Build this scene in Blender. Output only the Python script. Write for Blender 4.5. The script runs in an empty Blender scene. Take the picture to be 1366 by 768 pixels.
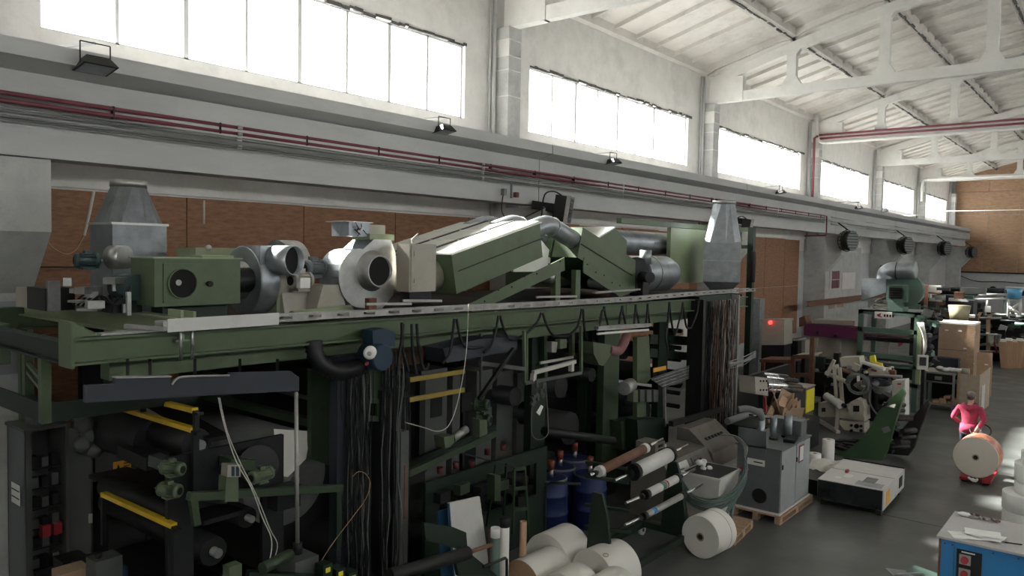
import bpy, math, random
from mathutils import Vector, Matrix
random.seed(7)
V = Vector
SC = bpy.context.scene
COL = SC.collection

# ---------------------------------------------------------------- camera
CAM_H = 4.7
YAW, PITCH, ROLL, FPX = 39.18, 2.69, -1.045, 1029.0
def _axes():
    y, p, r = map(math.radians, (YAW, PITCH, ROLL))
    fwd = V((-math.sin(y)*math.cos(p), math.cos(y)*math.cos(p), -math.sin(p)))
    rt = V((math.cos(y), math.sin(y), 0))
    dn = fwd.cross(rt)
    return rt*math.cos(r)+dn*math.sin(r), -rt*math.sin(r)+dn*math.cos(r), fwd
AR, AD, AF = _axes()
camd = bpy.data.cameras.new('camera'); cam = bpy.data.objects.new('camera', camd); COL.objects.link(cam)
cam.matrix_world = Matrix(((AR.x, -AD.x, -AF.x, 0), (AR.y, -AD.y, -AF.y, 0), (AR.z, -AD.z, -AF.z, CAM_H), (0, 0, 0, 1)))
camd.sensor_width = 36.0; camd.lens = 36.0*FPX/1366.0; camd.clip_end = 400; camd.clip_start = 0.05
SC.camera = cam
# ---------------------------------------------------------------- sky, sun, exposure
w = bpy.data.worlds.new('sky'); SC.world = w; w.use_nodes = True
bg = w.node_tree.nodes['Background']
bg.inputs[0].default_value = (1.0, 0.99, 0.97, 1); bg.inputs[1].default_value = 9.0
sd = bpy.data.lights.new('sun', 'SUN'); sun = bpy.data.objects.new('sun', sd); COL.objects.link(sun)
sd.energy = 42.0; sd.angle = math.radians(2.5); sd.color = (1, 0.96, 0.9)
sun.rotation_euler = V((1, 0.05, -0.82)).to_track_quat('-Z', 'Y').to_euler()
sun['label'] = 'low sun shining in through the upper windows'
def portal(name, x, y0, y1, z0, z1, face):
    d = bpy.data.lights.new(name, 'AREA'); d.shape = 'RECTANGLE'; d.size = y1-y0; d.size_y = z1-z0
    d.cycles.is_portal = True
    o = bpy.data.objects.new(name, d); COL.objects.link(o); o.location = (x, (y0+y1)/2, (z0+z1)/2)
    o.rotation_euler = V((face, 0, 0)).to_track_quat('-Z', 'Z').to_euler()
vs = SC.view_settings
vs.view_transform = 'Standard'; vs.look = 'None'; vs.gamma = 1; vs.use_curve_mapping = False
vs.exposure = 0.55

# points on the planes where surfaces stand (photo pixel -> place at its real depth)
def _ray(x, y): return AR*((x-683)/FPX)+AD*((y-384)/FPX)+AF
def aX(x, y, X): d = _ray(x, y); return V((0, 0, CAM_H))+d*(X/d.x)
def aY(x, y, Y): d = _ray(x, y); return V((0, 0, CAM_H))+d*(Y/d.y)
def aZ(x, y, Z): d = _ray(x, y); return V((0, 0, CAM_H))+d*((Z-CAM_H)/d.z)

# ---------------------------------------------------------------- materials
MATS = {}
def mat(name, col, rough=0.6, metal=0.0, var=0.15, scale=3.0, bump=0.0, dirt=None, dirt_amt=0.0, dirt_scale=1.2, stretch=(1, 1, 1), emit=0, spec=0.5, trans=0):
    m = bpy.data.materials.new(name); m.use_nodes = True
    nt = m.node_tree; N = nt.nodes; L = nt.links; b = N['Principled BSDF']
    b.inputs['Roughness'].default_value = rough; b.inputs['Metallic'].default_value = metal
    b.inputs['Specular IOR Level'].default_value = spec
    tc = N.new('ShaderNodeTexCoord'); mp = N.new('ShaderNodeMapping'); mp.inputs['Scale'].default_value = stretch
    L.new(tc.outputs['Object'], mp.inputs[0])
    n = N.new('ShaderNodeTexNoise'); n.inputs['Scale'].default_value = scale; n.inputs['Detail'].default_value = 6; n.inputs['Roughness'].default_value = 0.65
    L.new(mp.outputs[0], n.inputs[0])
    r = N.new('ShaderNodeValToRGB'); r.color_ramp.elements[0].position = 0.3; r.color_ramp.elements[1].position = 0.7
    r.color_ramp.elements[0].color = tuple(c*(1-var) for c in col)+(1,)
    r.color_ramp.elements[1].color = tuple(min(1, c*(1+var*0.6)) for c in col)+(1,)
    L.new(n.outputs[0], r.inputs[0]); out = r.outputs[0]
    if dirt:
        n2 = N.new('ShaderNodeTexNoise'); n2.inputs['Scale'].default_value = dirt_scale; n2.inputs['Detail'].default_value = 10; n2.inputs['Roughness'].default_value = 0.75
        L.new(mp.outputs[0], n2.inputs[0])
        r2 = N.new('ShaderNodeValToRGB'); r2.color_ramp.elements[0].position = 0.52; r2.color_ramp.elements[1].position = 0.72
        r2.color_ramp.elements[1].color = (dirt_amt,)*3+(1,)
        L.new(n2.outputs[0], r2.inputs[0])
        mx = N.new('ShaderNodeMixRGB'); mx.inputs[2].default_value = dirt+(1,)
        L.new(r2.outputs[0], mx.inputs[0]); L.new(out, mx.inputs[1]); out = mx.outputs[0]
    L.new(out, b.inputs['Base Color'])
    if bump:
        bp = N.new('ShaderNodeBump'); bp.inputs['Strength'].default_value = bump; bp.inputs['Distance'].default_value = 0.02
        L.new(n.outputs[0], bp.inputs['Height']); L.new(bp.outputs[0], b.inputs['Normal'])
    if emit:
        b.inputs['Emission Color'].default_value = col+(1,); b.inputs['Emission Strength'].default_value = emit
    if trans:
        b.inputs['Transmission Weight'].default_value = trans
    MATS[name] = m
    return m
M_upwall = mat('white_plaster', (0.66, 0.64, 0.61), 0.85, var=0.10, scale=2.0, bump=0.25, dirt=(0.42, 0.40, 0.38), dirt_amt=0.55, dirt_scale=0.7)
M_conc = mat('painted_concrete', (0.50, 0.50, 0.495), 0.8, var=0.10, scale=1.6, bump=0.2, dirt=(0.36, 0.35, 0.34), dirt_amt=0.6, dirt_scale=1.1, stretch=(1, 0.35, 1))
M_col = mat('column_concrete', (0.47, 0.47, 0.455), 0.85, var=0.16, scale=2.2, bump=0.3, dirt=(0.25, 0.24, 0.23), dirt_amt=0.6, dirt_scale=1.6)
M_roof = mat('roof_slab_concrete', (0.63, 0.595, 0.55), 0.9, var=0.12, scale=0.9, bump=0.2, dirt=(0.33, 0.30, 0.28), dirt_amt=0.6, dirt_scale=0.8)
M_truss = mat('truss_concrete', (0.66, 0.64, 0.60), 0.85, var=0.08, scale=1.5, bump=0.2, dirt=(0.4, 0.38, 0.36), dirt_amt=0.4)
M_lowwall = mat('lower_wall_paint', (0.52, 0.53, 0.53), 0.8, var=0.14, scale=1.2, bump=0.2, dirt=(0.3, 0.3, 0.3), dirt_amt=0.6)
M_mortar = mat('rough_mortar', (0.10, 0.095, 0.09), 0.95, var=0.6, scale=9, bump=0.8)
M_grey = mat('grey_paint_patch', (0.27, 0.28, 0.29), 0.75, var=0.08, scale=1.5)

def osb():
    m = mat('osb_board', (0.26, 0.125, 0.065), 0.7, var=0.35, scale=14, bump=0.25, stretch=(1, 0.35, 1.6), dirt=(0.32, 0.18, 0.10), dirt_amt=0.7, dirt_scale=22)
    return m
M_osb = osb()
M_osblow = mat('osb_board_dim', (0.25, 0.12, 0.064), 0.75, var=0.35, scale=14, bump=0.25, stretch=(1, 0.35, 1.6))
M_osbback = mat('osb_board_back', (0.36, 0.215, 0.125), 0.6, var=0.3, scale=5, stretch=(0.5, 1, 1.4), dirt=(0.46, 0.30, 0.18), dirt_amt=0.7, dirt_scale=9)

def floor_mat():
    m = mat('polished_floor', (0.095, 0.10, 0.095), 0.33, var=0.22, scale=0.5, bump=0.0, dirt=(0.055, 0.06, 0.057), dirt_amt=0.8, dirt_scale=0.9, spec=0.5)
    nt = m.node_tree; b = nt.nodes['Principled BSDF']
    tc = nt.nodes.new('ShaderNodeTexCoord'); n = nt.nodes.new('ShaderNodeTexNoise'); n.inputs['Scale'].default_value = 1.3; n.inputs['Detail'].default_value = 8
    r = nt.nodes.new('ShaderNodeMapRange'); r.inputs[3].default_value = 0.22; r.inputs[4].default_value = 0.55
    nt.links.new(tc.outputs['Object'], n.inputs[0]); nt.links.new(n.outputs[0], r.inputs[0]); nt.links.new(r.outputs[0], b.inputs['Roughness'])
    return m
M_floor = floor_mat()

def pane_mat():
    m = bpy.data.materials.new('window_glass'); m.use_nodes = True
    nt = m.node_tree; N = nt.nodes; L = nt.links
    for n in list(N): N.remove(n)
    o = N.new('ShaderNodeOutputMaterial'); mx = N.new('ShaderNodeMixShader'); t = N.new('ShaderNodeBsdfTransparent'); g = N.new('ShaderNodeBsdfGlossy')
    t.inputs[0].default_value = (0.93, 0.95, 0.95, 1); g.inputs['Roughness'].default_value = 0.1; mx.inputs[0].default_value = 0.06
    L.new(t.outputs[0], mx.inputs[1]); L.new(g.outputs[0], mx.inputs[2]); L.new(mx.outputs[0], o.inputs[0])
    return m
M_pane = pane_mat()
GREEN = (0.085, 0.122, 0.062)
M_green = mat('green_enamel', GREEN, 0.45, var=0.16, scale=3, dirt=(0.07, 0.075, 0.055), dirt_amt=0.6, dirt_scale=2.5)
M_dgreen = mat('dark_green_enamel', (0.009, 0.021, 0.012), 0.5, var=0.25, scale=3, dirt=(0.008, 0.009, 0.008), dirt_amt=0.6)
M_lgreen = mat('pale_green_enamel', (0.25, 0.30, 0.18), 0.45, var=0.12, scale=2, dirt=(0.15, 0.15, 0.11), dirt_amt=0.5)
M_hood = mat('lightened_hood_sheet', (0.78, 0.78, 0.70), 0.17, var=0.05, scale=1.5, dirt=(0.55, 0.55, 0.48), dirt_amt=0.3, spec=0.9)  # window light on the hood tops is lightened into this colour
M_ugreen = mat('shaded_grimy_green', (0.035, 0.058, 0.028), 0.5, var=0.2, scale=3, dirt=(0.015, 0.018, 0.013), dirt_amt=0.7, dirt_scale=2.5)  # green_enamel darkened: shade under the platform is in the colour, grime on top
M_ulgreen = mat('shaded_grimy_pale_green', (0.10, 0.13, 0.075), 0.5, var=0.15, scale=3, dirt=(0.04, 0.045, 0.03), dirt_amt=0.6)  # pale green with the deck's shade mixed into the base tone, besides grime
M_ugrey = mat('shaded_grimy_grey', (0.085, 0.09, 0.085), 0.55, var=0.2, scale=2, dirt=(0.03, 0.03, 0.03), dirt_amt=0.6)  # darker copy of the grey enamel carrying machine-interior shade as well as grime
M_tgreen = mat('teal_green_paint', (0.085, 0.145, 0.115), 0.45, var=0.15, scale=3)
M_galv = mat('galvanised_sheet', (0.34, 0.365, 0.385), 0.42, metal=0.7, var=0.25, scale=4, dirt=(0.18, 0.19, 0.2), dirt_amt=0.6, dirt_scale=1.5)
M_galvd = mat('dull_galvanised_sheet', (0.22, 0.235, 0.25), 0.45, metal=0.6, var=0.3, scale=3, dirt=(0.08, 0.085, 0.09), dirt_amt=0.7, dirt_scale=1.8)
M_edge = mat('edge_blue', (0.02, 0.085, 0.17), 0.5)
M_steel = mat('bare_steel', (0.42, 0.42, 0.41), 0.35, metal=0.85, var=0.2, scale=5)
M_chrome = mat('chrome_roller', (0.62, 0.62, 0.62), 0.2, metal=1.0, var=0.08)
M_alu = mat('dusty_aluminium', (0.40, 0.39, 0.37), 0.45, metal=0.5, var=0.3, scale=3, dirt=(0.12, 0.1, 0.09), dirt_amt=0.8, dirt_scale=2)
M_beige = mat('beige_enamel', (0.38, 0.355, 0.30), 0.5, var=0.12, scale=3, dirt=(0.25, 0.22, 0.18), dirt_amt=0.5)
M_cream = mat('cream_casting', (0.58, 0.54, 0.46), 0.5, var=0.12, scale=4, dirt=(0.12, 0.1, 0.08), dirt_amt=0.7, dirt_scale=4)
M_greybox = mat('grey_enamel', (0.125, 0.14, 0.145), 0.5, var=0.12, scale=3, dirt=(0.1, 0.1, 0.1), dirt_amt=0.5)
M_black = mat('black_rubber', (0.005, 0.005, 0.0055), 0.6, var=0.2)
M_hole = mat('dark_opening', (0.006, 0.006, 0.006), 0.9, var=0.1)
M_dsteel = mat('dark_steel', (0.017, 0.018, 0.019), 0.5, metal=0.4, var=0.35, scale=4, dirt=(0.008, 0.008, 0.008), dirt_amt=0.6)
M_slate = mat('slate_blue_sheet', (0.026, 0.031, 0.042), 0.5, var=0.2, scale=2)
M_mot = mat('dark_teal_motor', (0.03, 0.06, 0.06), 0.45, var=0.2)
M_blue = mat('blue_motor_paint', (0.01, 0.032, 0.06), 0.45, var=0.2)
M_bluecab = mat('bright_blue_enamel', (0.025, 0.20, 0.47), 0.4, var=0.06, scale=2)
M_barrel = mat('blue_plastic_barrel', (0.004, 0.016, 0.085), 0.6, var=0.1)
M_dred = mat('dull_red_plastic', (0.09, 0.012, 0.014), 0.5, var=0.1)
M_gbeige = mat('grimy_beige_enamel', (0.16, 0.148, 0.125), 0.5, var=0.2, scale=3, dirt=(0.07, 0.06, 0.05), dirt_amt=0.7)
M_red = mat('red_paint', (0.35, 0.03, 0.04), 0.45, var=0.1)
M_redpipe = mat('dark_red_pipe_paint', (0.17, 0.035, 0.05), 0.5, var=0.15, scale=6)
M_paper = mat('white_paper_roll', (0.74, 0.715, 0.66), 0.7, var=0.05, scale=2, stretch=(1, 1, 1))
M_paperw = mat('bright_white_paper', (0.78, 0.77, 0.74), 0.7, var=0.04)
M_kraft = mat('brown_kraft_paper', (0.45, 0.29, 0.18), 0.75, var=0.12, scale=4)
M_card = mat('cardboard', (0.36, 0.25, 0.17), 0.8, var=0.12, scale=4)
M_wood = mat('pallet_wood', (0.40, 0.27, 0.17), 0.8, var=0.3, scale=8, stretch=(1, 1, 6), bump=0.2)
M_yellow = mat('yellow_paint', (0.75, 0.50, 0.02), 0.45, var=0.12, scale=4)
M_yellow2 = mat('lemon_yellow_panel', (0.78, 0.68, 0.03), 0.45, var=0.05)
M_orange = mat('orange_label', (0.80, 0.38, 0.04), 0.5, var=0.05)
M_purple = mat('dark_purple_paint', (0.13, 0.02, 0.075), 0.45, var=0.15)
M_white = mat('white_enamel', (0.62, 0.61, 0.58), 0.45, var=0.08, scale=2, dirt=(0.45, 0.43, 0.4), dirt_amt=0.5)
M_cable = mat('grey_cable', (0.17, 0.175, 0.17), 0.55, var=0.2)
M_tealcable = mat('grey_green_cable', (0.12, 0.17, 0.16), 0.5, var=0.2)
M_whitecable = mat('pale_cable', (0.55, 0.53, 0.48), 0.5, var=0.1)
M_rust = mat('rusty_steel', (0.16, 0.075, 0.045), 0.7, var=0.3, scale=8)
M_screen = mat('dark_screen', (0.02, 0.025, 0.03), 0.15, var=0.1)
M_redlamp = mat('red_lamp', (1.0, 0.04, 0.03), 0.4, emit=3.0, var=0)
M_pink = mat('crimson_fleece', (0.42, 0.045, 0.10), 0.85, var=0.2, scale=25, bump=0.3)
M_jeans = mat('dark_navy_denim', (0.018, 0.022, 0.035), 0.8, var=0.25, scale=20)
M_skin = mat('skin', (0.55, 0.33, 0.25), 0.5, var=0.06)
M_cap = mat('grey_cap_cloth', (0.22, 0.20, 0.18), 0.8, var=0.2, scale=20)
M_hair = mat('short_grey_hair', (0.12, 0.10, 0.085), 0.8, var=0.3, scale=60)

# ---------------------------------------------------------------- mesh builder
ORG = {}
def curve(pts, k=6):
    pts = [V(p) for p in pts]; out = []
    for i in range(len(pts)-1):
        p0 = pts[max(i-1, 0)]; p1 = pts[i]; p2 = pts[i+1]; p3 = pts[min(i+2, len(pts)-1)]
        for j in range(k):
            t = j/k
            out.append(0.5*((2*p1)+(p2-p0)*t+(2*p0-5*p1+4*p2-p3)*t*t+(3*p1-p0-3*p2+p3)*t**3))
    out.append(pts[-1]); return out
class MB:
    def __init__(s): s.v = []; s.f = []; s.s = []
    def add(s, vs, fs, sm=False):
        b = len(s.v); s.v += [V(p) for p in vs]
        for f in fs: s.f.append([b+i for i in f]); s.s.append(sm)
        return s
    def box(s, x0, x1, y0, y1, z0, z1):
        vs = [(x, y, z) for z in (z0, z1) for y in (y0, y1) for x in (x0, x1)]
        return s.add(vs, [(0, 2, 3, 1), (4, 5, 7, 6), (0, 1, 5, 4), (2, 6, 7, 3), (0, 4, 6, 2), (1, 3, 7, 5)])
    def cbox(s, c, d, rz=0, rx=0, ry=0):
        m = Matrix.Translation(V(c)) @ Matrix.Rotation(rz, 4, 'Z') @ Matrix.Rotation(ry, 4, 'Y') @ Matrix.Rotation(rx, 4, 'X')
        vs = [m @ V((x*d[0]/2, y*d[1]/2, z*d[2]/2)) for z in (-1, 1) for y in (-1, 1) for x in (-1, 1)]
        return s.add(vs, [(0, 2, 3, 1), (4, 5, 7, 6), (0, 1, 5, 4), (2, 6, 7, 3), (0, 4, 6, 2), (1, 3, 7, 5)])
    def _fr(s, d, up=None):
        d = d.normalized(); up = V(up) if up else (V((0, 0, 1)) if abs(d.z) < 0.95 else V((1, 0, 0)))
        a = d.cross(up).normalized(); return a, a.cross(d).normalized()
    def bar(s, p, q, w, h=None, up=None):
        p = V(p); q = V(q); h = h or w; a, b = s._fr(q-p, up)
        vs = [o+a*sx*w/2+b*sy*h/2 for o in (p, q) for sx, sy in ((-1, -1), (1, -1), (1, 1), (-1, 1))]
        return s.add(vs, [(3, 2, 1, 0), (4, 5, 6, 7), (0, 1, 5, 4), (1, 2, 6, 5), (2, 3, 7, 6), (3, 0, 4, 7)])
    def ibeam(s, p, q, w, h, t=0.02, up=None):
        p = V(p); q = V(q); a, b = s._fr(q-p, up)
        s.bar(p+b*(h/2-t/2), q+b*(h/2-t/2), w, t, up); s.bar(p-b*(h/2-t/2), q-b*(h/2-t/2), w, t, up); s.bar(p, q, t, h-2*t, up); return s
    def cyl(s, p, q, r, r2=None, n=14, cap=True, hollow=0):
        p = V(p); q = V(q); r2 = r if r2 is None else r2; a, b = s._fr(q-p)
        c = [(math.cos(2*math.pi*i/n), math.sin(2*math.pi*i/n)) for i in range(n)]
        vs = [p+(a*x+b*y)*r for x, y in c]+[q+(a*x+b*y)*r2 for x, y in c]
        s.add(vs, [(i, (i+1) % n, n+(i+1) % n, n+i) for i in range(n)], True)
        if cap:
            if hollow:
                vs2 = [p+(a*x+b*y)*(r-hollow) for x, y in c]+[q+(a*x+b*y)*(r2-hollow) for x, y in c]
                s.add(vs2, [(i, n+i, n+(i+1) % n, (i+1) % n) for i in range(n)], True)
                s.add(vs[:n]+vs2[:n], [(i, n+i, n+(i+1) % n, (i+1) % n) for i in range(n)])
                s.add(vs[n:]+vs2[n:], [(i, (i+1) % n, n+(i+1) % n, n+i) for i in range(n)])
            else:
                s.add(vs[:n], [tuple(range(n-1, -1, -1))]); s.add(vs[n:], [tuple(range(n))])
        return s
    def tube(s, pts, r, n=6, rs=None):
        pts = [V(p) for p in pts]; k = len(pts); vs = []; a = None
        for i, p in enumerate(pts):
            d = (pts[min(i+1, k-1)]-pts[max(i-1, 0)])
            if d.length < 1e-6: d = V((0, 0, 1))
            d.normalize()
            if a is None: a, _ = s._fr(d)
            a = (a-d*a.dot(d))
            if a.length < 1e-4: a, _ = s._fr(d)
            a.normalize(); b = a.cross(d); rr = rs[i] if rs else r
            vs += [p+(a*math.cos(2*math.pi*j/n)+b*math.sin(2*math.pi*j/n))*rr for j in range(n)]
        fs = [(i*n+j, i*n+(j+1) % n, (i+1)*n+(j+1) % n, (i+1)*n+j) for i in range(k-1) for j in range(n)]
        s.add(vs, fs, True); s.add(vs[:n], [tuple(range(n-1, -1, -1))]); s.add(vs[-n:], [tuple(range(n))]); return s
    def prism(s, pts, vec):
        pts = [V(p) for p in pts]; vec = V(vec); n = len(pts)
        return s.add(pts+[p+vec for p in pts], [tuple(range(n)), tuple(range(2*n-1, n-1, -1))]+[(i, n+i, n+(i+1) % n, (i+1) % n) for i in range(n)])
    def loft(s, A, B, cap=True, sm=False):
        n = len(A); s.add(list(A)+list(B), [(i, (i+1) % n, n+(i+1) % n, n+i) for i in range(n)], sm)
        if cap: s.add(A, [tuple(range(n-1, -1, -1))]); s.add(B, [tuple(range(n))])
        return s
    def lathe(s, p, ax, prof, n=24, sm=True):
        p = V(p); ax = V(ax).normalized(); a, b = s._fr(ax); vs = []
        for t, r in prof: vs += [p+ax*t+(a*math.cos(2*math.pi*j/n)+b*math.sin(2*math.pi*j/n))*r for j in range(n)]
        k = len(prof)
        for i in range(k-1):
            flat = abs(prof[i+1][0]-prof[i][0]) < .5*abs(prof[i+1][1]-prof[i][1])
            s.add(vs[i*n:(i+2)*n], [(j, (j+1) % n, n+(j+1) % n, n+j) for j in range(n)], sm and not flat)
        return s
    def torus(s, c, ax, R, r, n=20, m=6, a0=0, a1=2*math.pi):
        c = V(c); a, b = s._fr(V(ax)); k = n if abs(a1-a0) > 6.28 else n
        pts = [c+(a*math.cos(a0+(a1-a0)*i/k)+b*math.sin(a0+(a1-a0)*i/k))*R for i in range(k+1)]
        return s.tube(pts, r, m)
    def sphere(s, c, r, n=10, m=6, sc=(1, 1, 1)):
        c = V(c); prof = []; vs = []
        for i in range(m+1):
            t = math.pi*i/m
            for j in range(n):
                u = 2*math.pi*j/n; vs.append(c+V((r*sc[0]*math.sin(t)*math.cos(u), r*sc[1]*math.sin(t)*math.sin(u), r*sc[2]*math.cos(t))))
        return s.add(vs, [(i*n+j, i*n+(j+1) % n, (i+1)*n+(j+1) % n, (i+1)*n+j) for i in range(m) for j in range(n)], True)
    def mesh(s, name, off=V((0, 0, 0))):
        me = bpy.data.meshes.new(name); me.from_pydata([tuple(p-off) for p in s.v], [], s.f)
        me.polygons.foreach_set('use_smooth', s.s); me.update()
        import bmesh
        bm = bmesh.new(); bm.from_mesh(me); bmesh.ops.remove_doubles(bm, verts=bm.verts, dist=1e-5); bmesh.ops.recalc_face_normals(bm, faces=bm.faces); bm.to_mesh(me); bm.free()
        return me
    def part(s, name, m, parent=None):
        off = ORG.get(parent, V((0, 0, 0))) if parent else V((0, 0, 0))
        me = s.mesh(name, off); me.materials.append(m)
        o = bpy.data.objects.new(name, me); COL.objects.link(o)
        if parent: o.parent = parent
        ORG[o] = off; return o
    def thing(s, name, m, label, cat, group=None, kind=None):
        xs = [p.x for p in s.v]; ys = [p.y for p in s.v]; zs = [p.z for p in s.v]
        off = V(((min(xs)+max(xs))/2, (min(ys)+max(ys))/2, min(zs)))
        me = s.mesh(name, off); me.materials.append(m)
        o = bpy.data.objects.new(name, me); COL.objects.link(o); o.location = off
        ORG[o] = off; return tag(o, label, cat, group, kind)
def tag(o, label, cat=None, group=None, kind=None):
    if label: o['label'] = label
    if cat: o['category'] = cat
    if group: o['group'] = group
    if kind: o['kind'] = kind
    return o
def thing(name, label, cat, loc, group=None):
    o = bpy.data.objects.new(name, None); COL.objects.link(o); o.location = V(loc); o.empty_display_size = 0.2
    ORG[o] = V(loc); return tag(o, label, cat, group)
def struct(o): o['kind'] = 'structure'; return o
def sroot(name):
    o = bpy.data.objects.new(name, None); COL.objects.link(o); ORG[o] = V((0, 0, 0)); return struct(o)
def dup(root, move=(0, 0, 0), rz=0, label=None, group=None, scale=None):
    r = root.copy(); COL.objects.link(r); r.location = root.location+V(move); r.rotation_euler.z = root.rotation_euler.z+rz
    ORG[r] = ORG.get(root, V(root.location))+V(move)
    if scale: r.scale = scale
    if label: r['label'] = label
    if group: r['group'] = group
    for ch in list(root.children):
        c = ch.copy(); COL.objects.link(c); c.parent = r
        for g in ch.children:
            d = g.copy(); COL.objects.link(d); d.parent = c
    return r
def share(mesh_obj, name, parent, loc):
    o = bpy.data.objects.new(name, mesh_obj.data); COL.objects.link(o); o.parent = parent; o.location = loc; return o
# ================================================================ THE HALL
WX = -13.0; BY = [3.35+11.94*k for k in range(-2, 7)]       # truss lines
Y0, Y1, XR = -21.0, 76.0, 11.5
XN = [-12.75, -9.75, -6.75, -3.75, -0.75, 2.25, 5.25, 8.25, 11.25]
ZN = [11.30, 12.16, 12.92, 13.42, 13.6, 13.42, 12.92, 12.16, 11.30]
fl = struct(MB().box(WX-0.3, XR+0.3, Y0-0.3, Y1+0.3, -0.3, 0).part('floor', M_floor))
jt = MB()
for yy in (15.2, 27.2, 39.2, 51.2): jt.box(WX, XR, yy-0.008, yy+0.008, -0.001, 0.002)
for xx in (-6.75, -0.75, 5.25): jt.box(xx-0.006, xx+0.006, Y0, Y1, -0.001, 0.002)
jt.part('floor_joint', M_dsteel, fl)
# windows rows
WZ0, WZ1 = 7.93, 9.70
wins = [(4.6+11.94*k, 13.98+11.94*k) for k in range(-2, 6)]
def wall_with_windows(name, x, thick, wl):
    r = sroot(name); m = MB(); xa, xb = (x-thick, x) if thick > 0 else (x, x-thick)
    m.box(xa, xb, Y0, Y1, 5.0, WZ0); m.box(xa, xb, Y0, Y1, WZ1, 14.6)
    e = Y0
    for a, b in wl: m.box(xa, xb, e, a, WZ0, WZ1); e = b
    m.box(xa, xb, e, Y1, WZ0, WZ1)
    m.part('upper_wall_face', M_upwall, r)
    MB().box(xa, xb, Y0, Y1, 0, 5.0).part('lower_wall_face', M_lowwall, r)
    return r
wl = wall_with_windows('wall_left', WX, 0.35, wins)
wr = wall_with_windows('wall_right', XR, -0.35, wins)
wn = struct(MB().box(WX, XR, Y0-0.35, Y0, 0, 14.6).part('wall_near', M_upwall))
wb = sroot('wall_back'); MB().box(WX, XR, Y1, Y1+0.35, 0, 14.6).part('wall_face', M_lowwall, wb)
MB().box(WX, XR, Y1-0.12, Y1-0.004, 3.62, 3.72).part('ledge', M_dsteel, wb)
k = 0
for zz, (z0, z1) in enumerate(((3.72, 6.1), (6.12, 8.5), (8.52, 10.48), (10.5, 12.9), (12.92, 14.4))):
    xx = WX+0.3*(zz % 2)
    off = -0.22 if z0 >= 10.5 else -0.04
    while xx < XR:
        x2 = min(xx+2.49, XR)
        MB().box(xx+0.005, x2-0.005, Y1+off, Y1-0.003, z0, z1).part('osb_panel', M_osbback, wb); xx += 2.5
# left wall details: plaster band, OSB boards, columns, corbels, crane beam
MB().box(WX, WX+0.06, Y0, Y1, 5.57, 6.2).part('plaster_band', M_upwall, wl)
yy = 4.45
while yy < 38.0:
    y2 = min(yy+2.42, 38.0)
    zb = 0.95 if yy < 30 else 1.0
    MB().box(WX+0.004, WX+0.045, yy, y2-0.01, zb+random.uniform(-0.02, 0.02), 3.3).part('osb_panel', M_osblow if yy < 28 else M_osb, wl)
    MB().box(WX+0.004, WX+0.045, yy, y2-0.01, 3.315, 5.54-random.uniform(0, 0.03)).part('osb_panel', M_osb, wl); yy += 2.43
for a, b, z0, z1 in ((41.0, 42.6, 0.6, 4.9), (51.6, 54.2, 2.0, 5.2), (63.6, 67.0, 1.8, 5.2)):
    MB().box(WX+0.004, WX+0.045, a, b, z0, z1).part('osb_panel', M_osb, wl)
colr = sroot('trim_1'); beamr = sroot('trim_2')
for i, by in enumerate(BY):
    yc = by; g = MB()
    g.box(WX-0.01, WX+0.5, yc-0.25, yc+0.25, 5.0, 10.34)
    g.part('upper_column', M_col, colr)
    g = MB()
    for z in (8.6, 9.25, 9.6, 10.0):
        g.box(WX-0.01, WX+0.515, yc-0.262, yc+0.262, z, z+0.03)
    for s in (-1, 1): g.box(WX, WX+0.515, yc+s*0.245-0.02, yc+s*0.245+0.02, 9.63, 10.0)
    g.part('steel_strap', M_upwall, colr)
    g = MB(); wy = .75 if i == 2 else .3; g.box(WX-0.01, WX+1.05, yc-0.3, yc+wy, 0, 5.0)
    g.prism([(WX+1.0, yc-0.29, 3.95), (WX+1.75, yc-0.29, 4.85), (WX+1.75, yc-0.29, 5.8), (WX, yc-0.29, 5.8), (WX, yc-0.29, 5.0), (WX+1.0, yc-0.29, 5.0)], (0, 0.28+wy, 0))
    g.part('lower_column', M_col, colr)
    g = MB(); g.cyl((WX+0.12, yc-0.36, 5.0), (WX+0.12, yc-0.36, 11.3), 0.055, n=8); g.cyl((WX+0.1, yc-0.50, 7.5), (WX+0.1, yc-0.50, 11.3), 0.025, n=6); g.part('downpipe', M_conc, colr)
    # right side columns
    MB().box(XR-0.5, XR+0.01, yc-0.25, yc+0.25, 0, 10.34).part('column', M_col, wr)
# grey painted patch on the nearest column
g = MB(); yc = BY[2]
MB().box(WX+1.04, WX+1.056, yc-0.29, yc+0.74, 2.9, 3.9).part('grey_patch', M_grey, colr)
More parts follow.
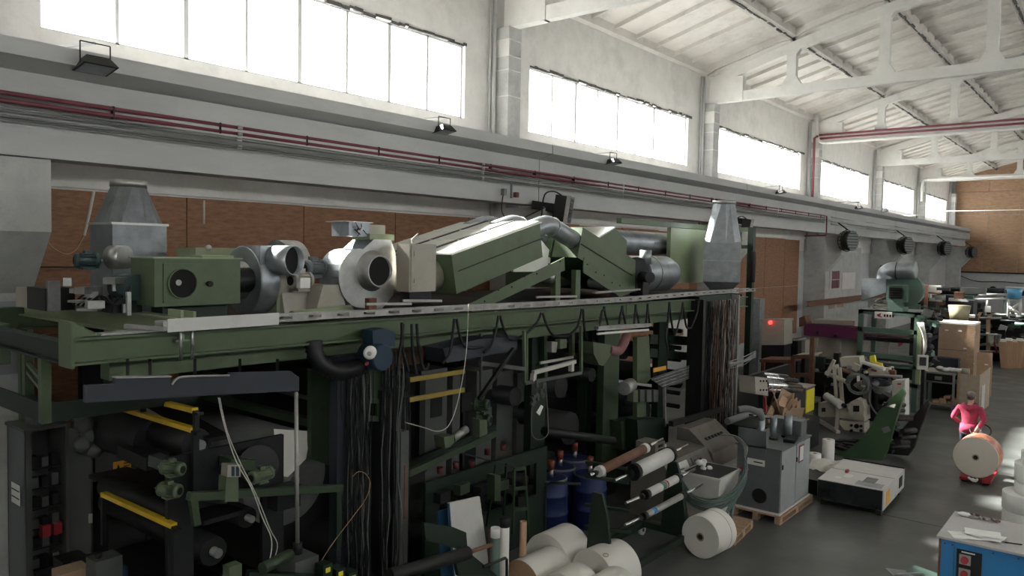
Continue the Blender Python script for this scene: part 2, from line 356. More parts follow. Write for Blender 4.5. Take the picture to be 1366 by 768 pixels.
# crane beam, one length per bay
CX = WX+1.35
def crane_len(y0, y1):
    g = MB()
    g.prism([(WX+0.55, y0, 7.32), (WX+1.75, y0, 7.32), (WX+1.75, y0, 7.10), (CX, y0, 6.98), (CX, y0, 5.86), (CX-0.5, y0, 5.86), (CX-0.5, y0, 6.98), (WX+0.55, y0, 7.1)], (0, y1-y0-0.03, 0))
    o = g.part('crane_beam', M_conc, beamr)
    # proud web in mid span whose underside tapers away towards both ends
    ln = y1-y0; h = MB()
    A = [(CX, y0+0.7, 6.45), (CX, y0+0.7, 6.95), (CX, y1-0.7, 6.95), (CX, y1-0.7, 6.45)]
    B = [(CX+0.004, y0+0.75, 6.46), (CX+0.004, y0+0.75, 6.95), (CX+0.004, y1-0.75, 6.95), (CX+0.004, y1-0.75, 6.46)]
    h.add([(CX, y0+0.6, 6.5), (CX, y0+2.2, 6.36), (CX, y1-2.2, 6.36), (CX, y1-0.6, 6.5), (CX, y1-0.6, 6.96), (CX, y0+0.6, 6.96),
           (CX+0.16, y0+2.6, 6.46), (CX+0.16, y1-2.6, 6.46), (CX+0.16, y1-2.6, 6.96), (CX+0.16, y0+2.6, 6.96)],
          [(0, 1, 6), (1, 2, 7, 6), (2, 3, 7), (6, 7, 8, 9), (0, 6, 9, 5), (3, 4, 8, 7), (0, 5, 4, 3, 2, 1), (5, 9, 8, 4)])
    h.part('beam_rib', M_conc, beamr)
for i in range(-1, 7):
    y0 = 3.35+11.94*i; crane_len(max(y0, Y0), min(y0+11.94, Y1-1.2))
# windows (left bays are the ones in view)
wn_i = 0
for x, s in ((WX, 1), (XR, -1)):
    for a, b in wins:
        wn_i += 1; r = sroot('window_%d' % wn_i); n = 8; st = (b-a)/n; xc = x-0.13*s
        f = MB()
        for j in range(n+1):
            y = a+st*j; wd = 0.09 if (j % 2 == 0) else 0.06
            f.box(xc-0.03, xc+0.03, y-wd/2, y+wd/2, WZ0, WZ1)
        f.box(xc-0.03, xc+0.03, a, b, WZ0, WZ0+0.05); f.box(xc-0.03, xc+0.03, a, b, WZ1-0.05, WZ1)
        f.part('window_frame', M_conc, r)
        pp = MB().box(-0.004, 0.004, 0.02, st-0.02, 0.04, WZ1-WZ0-0.04)
        p0 = pp.part('pane', M_pane, r); p0.location = (xc, a, WZ0)
        for j in range(1, n): share(p0, 'pane', r, (xc, a+st*j, WZ0))
        rr = MB(); rnd = random.Random(wn_i); y = a
        while y < b:
            d = rnd.uniform(0.1, 0.5); rr.cbox((x-0.01*s, y+d/2, WZ1+rnd.uniform(-0.02, 0.04)), (0.06, d, rnd.uniform(0.03, 0.09)), rx=rnd.uniform(-0.05, 0.05)); y += d
        rr.part('broken_plaster_edge', mat_edge if 'mat_edge' in globals() else M_mortar, r)
        portal('window_portal', x-0.4*s if True else x, a, b, WZ0, WZ1, s)
# roof: ribbed concrete slabs, trusses
ce = sroot('ceiling')
cv = MB()
for i in range(8):
    cv.add([(XN[i], Y0, ZN[i]+0.62), (XN[i+1], Y0, ZN[i+1]+0.62), (XN[i+1], Y1, ZN[i+1]+0.62), (XN[i], Y1, ZN[i]+0.62)], [(0, 1, 2, 3)])
cv.add([(WX-0.4, Y0, 11.5), (XN[0], Y0, 11.92), (XN[0], Y1, 11.92), (WX-0.4, Y1, 11.5)], [(0, 1, 2, 3)])
cv.add([(XR+0.4, Y0, 11.5), (XN[8], Y0, 11.92), (XN[8], Y1, 11.92), (XR+0.4, Y1, 11.5)], [(0, 1, 2, 3)])
cv.part('roof_cover', M_roof, ce)
for i in range(8):
    xa, za, xb, zb = XN[i], ZN[i]+0.12, XN[i+1], ZN[i+1]+0.12
    if i == 0: xa = -13.0; za -= 0.02
    def P(t, h, y): return V((xa+(xb-xa)*t, y, za+(zb-za)*t+h))
    L = 11.9; g = MB()
    # flange
    g.loft([P(0, .28, 0), P(1, .28, 0), P(1, .36, 0), P(0, .36, 0)], [P(0, .28, L), P(1, .28, L), P(1, .36, L), P(0, .36, L)])
    # edge ribs with rising ends
    for t0, t1 in ((0.004, 0.045), (0.955, 0.996)):
        g.loft([P(t0, 0, .1), P(t1, 0.03, .1), P(t1, .29, .1), P(t0, .29, .1)], [P(t0, 0, L-.1), P(t1, 0.03, L-.1), P(t1, .29, L-.1), P(t0, .29, L-.1)])
    # cross ribs
    nr = 9
    for j in range(nr+1):
        y = 0.1+(L-0.2)*j/nr; d = 0.13 if 0 < j < nr else 0.2; ww = 0.05 if 0 < j < nr else 0.07
        g.loft([P(.03, .28-d, y-ww), P(.97, .28-d, y-ww), P(.97, .30, y-ww), P(.03, .30, y-ww)], [P(.03, .28-d, y+ww*.6), P(.97, .28-d, y+ww*.6), P(.97, .30, y+ww), P(.03, .30, y+ww)])
        if j in (0, nr):
            for ta, tb in ((.03, .16), (.97, .84)):
                g.prism([P(ta, 0.02, y-ww*.8), P(tb, .1, y-ww*.8), P(tb, .285, y-ww*.8), P(ta, .285, y-ww*.8)], (0, 1.5*ww, 0))
    so = g.part('roof_slab', M_roof, ce)
    first = True
    for bi, by in enumerate([BY[0]-11.94]+BY):
        if by > Y1-2: continue
        if first: so.location = (0, by+0.02, 0); first = False
        else: share(so, 'roof_slab', ce, (0, by+0.02, 0))
    if i:
        mo = MB(); rnd = random.Random(i); y = Y0+0.2
        while y < Y1-0.5:
            d = rnd.uniform(.15, .6); ww = rnd.uniform(.03, .11)
            mo.cbox((xa+rnd.uniform(-.02, .02), y+d/2, za+0.02+rnd.uniform(-.02, .03)), (ww, d, .10)); y += d*rnd.uniform(1, 1.5)
        tag(mo.part('joint_mortar', M_mortar, ce), None, kind='stuff')
def truss(by, label):
    t = thing('roof_truss', label, 'roof truss', (WX+0.5, by, 10.34), 'concrete roof trusses'); h = 0.12
    MB().box(XN[0]+1.2, XN[8]-1.2, by-h, by+h, 10.34, 10.68).part('bottom_chord', M_truss, t)
    for s in (0, 1):
        x0, x1 = (XN[0], XN[0]+1.28) if s == 0 else (XN[8]-1.28, XN[8])
        g = MB(); g.prism([(x0, by-h-.03, 10.34), (x1, by-h-.03, 10.34), (x1, by-h-.03, 11.22), (x0, by-h-.03, 11.30)], (0, 2*h+.06, 0)); g.part('end_block', M_truss, t)
    top = [(XN[0]+0.1, 11.30)]+[(XN[i], ZN[i]) for i in range(1, 8)]+[(XN[8]-0.1, 11.30)]
    den = []
    for i in range(len(top)-1):
        a, b = top[i], top[i+1]
        for j in range(3): den.append((a[0]+(b[0]-a[0])*j/3, a[1]+(b[1]-a[1])*j/3))
    den.append(top[-1])
    sm = [(x, z if j in (0, len(den)-1) else (den[j-1][1]+2*z+den[j+1][1])/4) for j, (x, z) in enumerate(den)]
    g = MB()
    for (xa, za), (xb, zb) in zip(sm, sm[1:]):
        g.loft([(xa, by-h, za-.34), (xa, by+h, za-.34), (xa, by+h, za), (xa, by-h, za)], [(xb, by-h, zb-.34), (xb, by+h, zb-.34), (xb, by+h, zb), (xb, by-h, zb)], cap=False)
    g.part('top_chord', M_truss, t)
    for i in range(1, 8):
        x, z = XN[i], ZN[i]-0.25; g = MB(); zl = 10.66; w2 = 0.16
        g.prism([(x-w2-.2, by-h+.01, zl), (x+w2+.2, by-h+.01, zl), (x+w2, by-h+.01, zl+.32), (x+w2, by-h+.01, z-.2), (x+w2+.14, by-h+.01, z), (x-w2-.14, by-h+.01, z), (x-w2, by-h+.01, z-.2), (x-w2, by-h+.01, zl+.32)], (0, 2*h-.02, 0))
        g.part('post', M_truss, t)
    return t
TL = ['concrete roof truss standing on the column at the left frame edge, behind the camera', '', '', 'white concrete roof truss nearest to the camera, cut by the top frame edge',
      'white concrete truss crossing the whole top right, nearest one seen with its posts', 'white concrete truss just behind the ceiling pipe run', 'fourth white concrete truss, seen under the horizontal pipes',
      'small far concrete truss next to the back wall boards', 'last concrete truss against the back wall']
for i, by in enumerate(BY):
    if i in (0, 8): continue
    truss(by, TL[i] or ['white concrete truss out of view behind the camera', 'white concrete roof truss over the near left corner'][i-1])
# ================================================================ PIPES, LAMPS, HEATERS ON THE WALLS AND CEILING
PXX = -11.5
def wallpipe(nm, m, z, r, y0, y1, label, group=None, x=PXX):
    t = thing(nm, label, 'pipe', (x, y0, z), group)
    y = y0; st = 6.0
    while y < y1-0.1:
        e = min(y+st, y1); MB().cyl((x, y, z), (x, e-.01, z), r, n=8).part('pipe_length', m, t)
        if e < y1: MB().cyl((x, e-.05, z), (x, e+.04, z), r*1.25, n=8).part('coupling', M_steel, t)
        y = e
    return t
r1 = wallpipe('red_pipe', M_redpipe, 6.635, .032, 1.0, 37.2, 'upper dark red pipe running the whole length of the crane beam', 'red pipes')
MB().tube([(PXX, 37.2, 6.635), (PXX, 37.3, 6.6), (PXX, 37.32, 5.8), (PXX-.02, 37.3, 5.72), (PXX-1.0, 37.3, 5.70)], .032, 8).part('pipe_bend', M_redpipe, r1)
wallpipe('red_pipe', M_redpipe, 6.535, .032, 1.0, 37.0, 'lower dark red pipe running the whole length of the crane beam', 'red pipes')
for i, (z, r) in enumerate(((6.47, .014), (6.43, .014), (6.34, .02), (6.30, .012))):
    wallpipe('grey_conduit', M_cable, z, r, 1.0, 37.0, ['first grey conduit right under the red pipes', 'second thin grey conduit under the red pipes', 'third grey conduit, the thickest of the four under the red pipes', 'lowest thin grey conduit on the crane beam'][i], 'conduits under the red pipes')
for i, (z, r) in enumerate(((6.62, .025), (6.42, .025), (6.3, .03))):
    wallpipe('grey_conduit', M_conc, z, r, 38.0, 74.0, ['upper pale conduit on the far half of the crane beam', 'middle pale conduit on the far half of the crane beam', 'lower pale conduit on the far half of the crane beam'][i], 'far conduits')
t = thing('pipe_clamps', 'row of dark pipe clamps holding the red pipes and conduits', 'clamps', (PXX, 1, 6.3))
y = 1.7
while y < 37:
    MB().box(PXX-.05, PXX+.033, y-.012, y+.012, 6.50, 6.67).part('clamp', M_black, t); y += 1.65
def floodlight(x, y, z, label, big=1.0):
    t = thing('floodlight', label, 'floodlight', (x, y, z), 'floodlights over the crane beam')
    s = big
    MB().bar((WX+.9, y-.5*s, 7.36), (x, y, z+.28*s), .03*s, .03*s).part('arm', M_steel, t)
    g = MB()
    for q in (-1, 1): g.bar((x, y+q*.17*s, z+.02), (x, y+q*.17*s, z+.28*s), .015, .015)
    g.bar((x, y-.17*s, z+.28*s), (x, y+.17*s, z+.28*s), .015, .015); g.part('yoke', M_dsteel, t)
    g = MB(); a = [V((x-.1*s, y-.13*s, z+.09*s)), V((x+.08*s, y-.13*s, z+.12*s)), V((x+.08*s, y+.13*s, z+.12*s)), V((x-.1*s, y+.13*s, z+.09*s))]
    b = [V((x-.17*s, y-.2*s, z-.05*s)), V((x+.17*s, y-.2*s, z+.01*s)), V((x+.17*s, y+.2*s, z+.01*s)), V((x-.17*s, y+.2*s, z-.05*s))]
    g.loft(b, a); g.part('lamp_body', M_dsteel, t)
    c = [p*.86+(b[0]+b[2])/2*.14-V((0, 0, .006)) for p in b]; g = MB(); g.add(c, [(0, 1, 2, 3)]); g.part('lamp_glass', M_galv, t)
floodlight(-11.15, 4.62, 7.10, 'dark floodlight at the upper left under the first window', 1.15)
floodlight(-11.15, 11.4, 7.13, 'floodlight right of the middle of the first window')
floodlight(-11.15, 17.9, 7.13, 'small floodlight under the second window')
floodlight(-11.1, 30.2, 7.2, 'tiny far floodlight under the third window')
floodlight(-11.1, 41.0, 7.2, 'tiny farther floodlight under the fourth window')
floodlight(-11.1, 46.0, 7.3, 'tiny farthest floodlight, beyond the fourth window middle')
def heater(x, y, z, label, r=.55):
    t = thing('air_heater', label, 'heater', (x, y, z), 'air heaters on the corbels')
    ax = V((.3, .95, 0)).normalized(); sd = V((.95, -.3, 0)).normalized(); c = V((x, y, z))
    g = MB(); g.cyl(c, c+sd*.28, r*.92, n=24); g.part('heater_body', M_dsteel, t)
    g = MB()
    for i in range(7):
        h = (i-3)*.26*r; w2 = math.sqrt(max(.02, (r*.9)**2-h*h)); g.bar(c+sd*.30+V((0, 0, h))-ax*w2, c+sd*.30+V((0, 0, h))+ax*w2, .02, .09)
    g.part('louver_slats', M_greybox, t)
    g = MB()
    for i in range(8):
        q = math.pi*i/8; d = ax*math.cos(q)+V((0, 0, math.sin(q)))
        g.tube([c+d*r, c+d*r*.85-sd*.22, c+d*r*.45-sd*.38, c-sd*.42, c-d*r*.45-sd*.38, c-d*r*.85-sd*.22, c-d*r], .014, 4)
    g.torus(c, sd, r, .02, 24, 5); g.torus(c-sd*.22, sd, r*.85, .012, 24, 4); g.part('wire_guard', M_dsteel, t)
    MB().bar(c+V((0, 0, r)), c+V((-.5, .2, r+.35)), .05).part('hanger', M_dsteel, t)
heater(-11.0, 38.9, 5.52, 'round heater with wire guard on the nearest far corbel', .52)
heater(-11.0, 50.4, 5.5, 'round heater with wire guard, second along the crane beam', .55)
heater(-11.0, 62.2, 5.5, 'round heater with wire guard, third along the crane beam', .55)
heater(-11.0, 73.6, 5.35, 'farthest dark heater in front of the back wall boards', .5)
def louver(x, y, z, label, w_=.5, h_=.62):
    t = thing('louvered_heater', label, 'heater', (x, y, z), 'louvered heaters')
    m = Matrix.Translation((x, y, z)) @ Matrix.Rotation(math.radians(25), 4, 'Z') @ Matrix.Rotation(math.radians(8), 4, 'Y')
    def B(a, b_, nm, mt):
        g = MB(); g.box(*a); g.v = [m @ p for p in g.v]; return g.part(nm, mt, t)
    B((-.2, .1, -w_/2, w_/2, 0, h_), 0, 'heater_body', M_dsteel)
    for i in range(7): B((.1, .16, -w_/2+.03, w_/2-.03, .04+i*h_/7, .06+i*h_/7), 0, 'slat', M_greybox)
    for q in (-1, 1): B((.08, .18, q*w_/2-.02, q*w_/2+.02, -.01, h_+.02), 0, 'side_frame', M_alu)
    B((-.78, -.2, -.12, .12, .2, .4), 0, 'mounting', M_dsteel)
    MB().tube(curve([(x, y, z+h_), (x-.1, y-.2, z+h_+.1), (x-.2, y-.45, z+h_), (x-.2, y-.55, z+.1)], 4), .02, 6).part('cable', M_black, t)
louver(-10.95, 15.3, 5.45, 'dark louvered heater on the wall behind the arched pipe')
louver(-10.95, 26.6, 5.6, 'small far louvered heater right of the sheet metal tower', .5, .4)
# pipes across the hall
def cross(nm, m, z, y, r, x0, x1, label, extra=None):
    g = MB(); g.cyl((x0, y, z), (x1, y, z), r, n=8); t = thing(nm, label, 'pipe', (x0, y, z), 'pipes crossing the hall'); g.part('pipe_length', m, t)
    if extra: MB().tube(curve(extra, 4), r, 8).part('pipe_bend', m, t)
    return t
cross('red_cross_pipe', M_redpipe, 10.66, 38.85, .05, -12.5, 11, 'upper red pipe crossing under the third truss')
t = cross('red_cross_pipe', M_redpipe, 10.48, 38.85, .05, -12.45, 11, 'lower red pipe crossing under the third truss', None)
MB().tube([(-12.5, 38.7, 10.6), (-12.62, 38.6, 10.5), (-12.6, 38.55, 7.6)], .06, 8).part('riser', M_redpipe, t)
cross('white_cross_pipe', M_white, 10.25, 38.8, .07, -12.1, 11, 'white pipe crossing just below the red ones', [(-12.1, 38.8, 10.25), (-12.35, 38.8, 10.3), (-12.55, 38.8, 10.6), (-12.58, 38.8, 11.6)])
cross('white_cross_pipe', M_white, 10.48, 62.4, .1, -12.3, 11, 'white pipe crossing in front of the back wall boards', [(-12.3, 62.4, 10.48), (-12.55, 62.4, 10.4), (-12.6, 62.4, 9.8), (-12.6, 62.4, 8.9)])
cross('thin_white_cable', M_white, 8.75, 73.0, .035, -12.9, 11, 'thin white cable stretched along the back wall')
for i, x in enumerate((-10.9, -9.0)):
    cross('white_cross_tube', M_white, 7.45, 40.0+i*14, .03, -12.9, -10.6, 'thin white tube sticking out over the crane beam, %s' % ('near' if i == 0 else 'far')) 
# small conduits and boxes by the second column
t = thing('wall_conduit', 'thin dark conduit with switch boxes on the crane beam above the louvered heater', 'conduit', (-11.5, 14.0, 5.7))
MB().tube([(-11.48, 14.0, 6.3), (-11.48, 14.0, 5.95)], .03, 6).part('riser', M_cable, t)
MB().box(-11.55, -11.45, 13.7, 13.8, 6.0, 6.15).part('switch_box', M_cable, t)
MB().box(-11.55, -11.45, 14.15, 14.25, 5.98, 6.1).part('switch_box', M_rust, t)
MB().tube(curve([(-11.5, 13.72, 6.0), (-11.5, 13.7, 5.6), (-11.4, 14.0, 5.35), (-11.4, 14.5, 5.55), (-11.2, 15.0, 5.8)], 5), .015, 5).part('drooping_cable', M_black, t)
# yellow foam lines on the OSB
t = thing('foam_seams', 'pale curved foam seams on the boards behind the left hood', 'foam seam', (-12.95, 5, 3.8))
MB().tube(curve([aX(125, 255, -12.95), aX(119, 285, -12.95), aX(112, 314, -12.95)], 4), .025, 5).part('foam', M_cream, t)
MB().tube(curve([aX(112, 314, -12.95), aX(102, 332, -12.95), aX(88, 339, -12.95), aX(70, 330, -12.95), aX(63, 320, -12.95)], 5), .012, 5).part('foam', M_kraft, t)
MB().tube(curve([aX(272, 267, -12.95), aX(272, 299, -12.95)], 2), .02, 5).part('foam', M_cream, t)
MB().cyl(aX(52, 356, -12.6), aX(125, 356, -12.6), .012, n=6).thing('wall_rod', M_dsteel, 'thin dark rod on the boards left of the sheet hood', 'rod')
# far wall things: paint tins on shelf, rails, lamp
t = thing('steel_rail', 'long brown steel rail on the wall behind the green fan machine', 'rail', (-11.9, 45, 2.5))
MB().ibeam((-11.8, 36.0, 2.55), (-11.8, 62.0, 2.55), .2, .25).part('beam', M_rust, t)
t = thing('steel_rail', 'short dark steel rail low on the far left wall', 'rail', (-11.9, 40, 1.1))
MB().ibeam((-11.8, 37.4, 1.45), (-11.8, 42.2, 1.4), .2, .18).part('beam', M_dsteel, t)
# far shelf drawing on wall: faded wall chart grid
t = thing('wall_chart', 'faded red and white chart painted on the far left wall', 'wall chart', (-12.94, 44, 3.0))
rnd = random.Random(5)
for i, (a, b, z0, z1, m) in enumerate(((41.4, 42.8, 3.0, 4.0, M_redpipe), (43.2, 44.6, 3.0, 4.0, M_redpipe), (45.0, 47.6, 2.9, 3.9, M_white), (42.8, 43.9, 1.9, 2.4, M_kraft), (44.3, 45.5, 1.9, 2.4, M_kraft), (43.5, 47.5, 4.3, 4.36, M_white), (44.8, 47.6, 5.0, 5.1, M_white))):
    nx = 4 if m in (M_redpipe, M_kraft) else 1
    for q in range(nx):
        for v in range(2 if nx > 1 else 1):
            w3 = (b-a)/nx; hh = (z1-z0)/(2 if nx > 1 else 1)
            MB().box(-12.94, -12.925, a+w3*q+.04, a+w3*(q+1)-.04, z0+hh*v+.03, z0+hh*(v+1)-.03).part('chart_field', m, t)
MB().box(-12.98, -12.94, 40.9, 48.6, .9, 5.3).part('board', M_col, t)
t = thing('wall_stairs_rail', 'dark handrail on the far left wall below the second heater', 'railing', (-12.6, 52, 4.0))
MB().bar((-12.3, 50.5, 4.25), (-12.3, 59.0, 4.25), .05).part('handrail', M_dsteel, t)
for i in range(5): MB().bar((-12.3, 50.6+i*2.0, 3.2), (-12.3, 50.6+i*2.0, 4.25), .05).part('baluster', M_dsteel, t)
MB().sphere((-9.6, 75.7, 2.1), .35, sc=(1, .6, 1.3)).thing('wall_lamp', M_dsteel, 'dark hooded lamp low on the back wall', 'lamp')
MB().tube(curve([(-12.2, 75.9, 3.4), (-10.8, 75.9, 2.9), (-9.0, 75.9, 2.95), (-7.0, 75.9, 2.85), (-4, 75.9, 3.0)], 5), .03, 5).thing('wall_cable', M_dsteel, 'dark cable drooping along the back wall', 'cable')
# ================================================================ PLATFORM OF THE GREEN MACHINE
def pX(X, pts): return [aX(x, y, X) for x, y in pts]
def platX(m, X, pts, th=0.04): return m.prism(pX(X, pts), (-th, 0, 0))
def motor(name, m, label, p, ax, r, L, group=None, box=True, feet=True, finmat=None):
    p = V(p); ax = V(ax).normalized(); t = thing(name, label, 'motor', (p.x, p.y, p.z-r*1.15), group)
    g = MB(); g.lathe(p, ax, [(0, 0), (0, r*.75), (L*.06, r*.95), (L*.2, r*.95), (L*.2, r*.86), (L*.8, r*.86), (L*.8, r), (L*.92, r), (L*.92, r*.5), (L, r*.45), (L, 0)], 16)
    a, b = g._fr(ax); g.part('housing', m, t)
    f = MB()
    for i in range(12):
        q = 2*math.pi*i/12; d = a*math.cos(q)+b*math.sin(q); f.bar(p+ax*L*.2+d*r*.92, p+ax*L*.8+d*r*.92, r*.05, r*.14, up=d)
    tag(f.part('cooling_fin', m, t), None, kind='stuff')
    MB().cyl(p+ax*L*.9, p+ax*L*1.18, r*.16, n=8).part('shaft', M_steel, t)
    MB().cyl(p-ax*0.004, p+ax*0.0, r*.5, n=12).part('fan_grille', M_hole, t)
    if box: MB().cbox(p+ax*L*.5+V((0, 0, r*1.05)), (r*.8, r*.8, r*.5)).part('terminal_box', m, t)
    if feet: MB().cbox(p+ax*L*.5-V((0, 0, r*1.0)), (r*1.5, r*1.5, r*.25)).part('foot', m, t)
    return t
pt = thing('steel_platform', 'long green steel platform on posts carrying the ducts and fans', 'platform', (-8.5, 10, 0))
XF = -7.4
def bx2(p, q, w, h, m, nm, X=None): return MB().bar(p, q, w, h).part(nm, m, pt)
# front I beam
yA, yB = 2.86, 18.2
g = MB(); g.ibeam((XF-.1, yA, 3.725), (XF-.1, 12.6, 3.65), .2, .25, .022); g.part('front_beam', M_green, pt)
g = MB(); g.ibeam((XF-.1, 12.62, 3.65), (XF-.1, yB, 3.59), .2, .25, .022); g.part('front_beam', M_green, pt)
g = MB(); g.box(XF-.25, XF+.03, yA-.03, yA, 3.58, 4.0); g.prism([(XF-.02, yA, 3.86), (XF-.02, yA+.25, 3.86), (XF-.02, yA, 4.0)], (-.04, 0, 0)); g.part('end_plate', M_green, pt)
g = MB(); g.box(XF-.5, XF-.3, 3.3, 9.0, 3.38, 3.56); g.part('lower_beam', M_green, pt)
g = MB(); g.box(XF-.5, XF-.28, 9.3, 17.6, 3.30, 3.5); g.part('lower_beam', M_green, pt)
g = MB(); g.ibeam((-11.6, yA+.1, 3.7), (-11.6, yB, 3.6), .2, .30, .022); g.part('rear_beam', M_green, pt)
# cross I beam at near end with brackets
g = MB(); g.ibeam((-11.5, 3.85, 3.86), (-7.42, 3.9, 3.86), .16, .24, .02); g.part('cross_beam', M_lgreen, pt)
for y in (2.95, 5.6, 8.3, 11.0, 13.6, 16.2, 18.1):
    g = MB(); g.ibeam((-11.6, y, 3.68), (XF-.12, y, 3.68), .14, .2, .016); g.part('cross_beam', M_dgreen, pt)
g = MB(); g.box(-7.62, -7.36, 3.84, 3.87, 3.9, 4.06); g.box(-7.62, -7.36, 3.97, 4.0, 3.9, 4.04); g.part('clamp_bracket', M_lgreen, pt)
g = MB(); g.box(-10.9, -10.6, 3.74, 4.0, 3.98, 4.1); g.part('clamp_bracket', M_dgreen, pt)
for y in (3.86, 3.98): MB().cyl((-7.4, y, 3.55), (-7.4, y, 3.95), .018, n=8).part('threaded_rod', M_steel, pt)
# deck plates
for i in range(6):
    MB().box(-11.5, -8.0, 4.2+i*2.35, 4.2+i*2.35+2.3, 3.79, 3.815).part('deck_plate', M_dsteel, pt)
# left side outrigger frame
for (x, y) in ((-8.32, 2.95), (-9.8, 3.3), (-11.6, 3.85)):
    MB().bar((x, y, 2.93 if x > -11 else 0), (x, y, 3.6), .09, .09).part('post', M_green, pt)
MB().ibeam((-12.4, 3.3, 3.62), (-9.8, 3.05, 3.62), .1, .34).part('side_beam', M_green, pt)
MB().box(-10.2, -9.7, 2.9, 3.1, 3.35, 3.8).part('junction_plate', M_green, pt)
for z in (2.98, 3.08): MB().bar((-9.8, 3.3, z+.25), (-8.32, 2.95, z+.25), .04, .04).part('brace', M_green, pt)
g = MB(); g.box(-9.0, -8.3, 2.95, 4.5, 2.93, 2.96); g.box(-8.33, -8.28, 2.95, 4.5, 2.96, 3.12); g.box(-9.8, -8.3, 2.93, 2.97, 2.93, 3.12); g.box(-9.8, -9.0, 2.95, 3.35, 2.93, 2.96); g.part('walkway', M_dgreen, pt)
# posts of the platform
for (x, y) in ((-8.35, 7.25), (-8.35, 12.55), (-8.35, 17.9), (-11.5, 7.0), (-11.5, 12.5), (-11.5, 17.9)):
    MB().ibeam((x, y, 0), (x, y, 3.55), .2, .2, .018, up=(0, 1, 0)).part('post', M_dgreen, pt)
# perforated cable tray along the front edge
tr = thing('cable_tray', 'dusty perforated metal cable tray along the front edge of the platform', 'cable tray', (-7.3, 10, 3.86))
def tray(p, q, n, wd=.16, h=.075):
    p = V(p); q = V(q); d = (q-p); L = d.length; d.normalize(); s = V((-d.y, d.x, 0)); g = MB(); st = L/n
    for side in (0, 1):
        o = s*wd*side
        g.bar(p+o+V((0, 0, h*.38)), q+o+V((0, 0, h*.38)), .006, h*.26); g.bar(p+o-V((0, 0, h*.38)), q+o-V((0, 0, h*.38)), .006, h*.26)
        for i in range(n+1):
            a = p+o+d*(max(0, st*i-st*.28)); b = p+o+d*(min(L, st*i+st*.28))
            if i % 1 == 0: g.bar(a, b, .006, h*.5)
    g.bar(p+s*wd/2-V((0, 0, h/2)), q+s*wd/2-V((0, 0, h/2)), wd, .005)
    g.part('tray_length', M_alu, tr)
pts = [(-7.28, 3.62, 3.925), (-7.30, 5.2, 3.925), (-7.3, 7.6, 3.90), (-7.3, 9.9, 3.875), (-7.28, 12.55, 3.86), (-7.45, 15.3, 3.86), (-7.5, 18.9, 3.86)]
for a, b in zip(pts, pts[1:]): tray(a, b, max(4, int((V(b)-V(a)).length/.36)))
g = MB(); g.bar((-7.27, 3.66, 3.925), (-7.27, 4.9, 3.925), .01, .13); g.part('white_end_strip', M_white, tr)
# loose strips, angle rails lying on the front beam
for i, (a, b, r) in enumerate((((-7.42, 3.1, 3.868), (-7.44, 4.9, 3.868), .02), ((-7.5, 3.0, 3.865), (-7.52, 5.6, 3.865), .016), ((-7.58, 3.3, 3.865), (-7.6, 4.4, 3.865), .014))):
    MB().bar(a, b, .05, .022).thing('steel_strip', M_steel, ['bare steel flat strip lying on the green front beam, outermost', 'bare steel flat strip lying on the green beam, the longest', 'short bare steel strip lying inner side of the green beam'][i], 'strip', 'loose steel strips on the beam')
MB().bar((-7.62, 3.42, 3.91), (-7.25, 3.62, 3.90), .05, .04).thing('steel_offcut', M_alu, 'short square steel offcut lying across the green beam near its end', 'offcut')
# black cable loops hanging from the tray
lp = [(540, 600), (549, 470), (560, 500), (606, 618), (628, 645), (664, 690), (690, 735), (718, 765)]
t = thing('hanging_cable_loops', 'black flat cables hanging in loops under the cable tray', 'cables', (-7.33, 10, 3.8))
def loopX(x0, y0, x1, yb, x2, y2, X=-7.25):
    a = aX(x0, y0, X); c = aX(x2, y2, X); b = aX(x1, yb, X)
    return curve([a, a*.5+b*.5+V((0, (b.y-a.y)*-.1, -.02)), b, c*.5+b*.5+V((0, (c.y-b.y)*.1, -.02)), c], 5)
for L in ((606, 425, 600, 470, 590, 485), (609, 425, 620, 462, 645, 462), (645, 470, 655, 462, 665, 421), (667, 421, 680, 452, 700, 446), (700, 446, 712, 435, 722, 417), (724, 417, 738, 447, 758, 448), (758, 448, 770, 436, 776, 412), (778, 412, 780, 440, 782, 452), (800, 432, 803, 415, 806, 409), (806, 409, 809, 425, 812, 436),
          (826, 432, 828, 418, 830, 408), (830, 408, 833, 425, 835, 434), (846, 432, 847, 420, 848, 406), (848, 406, 851, 424, 853, 434), (862, 432, 863, 420, 864, 405), (864, 405, 866, 425, 867, 434),
          (893, 403, 888, 450, 891, 470), (893, 403, 899, 445, 903, 440), (903, 440, 908, 420, 911, 403), (911, 403, 916, 436, 922, 437), (922, 437, 929, 420, 932, 401), (536, 430, 538, 470, 545, 495), (549, 432, 552, 480, 556, 500), (556, 432, 560, 470, 563, 486), (563, 486, 568, 492, 572, 484), (538, 432, 533, 470, 530, 500)):
    MB().tube(loopX(*L), 0.021, 6).part('cable_loop', M_black, t)
